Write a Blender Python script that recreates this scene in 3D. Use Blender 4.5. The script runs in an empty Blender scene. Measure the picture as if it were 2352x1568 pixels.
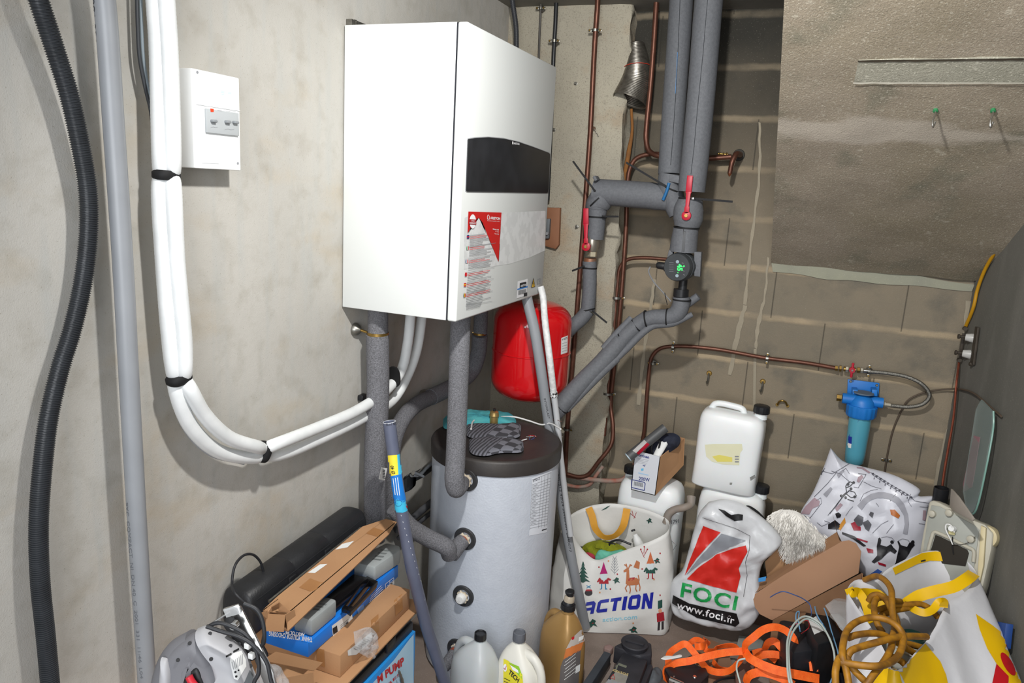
import bpy, bmesh, math, random
from math import sin, cos, pi, radians, sqrt, atan2
from mathutils import Vector, Matrix, noise
from mathutils.bvhtree import BVHTree
V = Vector
random.seed(7)
S = bpy.context.scene
COL = S.collection

# ---------------------------------------------------------------- camera
FPX = 1700.0
CAM = V((1.30, 0.0, 1.75))
yaw, pitch, roll = radians(-21.37), radians(11.98), radians(-3.247)
fw = V((sin(yaw) * cos(pitch), cos(yaw) * cos(pitch), -sin(pitch)))
_r0 = V((cos(yaw), -sin(yaw), 0)); _d0 = fw.cross(_r0)
rt = _r0 * cos(roll) + _d0 * sin(roll)
dn = _d0 * cos(roll) - _r0 * sin(roll)
cd = bpy.data.cameras.new('camera'); cam = bpy.data.objects.new('camera', cd); COL.objects.link(cam)
cd.sensor_width = 36.0; cd.lens = 36.0 * FPX / 2352.0; cd.clip_start = 0.02
cam.matrix_world = Matrix(((rt.x, -dn.x, -fw.x, CAM.x), (rt.y, -dn.y, -fw.y, CAM.y), (rt.z, -dn.z, -fw.z, CAM.z), (0, 0, 0, 1)))
S.camera = cam
# ---------------------------------------------------------------- light and exposure
S.view_settings.view_transform = 'Standard'; S.view_settings.look = 'None'
S.view_settings.gamma = 1.0; S.view_settings.use_curve_mapping = False
S.view_settings.exposure = 0.0
W = bpy.data.worlds.new('world'); S.world = W; W.use_nodes = True
W.node_tree.nodes['Background'].inputs[0].default_value = (0.93, 0.96, 1.0, 1)
W.node_tree.nodes['Background'].inputs[1].default_value = 0.5
def lamp(name, kind, loc, power, size=0.1, col=(1, 1, 1), aim=None):
    l = bpy.data.lights.new(name, kind); l.energy = power; l.color = col
    if kind == 'AREA': l.shape = 'DISK'; l.size = size
    else: l.shadow_soft_size = size
    if kind == 'SPOT': l.spot_size = radians(178); l.spot_blend = 1.0
    o = bpy.data.objects.new(name, l); COL.objects.link(o); o.location = loc
    if aim is not None:
        o.rotation_euler = (V(aim) - V(loc)).to_track_quat('-Z', 'Y').to_euler()
    return o
lamp('work_lamp', 'SPOT', (0.98, 0.98, 2.42), 150, 0.04, (1.0, 0.985, 0.96), aim=(1.15, 3.0, .6))
lamp('fill_light', 'AREA', (1.25, -1.1, 1.8), 56, 1.7, (0.93, 0.96, 1.0), aim=(0.9, 3.0, 0.8))  # unseen soft fill added behind the camera to lift the shadows

# ---------------------------------------------------------------- geometry from the photograph's perspective
def ray(px, py): return rt * ((px - 1176) / FPX) + dn * ((py - 784) / FPX) + fw
YB = 3.20; TB = math.tan(radians(1.787))
BN = V((TB, -1, 0)).normalized()           # back wall normal, facing the room
def G(px, py, x=None, y=None, z=None, b=None, d=None):
    v = ray(px, py)
    if x is not None: return CAM + v * ((x - CAM.x) / v.x)
    if y is not None: return CAM + v * ((y - CAM.y) / v.y)
    if z is not None: return CAM + v * ((z - CAM.z) / v.z)
    if d is not None: return CAM + v * d
    o = V((0, YB, 0)) + BN * b
    return CAM + v * ((o - CAM).dot(BN) / v.dot(BN))
def GP(px, py, o, n):
    v = ray(px, py); return CAM + v * ((o - CAM).dot(n) / v.dot(n))
def dep(p): return (p - CAM).dot(fw)
def pw(w, p): return w * dep(p) / FPX      # width in metres of w pixels at p
def path(pts, ax): return [G(p[0], p[1], **{ax: p[2]}) for p in pts]
def nz(p, s=1.0, o=0.0): return noise.noise(V((p[0] * s + o, p[1] * s + o * .7, p[2] * s - o)))

# ---------------------------------------------------------------- materials
def lin(h):
    h = h.lstrip('#'); c = [int(h[i:i + 2], 16) / 255 for i in (0, 2, 4)]
    return tuple([(x / 12.92 if x <= .04045 else ((x + .055) / 1.055) ** 2.4) for x in c] + [1])
_m = {}
def M(name, hexc, rough=.6, metal=0.0, c2=None, ns=8.0, amt=.5, bump=0.0, bs=60.0, alpha=1.0, trans=0.0, emit=0.0, coat=0.0, sss=0.0, spots=None, ss=200.0, sth=.66, ior=1.45, det=5.0):
    if name in _m: return _m[name]
    m = bpy.data.materials.new(name); m.use_nodes = True; nt = m.node_tree; N = nt.nodes; L = nt.links
    b = N['Principled BSDF']
    b.inputs['Base Color'].default_value = lin(hexc); b.inputs['Roughness'].default_value = rough
    b.inputs['Metallic'].default_value = metal; b.inputs['Alpha'].default_value = alpha
    b.inputs['Transmission Weight'].default_value = trans; b.inputs['IOR'].default_value = ior
    b.inputs['Coat Weight'].default_value = coat
    if sss: b.inputs['Subsurface Weight'].default_value = sss; b.inputs['Subsurface Scale'].default_value = .03
    tc = N.new('ShaderNodeTexCoord'); out = None
    if c2:
        t = N.new('ShaderNodeTexNoise'); t.inputs['Scale'].default_value = ns; t.inputs['Detail'].default_value = det
        L.new(tc.outputs['Object'], t.inputs['Vector'])
        r = N.new('ShaderNodeValToRGB'); r.color_ramp.elements[0].position = .5 - amt / 2 + .0; r.color_ramp.elements[1].position = .5 + amt / 2
        r.color_ramp.elements[0].color = lin(hexc); r.color_ramp.elements[1].color = lin(c2)
        L.new(t.outputs['Fac'], r.inputs['Fac']); out = r.outputs['Color']
    if spots:
        t = N.new('ShaderNodeTexNoise'); t.inputs['Scale'].default_value = ss; t.inputs['Detail'].default_value = 2
        L.new(tc.outputs['Object'], t.inputs['Vector'])
        r = N.new('ShaderNodeValToRGB'); r.color_ramp.elements[0].position = sth - .05; r.color_ramp.elements[1].position = sth + .05
        L.new(t.outputs['Fac'], r.inputs['Fac'])
        x = N.new('ShaderNodeMix'); x.data_type = 'RGBA'; L.new(r.outputs['Color'], x.inputs[0])
        if out: L.new(out, x.inputs[6])
        else: x.inputs[6].default_value = lin(hexc)
        x.inputs[7].default_value = lin(spots); out = x.outputs[2]
    if out: L.new(out, b.inputs['Base Color'])
    if emit:
        b.inputs['Emission Color'].default_value = lin(hexc); b.inputs['Emission Strength'].default_value = emit
    if bump:
        t = N.new('ShaderNodeTexNoise'); t.inputs['Scale'].default_value = bs; t.inputs['Detail'].default_value = 4
        L.new(tc.outputs['Object'], t.inputs['Vector'])
        bp = N.new('ShaderNodeBump'); bp.inputs['Strength'].default_value = bump; bp.inputs['Distance'].default_value = .004
        L.new(t.outputs['Fac'], bp.inputs['Height']); L.new(bp.outputs['Normal'], b.inputs['Normal'])
    _m[name] = m; return m

# ---------------------------------------------------------------- mesh helpers
def put(o, parent):
    COL.objects.link(o)
    if parent is not None:
        o.parent = parent; o.matrix_parent_inverse = Matrix.Translation(-wloc(parent))
def wloc(o):
    return V(o['_w']) if '_w' in o else o.location.copy()
def mk(name, vs, fs, m, parent=None, smooth=True, center=True, mi=None, uv=None, weld=False):
    vs = [V(v) for v in vs]
    if center and vs:
        lo = V([min(v[i] for v in vs) for i in range(3)]); hi = V([max(v[i] for v in vs) for i in range(3)]); c = (lo + hi) / 2
    else: c = V((0, 0, 0))
    me = bpy.data.meshes.new(name); me.from_pydata([v - c for v in vs], [], fs)
    for a in (m if isinstance(m, (list, tuple)) else [m]): me.materials.append(a)
    if mi:
        for p, k in zip(me.polygons, mi): p.material_index = k
    if weld:
        bm = bmesh.new(); bm.from_mesh(me); bmesh.ops.remove_doubles(bm, verts=bm.verts, dist=1e-5); bmesh.ops.recalc_face_normals(bm, faces=bm.faces); bm.to_mesh(me); bm.free()
    if smooth:
        for p in me.polygons: p.use_smooth = True
        try: me.set_sharp_from_angle(angle=radians(42))
        except Exception: pass
    me.update()
    o = bpy.data.objects.new(name, me); o.location = c; o['_w'] = tuple(c); put(o, parent); return o
def thing(name, label, cat, loc, group=None):
    o = bpy.data.objects.new(name, None); COL.objects.link(o); o.location = loc; o['_w'] = tuple(loc)
    o.empty_display_size = .05
    return tag(o, label, cat, group)
def tag(o, label, cat, group=None, kind=None):
    o['label'] = label; o['category'] = cat
    if group: o['group'] = group
    if kind: o['kind'] = kind
    return o
def struct(o): o['kind'] = 'structure'; return o
def frame(t, up=V((0, 0, 1))):
    t = t.normalized(); a = t.cross(up)
    if a.length < 1e-3: a = t.cross(V((1, 0, 0)))
    a.normalize(); return a, t.cross(a).normalized()
def spline(pts, n=8):
    if len(pts) < 3 or n < 2:
        return [V(p) for p in pts]
    P = [V(p) for p in pts]; P = [P[0] * 2 - P[1]] + P + [P[-1] * 2 - P[-2]]; out = []
    for i in range(1, len(P) - 2):
        a, b, c, d = P[i - 1:i + 3]
        t0 = 0; t1 = t0 + max(1e-6, (b - a).length) ** .5; t2 = t1 + max(1e-6, (c - b).length) ** .5; t3 = t2 + max(1e-6, (d - c).length) ** .5
        for k in range(n):
            t = t1 + (t2 - t1) * k / n
            A1 = a * ((t1 - t) / (t1 - t0)) + b * ((t - t0) / (t1 - t0)); A2 = b * ((t2 - t) / (t2 - t1)) + c * ((t - t1) / (t2 - t1)); A3 = c * ((t3 - t) / (t3 - t2)) + d * ((t - t2) / (t3 - t2))
            B1 = A1 * ((t2 - t) / (t2 - t0)) + A2 * ((t - t0) / (t2 - t0)); B2 = A2 * ((t3 - t) / (t3 - t1)) + A3 * ((t - t1) / (t3 - t1))
            out.append(B1 * ((t2 - t) / (t2 - t1)) + B2 * ((t - t1) / (t2 - t1)))
    out.append(P[-2]); return out
def resample(pts, step):
    out = [pts[0]]; acc = 0; L = sum((pts[i + 1] - pts[i]).length for i in range(len(pts) - 1)); n = max(2, int(L / step)); step = L / n; tgt = step
    for i in range(len(pts) - 1):
        a, b = pts[i], pts[i + 1]; l = (b - a).length
        while acc + l >= tgt - 1e-9 and len(out) < n:
            out.append(a.lerp(b, (tgt - acc) / l)); tgt += step
        acc += l
    out.append(pts[-1]); return out
def tubegeo(pts, r, seg=14, cap=True, rf=None, inner=0, flat=None):
    n = len(pts); vs = []; fs = []; a = None
    for i, p in enumerate(pts):
        t = (pts[min(i + 1, n - 1)] - pts[max(i - 1, 0)]).normalized()
        if a is None: a, b = frame(t)
        else:
            a = (a - t * a.dot(t)).normalized(); b = t.cross(a).normalized()
        rr = r[min(len(r) - 1, int(round(i / (n - 1) * (len(r) - 1))))] if isinstance(r, (list, tuple)) else r
        if isinstance(r, (list, tuple)):
            f = i / (n - 1) * (len(r) - 1); k = min(int(f), len(r) - 2); rr = r[k] + (r[k + 1] - r[k]) * (f - k)
        if rf: rr = rf(i, n, rr)
        for j in range(seg):
            w = 2 * pi * j / seg; fl = flat or 1.0
            vs.append(p + a * (cos(w) * rr) + b * (sin(w) * rr * fl))
    for i in range(n - 1):
        for j in range(seg):
            k = (j + 1) % seg; fs.append((i * seg + j, i * seg + k, (i + 1) * seg + k, (i + 1) * seg + j))
    if cap and not inner: fs.append(tuple(range(seg))[::-1]); fs.append(tuple((n - 1) * seg + j for j in range(seg)))
    return vs, fs
def tube(name, pts, r, m, parent=None, n=8, seg=14, rf=None, step=None, flat=None, cap=True):
    P = spline(pts, n)
    if step: P = resample(P, step)
    vs, fs = tubegeo(P, r, seg, cap, rf, flat=flat); return mk(name, vs, fs, m, parent)
def corr(name, pts, r, pitch, amp, m, parent=None, n=10, seg=14):
    P = resample(spline(pts, n), pitch / 4)
    return tube(name, P, r, m, parent, n=1, seg=seg, rf=lambda i, n_, rr: rr + amp * (0, 1, 1, 0)[i % 4] - amp * .5)
def lathe(name, a, ax, prof, m, parent=None, seg=32, cap=True, mi=None, star=0, samp=0):
    ax = V(ax).normalized(); u, w = frame(ax); vs = []; fs = []; mm = []
    for (t, r) in prof:
        for j in range(seg):
            q = 2 * pi * j / seg; rr = r * (1 + samp * (1 if (j * star // seg) % 2 else 0)) if star else r
            vs.append(V(a) + ax * t + u * cos(q) * rr + w * sin(q) * rr)
    for i in range(len(prof) - 1):
        for j in range(seg):
            k = (j + 1) % seg; fs.append((i * seg + j, i * seg + k, (i + 1) * seg + k, (i + 1) * seg + j)); mm.append(mi[i] if mi else 0)
    if cap:
        fs.append(tuple(range(seg))[::-1]); fs.append(tuple((len(prof) - 1) * seg + j for j in range(seg))); mm += [mi[0] if mi else 0, mi[-1] if mi else 0]
    return mk(name, vs, fs, m, parent, mi=mm)
def bmput(name, bm, m, parent=None, bevel=0, bseg=2, smooth=True):
    bmesh.ops.remove_doubles(bm, verts=bm.verts, dist=1e-6)
    bmesh.ops.recalc_face_normals(bm, faces=bm.faces)
    if bevel: bmesh.ops.bevel(bm, geom=[e for e in bm.edges if e.is_manifold and e.calc_face_angle(0) > .5], offset=bevel, segments=bseg, affect='EDGES', profile=.5, clamp_overlap=True)
    vs = [v.co.copy() for v in bm.verts]; bm.verts.index_update(); fs = [tuple(v.index for v in f.verts) for f in bm.faces]; bm.free()
    return mk(name, vs, fs, m, parent, smooth)
def prism(name, pts, vec, m, parent=None, bevel=0, bseg=2):
    bm = bmesh.new(); vec = V(vec); A = [bm.verts.new(p) for p in pts]; B = [bm.verts.new(V(p) + vec) for p in pts]; n = len(pts)
    bm.faces.new(A); bm.faces.new(B[::-1])
    for i in range(n): bm.faces.new((A[i], B[i], B[(i + 1) % n], A[(i + 1) % n]))
    return bmput(name, bm, m, parent, bevel, bseg)
def box(name, o, ux, uy, uz, m, parent=None, bevel=0, bseg=2):
    o, ux, uy, uz = V(o), V(ux), V(uy), V(uz)
    return prism(name, [o, o + ux, o + ux + uy, o + uy], uz, m, parent, bevel, bseg)
def cbox(name, c, s, m, parent=None, bevel=0, R=None):
    R = R or Matrix.Identity(3); ux = R @ V((s[0], 0, 0)); uy = R @ V((0, s[1], 0)); uz = R @ V((0, 0, s[2])); c = V(c)
    return box(name, c - (ux + uy + uz) / 2, ux, uy, uz, m, parent, bevel)
def loft(name, secs, m, parent=None, seg=28, cap=True, wr=0):
    # secs: (centre, ux, uy, half width, half depth, exponent)
    vs = []; fs = []
    for (c, ux, uy, a, b, e) in secs:
        for j in range(seg):
            q = 2 * pi * j / seg; cc, ss = cos(q), sin(q)
            p = V(c) + V(ux) * (a * math.copysign(abs(cc) ** (2 / e), cc)) + V(uy) * (b * math.copysign(abs(ss) ** (2 / e), ss))
            if wr: p += V(ux) * nz(p, 25) * wr + V(uy) * nz(p, 25, 5) * wr
            vs.append(p)
    n = len(secs)
    for i in range(n - 1):
        for j in range(seg):
            k = (j + 1) % seg; fs.append((i * seg + j, i * seg + k, (i + 1) * seg + k, (i + 1) * seg + j))
    if cap: fs.append(tuple(range(seg))[::-1]); fs.append(tuple((n - 1) * seg + j for j in range(seg)))
    return mk(name, vs, fs, m, parent)
def grid(name, f, nu, nv, m, parent=None, thick=0, mi=None):
    vs = [V(f(i / nu, j / nv)) for j in range(nv + 1) for i in range(nu + 1)]; w = nu + 1
    fs = [(j * w + i, j * w + i + 1, (j + 1) * w + i + 1, (j + 1) * w + i) for j in range(nv) for i in range(nu)]
    o = mk(name, vs, fs, m, parent)
    if thick:
        s = o.modifiers.new('thick', 'SOLIDIFY'); s.thickness = thick; s.offset = 0
    return o
def pillow(name, pts, T, m, parent=None, back=None, c=None, wr=.004, ws=14, rings=16, per=8, k=2.6, sharp=False, seed=0., cv=None, mats=None, mf=None):
    # closed inflated shape on an outline (3-D points near one plane); front bulges towards the room
    P = [V(p) for p in pts]; c = V(c) if c is not None else sum(P, V()) / len(P)
    n = V((0, 0, 0))
    for i in range(len(P)): n += (P[i] - c).cross(P[(i + 1) % len(P)] - c)
    n.normalize()
    if n.dot(CAM - c) < 0: n = -n
    if sharp:
        B = []
        for i in range(len(P)):
            for q in range(per): B.append(P[i].lerp(P[(i + 1) % len(P)], q / per))
    else: B = spline(P + [P[0]], per)[:-1]
    back = T * .5 if back is None else back; N = len(B); vs = []; fs = []
    def wrk(p): return (nz(p, ws, seed) + .6 * nz(p, ws * 2.1, seed + 3) + .35 * (1 - abs(nz(p, ws * .8, seed + 9)) * 4)) * wr
    for side, h in ((1, T), (-1, back)):
        for r in range(rings + (1 if side == 1 else 0)):
            s = 1 - (r / rings) ** 1.4 if side == 1 else 1 - (rings - r - 0.) / rings
            if side == -1: s = (r) / rings
            if side == -1 and r == 0: s = .03
            if side == 1 and r == rings: s = .03
            for b in B:
                p = c + (b - c) * s; z = (max(0, 1 - s ** k)) ** .5
                q = p + n * (side * (h * z + wrk(p) * min(1, z * 1.5)))
                vs.append(q)
    R1 = rings + 1
    for r in range(R1 - 1 + rings):
        for j in range(N):
            kx = (j + 1) % N
            a, b2 = r * N, (r + 1) * N
            fs.append((a + j, b2 + j, b2 + kx, a + kx))
    # order: front rings 0..rings from rim to centre, then back centre..rim
    fs = []
    for r in range(rings):
        for j in range(N):
            kx = (j + 1) % N; fs.append((r * N + j, (r + 1) * N + j, (r + 1) * N + kx, r * N + kx))
    fs.append(tuple(rings * N + j for j in range(N)))
    o = R1 * N
    fs.append(tuple(o + j for j in range(N))[::-1])
    for r in range(rings - 1):
        for j in range(N):
            kx = (j + 1) % N; fs.append((o + r * N + j, o + (r + 1) * N + j, o + (r + 1) * N + kx, o + r * N + kx))
    l = o + (rings - 1) * N
    for j in range(N):
        kx = (j + 1) % N; fs.append((l + j, 0 * N + j, 0 * N + kx, l + kx))
    return mk(name, vs, fs, m, parent)

# ---------------------------------------------------------------- prints and writing laid onto real surfaces
class Onto:
    def __init__(s, objs, eps=.0012):
        vs = []; fs = []
        for o in (objs if isinstance(objs, (list, tuple)) else [objs]):
            k = len(vs); c = wloc(o); vs += [v.co + c for v in o.data.vertices]; fs += [tuple(i + k for i in p.vertices) for p in o.data.polygons]
        s.t = BVHTree.FromPolygons(vs, fs); s.eps = eps; s.last = None; s.d = 2.5
    def __call__(s, px, py):
        v = ray(px, py).normalized(); h, n, i, d = s.t.ray_cast(CAM, v)
        if h is None:
            h, n, i, d = s.t.find_nearest(CAM + v * s.d)
            return h + (CAM - h).normalized() * s.eps
        s.d = (h - CAM).dot(v)
        if n.dot(v) > 0: n = -n
        return h + n * s.eps * .5 + (CAM - h).normalized() * s.eps * .5
def onplane(o, n, eps=.0008):
    o = V(o); n = V(n).normalized()
    if n.dot(CAM - o) < 0: n = -n
    return lambda px, py: GP(px, py, o + n * eps, n)
def dice(bm, step):
    # cut a flat outline along a regular grid so that it can follow a curved surface
    for ax in (0, 1):
        c = [v.co[ax] for v in bm.verts]
        if not c: return
        lo, hi = min(c), max(c); n = int((hi - lo) / step)
        for k in range(1, n + 1):
            co = [0, 0, 0]; no = [0, 0, 0]; co[ax] = lo + (hi - lo) * k / (n + 1); no[ax] = 1
            bmesh.ops.bisect_plane(bm, geom=bm.verts[:] + bm.edges[:] + bm.faces[:], dist=1e-5, plane_co=co, plane_no=no)
    bmesh.ops.triangulate(bm, faces=[f for f in bm.faces if len(f.verts) > 3])
def prints(name, polys, mapf, parent, maxl=14):
    # polys: list of (material, [(px,py),...]) -> one mesh of thin printed areas
    mats = []; vs = []; fs = []; mi = []
    for m, P in polys:
        if m not in mats: mats.append(m)
        bm = bmesh.new()
        try: bm.faces.new([bm.verts.new((p[0], p[1], 0)) for p in P])
        except Exception: bm.free(); continue
        bmesh.ops.triangulate(bm, faces=bm.faces)
        if isinstance(mapf, Onto): dice(bm, maxl * .7)
        k = len(vs); bm.verts.index_update()
        vs += [mapf(v.co.x, v.co.y) for v in bm.verts]; fs += [tuple(v.index + k for v in f.verts) for f in bm.faces]; mi += [mats.index(m)] * len(bm.faces); bm.free()
    if not vs: return None
    if name in ('tape', 'vents', 'marks', 'blue_marks', 'leaf_print', 'yellow_panel', 'scuffs') and len(polys) > 1:
        return [prints(name, [q_], mapf, parent, maxl) for q_ in polys][0]
    return mk(name, vs, fs, mats, parent, mi=mi, smooth=isinstance(mapf, Onto))
def glyphs(s, bold=0.0, sp=1.0):
    cu = bpy.data.curves.new('t', 'FONT'); cu.body = s; cu.size = 1; cu.offset = bold; cu.space_character = sp; cu.resolution_u = 3
    o = bpy.data.objects.new('t', cu); COL.objects.link(o); dg = bpy.context.evaluated_depsgraph_get()
    me = bpy.data.meshes.new_from_object(o.evaluated_get(dg)); bpy.data.objects.remove(o); bpy.data.curves.remove(cu); return me
def text(name, s, a, b, up, mapf, m, parent, bold=0.0, maxl=10, sp=1.0):
    # a, b: photo positions of the two ends of the baseline, up: of the top of the first letter
    me = glyphs(s, bold, sp); a = V((a[0], a[1])); b = V((b[0], b[1])); u = V((up[0], up[1])) - a
    xs = [v.co.x for v in me.vertices]; ys = [v.co.y for v in me.vertices]
    if not xs: return None
    x0, x1 = min(xs), max(xs); h = .73
    bm = bmesh.new(); bm.from_mesh(me); bpy.data.meshes.remove(me)
    for v in bm.verts:
        q = a + (b - a) * ((v.co.x - x0) / (x1 - x0)) + u * (v.co.y / h); v.co = (q.x, q.y, 0)
    bmesh.ops.triangulate(bm, faces=bm.faces)
    if isinstance(mapf, Onto): dice(bm, maxl)
    bm.verts.index_update()
    vs = [mapf(v.co.x, v.co.y) for v in bm.verts]; fs = [tuple(v.index for v in f.verts) for f in bm.faces]; bm.free()
    return mk(name, vs, fs, m, parent, smooth=False)
def circ(cx, cy, rx, ry=None, n=16, rot=0):
    ry = ry or rx; return [(cx + rx * cos(2 * pi * k / n) * cos(rot) - ry * sin(2 * pi * k / n) * sin(rot), cy + rx * cos(2 * pi * k / n) * sin(rot) + ry * sin(2 * pi * k / n) * cos(rot)) for k in range(n)]
def line(pts, w):
    out = []
    for i in range(len(pts) - 1):
        a, b = V((*pts[i], 0)), V((*pts[i + 1], 0)); d = (b - a).normalized() * .5; n = V((-d.y, d.x, 0)) * w
        out.append([(a + n).to_2d()[:], (b + n).to_2d()[:], (b - n).to_2d()[:], (a - n).to_2d()[:]])
    return out
def dup(root, loc, label=None):
    r = root.copy(); COL.objects.link(r); d = V(loc) - wloc(root); r.location = V(loc); r['_w'] = tuple(loc)
    if label: r['label'] = label
    for ch in list(root.children):
        c = ch.copy(); COL.objects.link(c); c.parent = r; c.matrix_parent_inverse = ch.matrix_parent_inverse.copy(); c['_w'] = tuple(wloc(ch) + d)
        for g in list(ch.children):
            e = g.copy(); COL.objects.link(e); e.parent = c; e.matrix_parent_inverse = g.matrix_parent_inverse.copy()
    return r

# ---------------------------------------------------------------- shared materials
WHITE = M('white_enamel', '#d2d5d3', .35); BLACK = M('black_plastic', '#17181a', .4, c2='#222326', ns=20)
COPPER = M('old_copper', '#56372c', .45, .6, c2='#6e4839', ns=30, bump=.1); STEEL = M('zinc_steel', '#9b9a94', .35, .9, c2='#77746c', ns=60)
BRASS = M('brass', '#b08d4e', .33, .9, c2='#8c7440', ns=50); RED = M('valve_red', '#a8122a', .45); CHROME = M('bright_steel', '#c4c4c2', .22, 1.0)
FOAM = M('grey_foam', '#55575b', .7, c2='#626468', ns=120, amt=.5, bump=.25, bs=400)
FOAMR = M('rough_grey_foam', '#58585b', .95, c2='#79797e', ns=260, amt=.35, bump=.8, bs=330)
PVC = M('grey_pvc', '#8f9296', .38, c2='#84878b', ns=10); PRINT = M('black_print', '#222226', .6); PAPER = M('paper_white', '#dfe0de', .6)
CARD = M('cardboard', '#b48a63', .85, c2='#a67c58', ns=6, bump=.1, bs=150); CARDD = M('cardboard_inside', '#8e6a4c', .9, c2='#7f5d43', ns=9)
TAPE = M('brown_tape', '#a6774a', .3, c2='#9b6c42', ns=12); FILM = M('clear_film', '#dfe3e6', .12, alpha=.32, bump=.6, bs=60)
TIE = M('tie_black', '#0c0c0e', .75); GREYP = M('grey_print', '#8a8c90', .7); HDPE = M('milky_plastic', '#eef0f0', .38, c2='#e6e9e9', ns=6, sss=.15)
REDP = M('red_print', '#b01a20', .5)
def tie(name, c, ax, r, parent, w=.006, tail=None, m=None):
    ax = V(ax).normalized(); o = lathe(name, V(c) - ax * w / 2, ax, [(0, r * .9), (0, r + .0015), (w, r + .0015), (w, r * .9)], m or TIE, parent, seg=24, cap=False)
    if tail:
        a = V(tail[0]); b = V(tail[1]); d = (b - a).normalized(); s = d.cross((CAM - a).normalized()).normalized() * .0038; t = d.cross(s).normalized() * .0009
        box('tie_tail', a - s - t, b - a, s * 2, t * 2, m or TIE, o)
        cbox('tie_head', a, (.008, .007, .008), m or TIE, o, .001)
    return o

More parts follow.
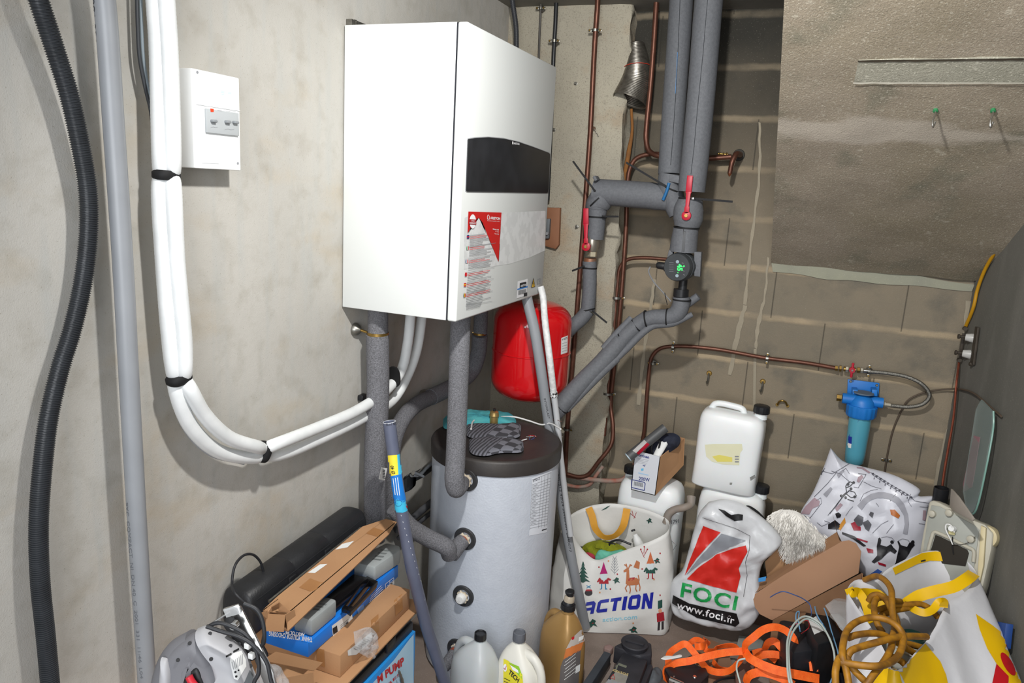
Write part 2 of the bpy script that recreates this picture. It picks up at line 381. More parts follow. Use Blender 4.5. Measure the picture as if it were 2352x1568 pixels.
# ================================================================ SETTING
def nodes(name):
    m = bpy.data.materials.new(name); m.use_nodes = True; return m, m.node_tree.nodes, m.node_tree.links
def wallmat(name, base, kind):
    m, N, L = nodes(name); b = N['Principled BSDF']; b.inputs['Roughness'].default_value = .9
    tc = N.new('ShaderNodeTexCoord'); sp = N.new('ShaderNodeSeparateXYZ'); L.new(tc.outputs['Object'], sp.inputs[0])
    def noi(s, det=4, sc=None, rough=.55):
        t = N.new('ShaderNodeTexNoise'); t.inputs['Scale'].default_value = s; t.inputs['Detail'].default_value = det; t.inputs['Roughness'].default_value = rough
        if sc:
            mp = N.new('ShaderNodeMapping'); mp.inputs['Scale'].default_value = sc; L.new(tc.outputs['Object'], mp.inputs[0]); L.new(mp.outputs[0], t.inputs['Vector'])
        else: L.new(tc.outputs['Object'], t.inputs['Vector'])
        return t.outputs['Fac']
    def ramp(src, p0, p1, c0, c1):
        r = N.new('ShaderNodeValToRGB'); e = r.color_ramp.elements; e[0].position = p0; e[1].position = p1; e[0].color = c0 if not isinstance(c0, str) else lin(c0); e[1].color = c1 if not isinstance(c1, str) else lin(c1)
        L.new(src, r.inputs[0]); return r.outputs[0]
    def mth(op, a, c=None, clamp=False):
        n = N.new('ShaderNodeMath'); n.operation = op; n.use_clamp = clamp
        for i, q in enumerate((a, c)):
            if q is None: continue
            if isinstance(q, (int, float)): n.inputs[i].default_value = q
            else: L.new(q, n.inputs[i])
        return n.outputs[0]
    def mix(f, a, c, mode='MIX'):
        x = N.new('ShaderNodeMix'); x.data_type = 'RGBA'; x.blend_type = mode
        for i, q in ((0, f), (6, a), (7, c)):
            if isinstance(q, str): x.inputs[i].default_value = lin(q)
            elif isinstance(q, (int, float)): x.inputs[i].default_value = q
            else: L.new(q, x.inputs[i])
        return x.outputs[2]
    W1 = (1, 1, 1, 1); K = (0, 0, 0, 1)
    hgt = None
    if kind == 'plaster':
        c = ramp(noi(1.6, 5), .35, .7, base[0], base[1])
        c = mix(ramp(noi(5, 6, (1, .6, 1.2)), .54, .78, K, (.9, .9, .9, 1)), c, base[2])
        c = mix(mth('MULTIPLY', ramp(noi(14, 6), .5, .75, K, W1), .45), c, '#8f897b')
        c = mix(mth('MULTIPLY', ramp(noi(7, 2, (1, 3.5, .35)), .5, .7, K, W1), .3), c, base[3])
        c = mix(mth('MULTIPLY', ramp(noi(260, 2), .66, .72, K, W1), .5), c, '#77705f')
        hgt = mth('ADD', mth('MULTIPLY', noi(330, 3), .55), mth('MULTIPLY', noi(35, 4), .8)); st = .28; ds = .004
    elif kind == 'block':
        x, y, z = sp.outputs
        u = mth('DIVIDE', mth('SUBTRACT', z, .074), .1985)
        wob = mth('MULTIPLY', mth('SUBTRACT', noi(9, 5), .5), .11)
        fr = mth('FRACT', mth('ADD', u, wob)); ed = mth('MINIMUM', fr, mth('SUBTRACT', 1, fr))
        hm = ramp(ed, .03, .085, W1, K)
        row = mth('FLOOR', u); sh = mth('MULTIPLY', row, .43)
        fx = mth('FRACT', mth('ADD', mth('DIVIDE', x, .49), sh)); ex = mth('MINIMUM', fx, mth('SUBTRACT', 1, fx))
        vm = ramp(ex, .002, .0065, W1, K)
        c = ramp(noi(2.3, 5), .35, .68, base[0], base[1])
        c = mix(ramp(noi(6, 5), .55, .72, K, W1), c, base[2])
        # shade high under the ceiling, painted into the block colour
        top_shade = mth('MULTIPLY', ramp(mth('ADD', z, mth('MULTIPLY', noi(3, 4), .5)), 0, 1, K, W1), 1.0)
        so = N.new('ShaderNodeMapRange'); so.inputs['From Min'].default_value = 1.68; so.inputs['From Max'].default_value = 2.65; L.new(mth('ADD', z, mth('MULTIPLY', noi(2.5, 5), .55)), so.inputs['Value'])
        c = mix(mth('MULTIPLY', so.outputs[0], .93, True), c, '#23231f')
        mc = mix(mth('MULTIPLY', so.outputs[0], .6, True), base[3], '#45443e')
        c = mix(mth('MULTIPLY', hm, ramp(noi(5, 4), .35, .6, (.25, .25, .25, 1), (.95, .95, .95, 1))), c, mc)
        c = mix(mth('MULTIPLY', vm, .75), c, '#2c2923')
        c = mix(mth('MULTIPLY', ramp(noi(300, 2), .66, .72, K, W1), .35), c, '#9b968a')
        hgt = mth('ADD', mth('ADD', mth('MULTIPLY', noi(260, 3), .6), mth('MULTIPLY', noi(22, 4), .6)), mth('MULTIPLY', hm, .7)); st = .45; ds = .006
    elif kind == 'rough':
        c = ramp(noi(2.5, 6), .35, .68, base[0], base[1])
        c = mix(ramp(noi(4.5, 5), .55, .68, K, W1), c, base[2])
        c = mix(mth('MULTIPLY', ramp(noi(170, 3, None, .7), .56, .66, K, W1), .7), c, base[3])
        c = mix(mth('MULTIPLY', ramp(noi(30, 5), .64, .70, K, W1), .4), c, base[3])
        c = mix(mth('MULTIPLY', ramp(noi(240, 3), .62, .68, K, W1), .5), c, '#4a4438')
        if name == 'stair_concrete':
            x_, y_, z_ = sp.outputs
            dz = mth('ABSOLUTE', mth('SUBTRACT', mth('ADD', z_, mth('MULTIPLY', x_, .02)), 1.993))
            bnd = mth('SUBTRACT', .052, mth('ADD', dz, mth('MULTIPLY', mth('ABSOLUTE', mth('SUBTRACT', x_, 1.42)), .07)))
            mk_ = ramp(mth('ADD', mth('MULTIPLY', bnd, 14), mth('MULTIPLY', mth('SUBTRACT', noi(9, 6, (.5, 1, 1)), .5), 1.1)), .12, .34, K, W1)
            c = mix(mth('MULTIPLY', mk_, .85), c, '#aca396')
        hgt = mth('ADD', mth('MULTIPLY', noi(190, 4, None, .7), .8), mth('MULTIPLY', noi(18, 5), .9)); st = .55; ds = .008
    else:
        c = ramp(noi(3.0, 6), .35, .68, base[0], base[1])
        c = mix(mth('MULTIPLY', ramp(noi(8, 3, (6, 1, .25) if kind == 'streak' else None), .5, .7, K, W1), .5), c, base[2])
        c = mix(mth('MULTIPLY', ramp(noi(200, 2), .62, .7, K, W1), .5), c, base[3])
        hgt = mth('ADD', mth('MULTIPLY', noi(220, 3), .5), mth('MULTIPLY', noi(25, 4), .7)); st = .3; ds = .004
    L.new(c, b.inputs['Base Color'])
    bp = N.new('ShaderNodeBump'); bp.inputs['Strength'].default_value = st; bp.inputs['Distance'].default_value = ds; L.new(hgt, bp.inputs['Height']); L.new(bp.outputs['Normal'], b.inputs['Normal'])
    return m
PLAST = wallmat('plaster_left', ('#aba8a1', '#b9b6af', '#ada18d', '#a2a6a5'), 'plaster')
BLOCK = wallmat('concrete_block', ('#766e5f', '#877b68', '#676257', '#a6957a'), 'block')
ROUGH = wallmat('stair_concrete', ('#867c69', '#94897a', '#757161', '#b7b1a1'), 'rough')
PILC = wallmat('pilaster_concrete', ('#9d9788', '#aca593', '#a08f78', '#857f71'), 'rough')
RIGHTC = wallmat('dark_render', ('#57564f', '#62605a', '#6e6c65', '#7a7870'), 'streak')
FLOORM = wallmat('dirty_floor', ('#7d6c61', '#8d8178', '#6a5f57', '#a39a92'), 'floor')
CEILM = wallmat('ceiling_concrete', ('#77746c', '#838078', '#6a675f', '#8d8a80'), 'floor')
XR = 1.895; ZC = 2.475
def slab(name, pts, vec, m):
    o = prism(name, pts, vec, m); me = o.data; c = V(o['_w'])
    for v in me.vertices: v.co += c
    o.location = (0, 0, 0); o['_w'] = (0, 0, 0); return struct(o)
def yb(x): return YB + TB * x
slab('wall_left', [(0, -.3, 0), (0, 3.4, 0), (0, 3.4, ZC), (0, -.3, ZC)], (-.12, 0, 0), PLAST)
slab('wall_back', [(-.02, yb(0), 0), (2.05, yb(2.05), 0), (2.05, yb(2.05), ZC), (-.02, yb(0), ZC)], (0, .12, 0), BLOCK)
KR = .13
def rx(y): return 1.895 - KR * (y - 3.25)
RO = V((1.895, 3.25, 0)); RN = V((-1, -KR, 0)).normalized()
def GR(px, py, off=0.0): return GP(px, py, RO + RN * off, RN)
slab('wall_right', [(rx(3.4), 3.4, 0), (rx(.9), .9, 0), (rx(.9), .9, ZC), (rx(3.4), 3.4, ZC)], (.12, 0, 0), RIGHTC)
slab('floor', [(-.1, -.3, 0), (3.2, -.3, 0), (3.2, 3.4, 0), (-.1, 3.4, 0)], (0, 0, -.1), FLOORM)
slab('ceiling', [(-.1, .2, ZC), (3.2, .2, ZC), (3.2, 3.4, ZC), (-.1, 3.4, ZC)], (0, 0, .1), CEILM)
# pilaster with a broken right edge
YP = 3.08
def pil():
    R = [(1440, -40), (1447, 20), (1443, 90), (1438, 150), (1432, 200), (1430, 260), (1425, 330), (1424, 420), (1421, 500), (1414, 580), (1409, 650), (1404, 720), (1400, 800), (1396, 870), (1391, 940), (1388, 1000), (1378, 1080), (1372, 1160), (1364, 1300), (1358, 1450)]
    pts = []
    for i, (px, py) in enumerate(R):
        p = G(px, py, y=YP); pts.append(p)
    fine = [p for p in spline(pts, 4)]
    fine = [V((p.x + nz(p, 9) * .010 + nz(p, 45) * .004, YP, p.z)) for p in fine]
    fine[0].z = ZC - .002; fine[-1].z = 0.001
    n = 12; nb = 6; vs = []; fs = []
    for k, p in enumerate(fine):
        for i in range(n + 1):
            q = V((p.x * i / n, YP, p.z)); q.y += nz(q, 6) * .012 + nz(q, 22) * .006 + (.012 if i == n else 0); vs.append(q)
        for j in range(1, nb + 1):
            q = V((p.x, YP + (yb(p.x) - YP) * j / nb, p.z)); q.x += nz(q, 14) * .022 + nz(q, 50) * .008; vs.append(q)
    w = n + nb + 1
    for k in range(len(fine) - 1):
        for i in range(w - 1): fs.append((k * w + i, (k + 1) * w + i, (k + 1) * w + i + 1, k * w + i + 1))
    return mk('wall_pilaster', vs, fs, PILC, center=False)
PIL = struct(pil())
# sloping underside of the stair with the shuttering imprint
xe = 1.158
def soffit():
    z0, y0, z1, y1 = 1.489, 3.237, 2.475, 1.80
    A = V((xe, y0, z0)); ux = V((2.12 - xe, 0, 0)); us = V((0, y1 - y0, z1 - z0)); n = ux.cross(us).normalized()
    if n.dot(CAM - A) < 0: n = -n
    f = lambda u, s: A + ux * u + us * s + n * (nz(A + ux * u + us * s, 9) * .006)
    nu, nv = 30, 46; vs = []; fs = []
    q = [GP(px, py, A, n) for px, py in ((1972, 134), (2352, 129), (2352, 187), (1962, 186))]
    def rec(u, s):
        return 0
    for j in range(nv + 1):
        for i in range(nu + 1): vs.append(f(i / nu, j / nv))
    w = nu + 1
    for j in range(nv):
        for i in range(nu): fs.append((j * w + i, j * w + i + 1, (j + 1) * w + i + 1, (j + 1) * w + i))
    for j in range(nv):  # side edge
        a = vs[j * w]; b = vs[(j + 1) * w]
    k = len(vs)
    for j in range(nv + 1): vs.append(vs[j * w] + V((nz(vs[j * w], 30) * .004, .02, .12)))
    for j in range(nv): fs.append((j * w, k + j, k + j + 1, (j + 1) * w))
    o = mk('ceiling_stair_underside', vs, fs, ROUGH, center=False)
    return struct(o), A, n, us.normalized()
SOF, SA, SN, SUS = soffit()
IMP = wallmat('imprint_concrete', ('#8d8b7c', '#9b988a', '#7c7a6d', '#c5c1b2'), 'rough')
DK = M('imprint_edge_dark', '#3f3629', .95, c2='#2f2a20', ns=30)  # dark brown for the strip along the imprint's upper edge
q = [GP(px, py, SA, SN) + SN * .004 for px, py in ((1972, 136), (2420, 129), (2420, 188), (1962, 186))]
struct(prism('trim_1', q, SN * -.01, IMP))
tp = [GP(px, py, SA, SN) + SN * .006 for px, py in ((1970, 133), (2410, 127), (2410, 131), (1974, 139))]
lp = wallmat('lime_edge', ('#b9b5a6', '#c6c2b4', '#a5a192', '#d5d2c6'), 'floor')
bm = bmesh.new(); row = []
for i in range(40):
    px = 1960 + i * 392 / 39; a = GP(px, 184.5 + .8 * nz((i, 0, 0), .37), SA, SN) + SN * .007; b_ = GP(px, 188 + 2.2 * nz((i, 3, 0), .31), SA, SN) + SN * .007; row.append((bm.verts.new(a), bm.verts.new(b_)))
for i in range(39): bm.faces.new((row[i][0], row[i + 1][0], row[i + 1][1], row[i][1]))
struct(bmput('trim_2', bm, lp))
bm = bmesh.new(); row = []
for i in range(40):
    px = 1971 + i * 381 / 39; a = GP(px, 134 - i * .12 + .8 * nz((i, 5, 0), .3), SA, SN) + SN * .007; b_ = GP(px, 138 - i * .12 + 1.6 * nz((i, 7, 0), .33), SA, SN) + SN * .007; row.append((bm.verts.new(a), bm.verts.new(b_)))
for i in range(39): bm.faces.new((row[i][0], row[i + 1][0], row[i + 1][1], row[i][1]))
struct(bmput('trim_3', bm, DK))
# smooth cement band under the foot of the stair, and mortar runs on the blocks
def smear(name, top, bot, m, off=.004, per=6):
    A_ = spline([V((p[0], p[1], 0)) for p in top], per); B_ = spline([V((p[0], p[1], 0)) for p in bot], per); bm = bmesh.new(); n = min(len(A_), len(B_)); R_ = []
    for i in range(n):
        a = G(A_[i].x + 1.3 * sin(i * 2.1), A_[i].y + 1.5 * sin(i * 1.3), b=off); b2 = G(B_[i].x + 1.4 * sin(i * 1.9), B_[i].y + 1.8 * cos(i * 1.1), b=off); R_.append((bm.verts.new(a), bm.verts.new(b2)))
    for i in range(n - 1): bm.faces.new((R_[i][0], R_[i + 1][0], R_[i + 1][1], R_[i][1]))
    return struct(bmput(name, bm, m))
CEM = wallmat('cement_band', ('#88887b', '#94947f', '#7c7d70', '#a09d8e'), 'floor')
MORT = wallmat('mortar_runs', ('#8f8776', '#9a907d', '#857d6d', '#aaa08c'), 'floor')
smear('trim_4', [(1772, 604), (1900, 612), (2050, 625), (2238, 655)], [(1775, 622), (1900, 640), (2040, 652), (2232, 668)], CEM, .006)
smear('trim_5', [(1742, 280), (1741, 400), (1722, 560), (1707, 700)], [(1747, 280), (1747, 400), (1728, 560), (1714, 700)], MORT)
smear('trim_6', [(1762, 590), (1754, 680), (1738, 740), (1733, 800)], [(1767, 590), (1759, 680), (1746, 745), (1738, 800)], MORT)
smear('trim_7', [(1500, 640), (1492, 700), (1478, 790), (1462, 930)], [(1507, 640), (1499, 700), (1485, 790), (1470, 930)], MORT)
smear('trim_8', [(2218, 690), (2208, 800), (2180, 960), (2150, 1080), (2140, 1160)], [(2232, 690), (2220, 800), (2196, 960), (2172, 1080), (2160, 1160)], MORT)
smear('trim_9', [(1707, 700), (1690, 760), (1672, 860)], [(1716, 700), (1702, 760), (1680, 860)], MORT, .0035)
smear('trim_10', [(1738, 800), (1733, 1000)], [(1731, 800), (1727, 1000)], MORT, .0045)

# ================================================================ LEFT WALL
c = path([(70, -60, 0.055), (92, 10, 0.055), (125, 110, 0.050), (158, 215, 0.048), (183, 325, 0.045), (202, 440, 0.043), (203, 540, 0.043), (190, 650, 0.043), (165, 760, 0.045), (140, 840, 0.045), (112, 960, 0.045), (97, 1080, 0.045), (89, 1200, 0.045), (92, 1330, 0.045), (105, 1460, 0.045), (118, 1600, 0.045)], 'x')
CORRB = M('conduit_black', '#2a2c2f', .35, c2='#33363a', ns=30)
tag(corr('corrugated_conduit', c, .0155, .0042, .0022, CORRB), 'thick black corrugated conduit curving down the left wall, nearest the frame edge', 'conduit')
c = path([(231, -60, .065), (240, 0, .065), (262, 300, .065), (282, 600, .065), (298, 900, .065), (318, 1250, .065), (340, 1600, .065)], 'x')
P1 = tube('grey_pvc_pipe', c, .0188, PVC, None, n=6, seg=28)
tag(P1, 'pale grey plastic waste pipe printed along its length, second from the left edge', 'pipe')
on = Onto(P1, .0008)
text('printed_marking', 'PVC  COMPACT  NI  DN 40  C  2001  331  11:46  L04', (287, 1155), (322, 1558), (294, 1155), on, M('pipe_ink', '#6a6d72', .7), P1, maxl=6)
text('printed_marking', '2001 331 11:46 L04', (208, -20), (222, 240), (216, -20), on, PRINT, P1, maxl=6)
CBL = M('cable_grey', '#7f8a90', .5); CBD = M('cable_dark', '#33363a', .5)
for (o, mm, lb) in ((0, CBD, 'dark thin cable hanging left of the white insulated pair'), (9, CBL, 'pale grey thin cable hanging beside the white insulated pair')):
    c = path([(313 + o, -50, .03), (316 + o, 60, .03), (320 + o, 130, .03), (333 + o * .7, 200, .03), (345 + o * .5, 250, .03), (352, 300, .03)], 'x')
    tag(tube('hanging_cable', c, .0035, mm, None, n=8, seg=10), lb, 'cable')
# white insulated refrigerant pair
WT = M('white_insulation', '#dfe1e1', .55, c2='#d3d6d6', ns=30)
ls = thing('insulated_line_pair', 'pair of white insulated pipes swooping along the left wall to the boiler', 'pipe', G(380, 400, x=.03))
Ac = [(352, -50, .055), (362, 100, .055), (366, 250, .055), (370, 385, .055), (373, 402, .05), (368, 425, .055), (376, 600, .055), (392, 800, .055), (400, 855, .055), (404, 867, .05), (404, 890, .055), (436, 975, .055), (500, 1035, .055), (585, 1050, .055), (604, 1045, .05), (640, 1044, .055), (740, 1005, .055), (832, 960, .055), (905, 915, .06), (937, 860, .075), (958, 800, .09), (972, 700, .10)]
Bc = [(378, -50, .075), (388, 100, .075), (394, 250, .075), (396, 385, .07), (393, 402, .055), (397, 425, .075), (406, 600, .075), (424, 800, .075), (423, 855, .07), (419, 867, .055), (434, 890, .075), (468, 950, .075), (525, 1004, .075), (590, 1026, .075), (606, 1030, .055), (625, 1023, .075), (735, 980, .075), (828, 938, .075), (890, 893, .08), (922, 850, .09), (936, 790, .10), (945, 700, .11)]
def wrf(r): return lambda i, n, rr: rr
WR = [(.0168, 3), (.0168, 1)]
for cc in (Ac, Bc):
    P = path(cc, 'x'); vs, fs = tubegeo(resample(spline(P, 8), .004), .0168, 18, True, rf=lambda i, n, rr: rr + .0003 * (i % 2))
    mk('insulated_tube', vs, fs, WT, ls)
for (px, py, tx, ty, w) in ((382, 403, 0, 1, .010), (411, 869, .2, 1, .010), (605, 1037, -1, -.15, .010), (905, 865, -.8, .6, .004)):
    p = G(px, py, x=.06 if py != 865 else .09); a = (G(px + 10 * tx, py + 10 * ty, x=.06) - G(px, py, x=.06)).normalized()
    u = V((1, 0, 0)); w_ = a.cross(u)
    loft('tape_band', [(p - a * w, w_, u, .024, .019, 2.6), (p - a * w * .5, w_, u, .0285, .022, 2.6), (p + a * w * .5, w_, u, .0285, .022, 2.6), (p + a * w, w_, u, .024, .019, 2.6)] if w > .005 else [(p - a * w, w_, u, .036, .022, 2.6), (p + a * w, w_, u, .036, .022, 2.6)], TIE, ls, seg=24)
c = path([(392, 880, .02), (420, 975, .02), (480, 1040, .02), (560, 1062, .02)], 'x'); tube('grey_cable', c, .006, M('sheath_grey', '#9ea1a6', .5), ls)
tag(cbox('wall_clip', G(833, 912, x=.012), (.02, .03, .018), BLACK, None, .002), 'small black wall clip left of the foam-covered pipe', 'clip')
# electrical box
dB = .058
eb = thing('breaker_box', 'small white breaker box on the left wall beside the white pipes', 'electrical box', G(420, 270, x=0))
p0 = G(446.5, 386, x=dB); y0, y1 = p0.y, G(553.7, 388, x=dB).y; zb, zt = p0.z, G(446, 157, x=dB).z
HW = M('breaker_white', '#eceeee', .35)
box('enclosure', (0.001, y0, zb), (dB - .001, 0, 0), (0, y1 - y0, 0), (0, 0, zt - zb), HW, eb, .003)
onb = onplane((dB, 0, 0), (1, 0, 0), .0006)
box('lid_ridge', G(450, 238, x=dB), (.002, 0, 0), (0, (y1 - y0) * .92, 0), (0, 0, -.0015), HW, eb, .0003)
LG = M('breaker_grey', '#a9adaf', .5); DG = M('toggle_grey', '#83878a', .5)
q0 = G(471, 304, x=dB); q1 = G(545, 312, x=dB); zt2 = G(471, 249, x=dB).z
bk = box('breaker_module', q0, (.006, 0, 0), (0, q1.y - q0.y, 0), (0, 0, zt2 - q0.z), LG, eb, .001)
for px in (490, 522, 540):
    t = G(px, 278 + (px - 490) * .06, x=dB + .008); cbox('toggle', t, (.014, .014, .006), DG, bk, .0025)
onk = onplane((dB + .006, 0, 0), (1, 0, 0), .0006)
prints('marks', [(M('breaker_orange', '#e2421f', .5), [(483, 249), (491, 250), (491, 257), (484, 257)])] + [(GREYP, l) for a in ((500, 254), (520, 255), (533, 256)) for l in line([(a[0], a[1]), (a[0] + 9, a[1] + .6)], 1)] + [(GREYP, l) for l in line([(484, 293), (490, 291), (494, 293), (500, 292)], .8) + line([(516, 298), (524, 296), (530, 298), (538, 297)], .8)], onk, bk)
prints('blue_marks', [(M('pale_blue_ink', '#bfe4e8', .6), l) for l in line([(507, 210), (516, 211)], 5) + line([(509, 216), (515, 216)], 3) + line([(524, 213), (532, 214)], 5)] + [(GREYP, l) for l in line([(464, 374), (503, 376)], .6)], onb, eb)
lathe('screw', G(453, 166, x=dB), (1, 0, 0), [(0, .003), (.0008, .003)], GREYP, eb, 10); lathe('screw', G(546, 375, x=dB), (1, 0, 0), [(0, .003), (.0008, .003)], GREYP, eb, 10)

# ================================================================ BOILER
bl = thing('boiler_unit', 'large white wall-hung heat pump boiler with black display panel', 'boiler', (0, 2.2, 1.36))
BX = .39; by0 = G(1047.4, 740, x=BX).y; by1 = (G(1276.5, 153.7, x=BX).y + G(1248, 671.7, x=BX).y) / 2; bz0 = G(1047.4, 740, x=BX).z; bz1 = (G(1078.6, 50.3, x=BX).z)
cx0 = BX - .032
body = box('casing', (.004, by0, bz0 + .001), (cx0 - .004, 0, 0), (0, by1 - by0, 0), (0, 0, bz1 - bz0 - .001), WHITE, bl, .003)
fc = box('front_cover', (cx0 + .002, by0 - .001, bz0), (BX - cx0 - .002, 0, 0), (0, by1 - by0 + .002, 0), (0, 0, bz1 - bz0), WHITE, bl, .006, 3)
onf = onplane((BX, 0, 0), (1, 0, 0), .0018); onf2 = onplane((BX, 0, 0), (1, 0, 0), .0026); onf3 = onplane((BX, 0, 0), (1, 0, 0), .0034)
box('seam_shade', (cx0 - .0005, by0 - .0004, bz0 + .002), (.003, 0, 0), (0, by1 - by0, 0), (0, 0, bz1 - bz0 - .004), M('seam_shade_dark', '#1c1e26', .8), bl)  # dark strip put in the cover gap to stand for its shade
# display panel
D = [(1068, 437), (1072, 322), (1073, 319), (1090, 316.5), (1120, 315), (1155, 318), (1190, 326), (1225, 338), (1258, 350.5), (1261, 354), (1258, 432), (1256, 442), (1253, 443), (1160, 441), (1071, 439.5)]
DISP = M('display_black', '#1b1c1e', .42, c2='#26272a', ns=14, amt=.4)
dp = prism('display_panel', [G(x, y, x=BX - .001) for x, y in D], (.0045, 0, 0), DISP, bl, .001)
prism('display_surround', [G(1163 + (x - 1163) * 1.016, 380 + (y - 380) * 1.03, x=BX - .002) for x, y in D], (.0032, 0, 0), M('panel_edge_grey', '#9ea0a2', .4), bl, .001)
ond = onplane((BX + .0035, 0, 0), (1, 0, 0), .0006)
PW = M('print_white', '#e8e8ea', .5)
text('brand_mark', 'ARISTON', (1180, 331), (1193, 333), (1180, 326.5), ond, PW, dp, bold=.03)
prints('flame_mark', [(PW, [(1176.5, 331), (1176.5, 326), (1178, 323.5), (1179.3, 326.2), (1179.3, 331.4)])], ond, dp)
# information sticker
rs = prints('warranty_sticker', [(M('sticker_red', '#c01d1c', .4), P) for P in ([(1076, 485.5), (1100, 486.3), (1100, 500), (1090, 506), (1074, 536)], [(1100, 486.3), (1152, 488), (1145, 601), (1108, 510), (1100, 500)])], onf, bl)
text('sticker_title', 'ARISTON', (1126, 503), (1149, 505), (1126, 497), onf2, PW, rs, bold=.03)
prints('sticker_logo', [(PW, P) for P in line([(1119.5, 503), (1119.5, 496), (1121.5, 493), (1124, 496.5), (1124, 503.5), (1119.5, 503)], 1)], onf2, rs)
text('sticker_line', 'The home of sustainable comfort', (1119, 507.5), (1148, 509), (1119, 505.5), onf2, PW, rs)
text('sticker_line', 'Nimbus range', (1132, 527.5), (1146, 529), (1132, 524), onf2, PW, rs, bold=.02)
text('sticker_line', 'air / water', (1138, 532.5), (1146, 533.5), (1138, 529.8), onf2, PW, rs)
text('sticker_line', 'heat pump', (1136, 537.5), (1146, 538.5), (1136, 534.8), onf2, PW, rs)
prints('badge', [(PW, circ(1086, 508.5, 7.5, 16.5)), ], onf2, rs)
prints('badge_band', [(M('sticker_red2', '#a5282c', .4), [(1077.5, 503), (1094, 504), (1094, 516), (1077.5, 515)])], onf3, rs)
text('badge_text', 'FREE', (1083, 508.5), (1090, 509), (1083, 505.5), onplane((BX, 0, 0), (1, 0, 0), .0042), PW, rs); text('badge_text', 'WARRANTY', (1078.5, 513.5), (1093.5, 514.5), (1078.5, 510), onplane((BX, 0, 0), (1, 0, 0), .0042), PW, rs, bold=.02)
# paragraphs of small print with flags
FG = {'r': M('flag_red', '#c8202a', .5), 'w': PW, 'b': M('flag_blue', '#22356f', .5), 'g': M('flag_green', '#2c8a4d', .5), 'y': M('flag_yellow', '#e2b32a', .5), 'k': PRINT}
sp = []; random.seed(3)
rows = [(540, 1075, 'b'), (565.5, 1074, 'g'), (596, 1072, 'f'), (626, 1070, 'p'), (650, 1068, 's'), (674, 1067, 'd')]
sk = -.115
def fl(x, y, cols, horiz=False):
    n = len(cols)
    for i, cc in enumerate(cols):
        if horiz: sp.append((FG[cc], [(x - .5, y + 8 * i / n), (x + 5, y + 8 * i / n - .5), (x + 5, y + 8 * (i + 1) / n - .5), (x - .5, y + 8 * (i + 1) / n)]))
        else: sp.append((FG[cc], [(x + 5 * i / n, y), (x + 5 * (i + 1) / n, y - .3), (x + 5 * (i + 1) / n - .3, y + 8), (x + 5 * i / n - .3, y + 8)]))
for (y, x, k) in rows:
    fl(x - 2, y, {'b': 'brb', 'g': 'gwr', 'f': 'bwr', 'p': 'r', 's': 'ryr', 'd': 'kyr'}[k], k in 'bs')
    for i in range(7 if k != 'p' else 6):
        yy = y + i * 3.6; ln = random.uniform(32, 60) if k in 'bg' else random.uniform(38, 64); ss = sk - .0009 * (y - 540); ln *= .9
        if k == 'b': ln = min(ln, 45)
        sp.append((FG['r'] if i in (1, 2) else GREYP, [(x + 4, yy), (x + 4 + ln, yy + ln * ss), (x + 4 + ln, yy + ln * ss + 1.0), (x + 4, yy + 1.0)]))
    yy = y + 26 if k != 'p' else y + 22; sp.append((GREYP, [(x + 2, yy + .5), (x + 64, yy - 8.5), (x + 64, yy - 7.9), (x + 2, yy + 1.1)]))
for i in range(7): sp.append((GREYP, [(1071, 697 + i * 2.2), (1109 - i, 690 + i * 2.2), (1109 - i, 690.7 + i * 2.2), (1071, 697.8 + i * 2.2)]))
prints('small_print', sp, onf2, bl)
fm = prints('protective_film', [(M('film_grey', '#cfd1d1', .25, c2='#d9dbdb', ns=25, amt=.06), [(1152, 489), (1180, 487), (1253, 484), (1252, 575), (1215, 592), (1170, 606), (1130, 612), (1066, 618), (1066, 545), (1067, 500), (1076, 496), (1076, 536), (1100, 500), (1146, 602)])], onplane((BX, 0, 0), (1, 0, 0), .0006), bl)
# barcode label, warning triangle, manual pictogram
bc = prints('barcode_label', [(PW, [(1189, 646), (1212, 640), (1209, 678), (1187, 685)])], onf, bl)
prints('label_print', [(PRINT, [(1194, 650), (1209, 646.5), (1209, 658), (1193.5, 662)]), (M('label_blue', '#2f7fd0', .5), [(1188.5, 663), (1212, 656.5), (1212, 659.5), (1188.3, 666)])] + [(PRINT, [(1191 + i * 1.8, 667 - i * .4), (1192 + i * 1.8, 666.8 - i * .4), (1191.8 + i * 1.8, 677 - i * .4), (1190.8 + i * 1.8, 677.2 - i * .4)]) for i in range(10)] + [(PRINT, [(1203, 673), (1211, 671), (1211, 679), (1203, 681)])], onf2, bc)
text('label_text', 'ARISTON', (1195.5, 659), (1208, 656), (1195.5, 654.5), onf3, PW, bc, bold=.03)
tr = prints('warning_triangle', [(PRINT, [(1225.5, 637.5), (1229.5, 658.5), (1220, 661.5)])], onf, bl)
prints('triangle_fill', [(FG['y'], [(1225.4, 641.5), (1228.3, 657.3), (1221.6, 659.5)])], onf2, tr)
prints('triangle_mark', [(PRINT, P) for P in line([(1225.5, 646), (1224, 651), (1226, 651), (1225, 656)], 1)], onf3, tr)
prints('manual_mark', [(GREYP, P) for P in line([(1235, 642), (1238, 640.5), (1241, 639), (1241, 650), (1238, 651), (1235, 653), (1235, 642)], .8) + line([(1239, 644), (1239, 648)], 1)], onf, bl)
wb = box('wall_bracket', (.001, by0 + .012, bz1 - .012), (.02, 0, 0), (0, .5, 0), (0, 0, .03), STEEL, bl, .001)
lathe('bolt_head', (.021, by0 + .028, bz1 + .008), (1, 0, 0), [(0, .012), (.002, .012), (.002, .008), (.009, .008)], STEEL, wb, 6)

# ================================================================ TANK AND THINGS AROUND IT
TC = V((.345, 2.345, 0)); TR = .229; TZ = .855
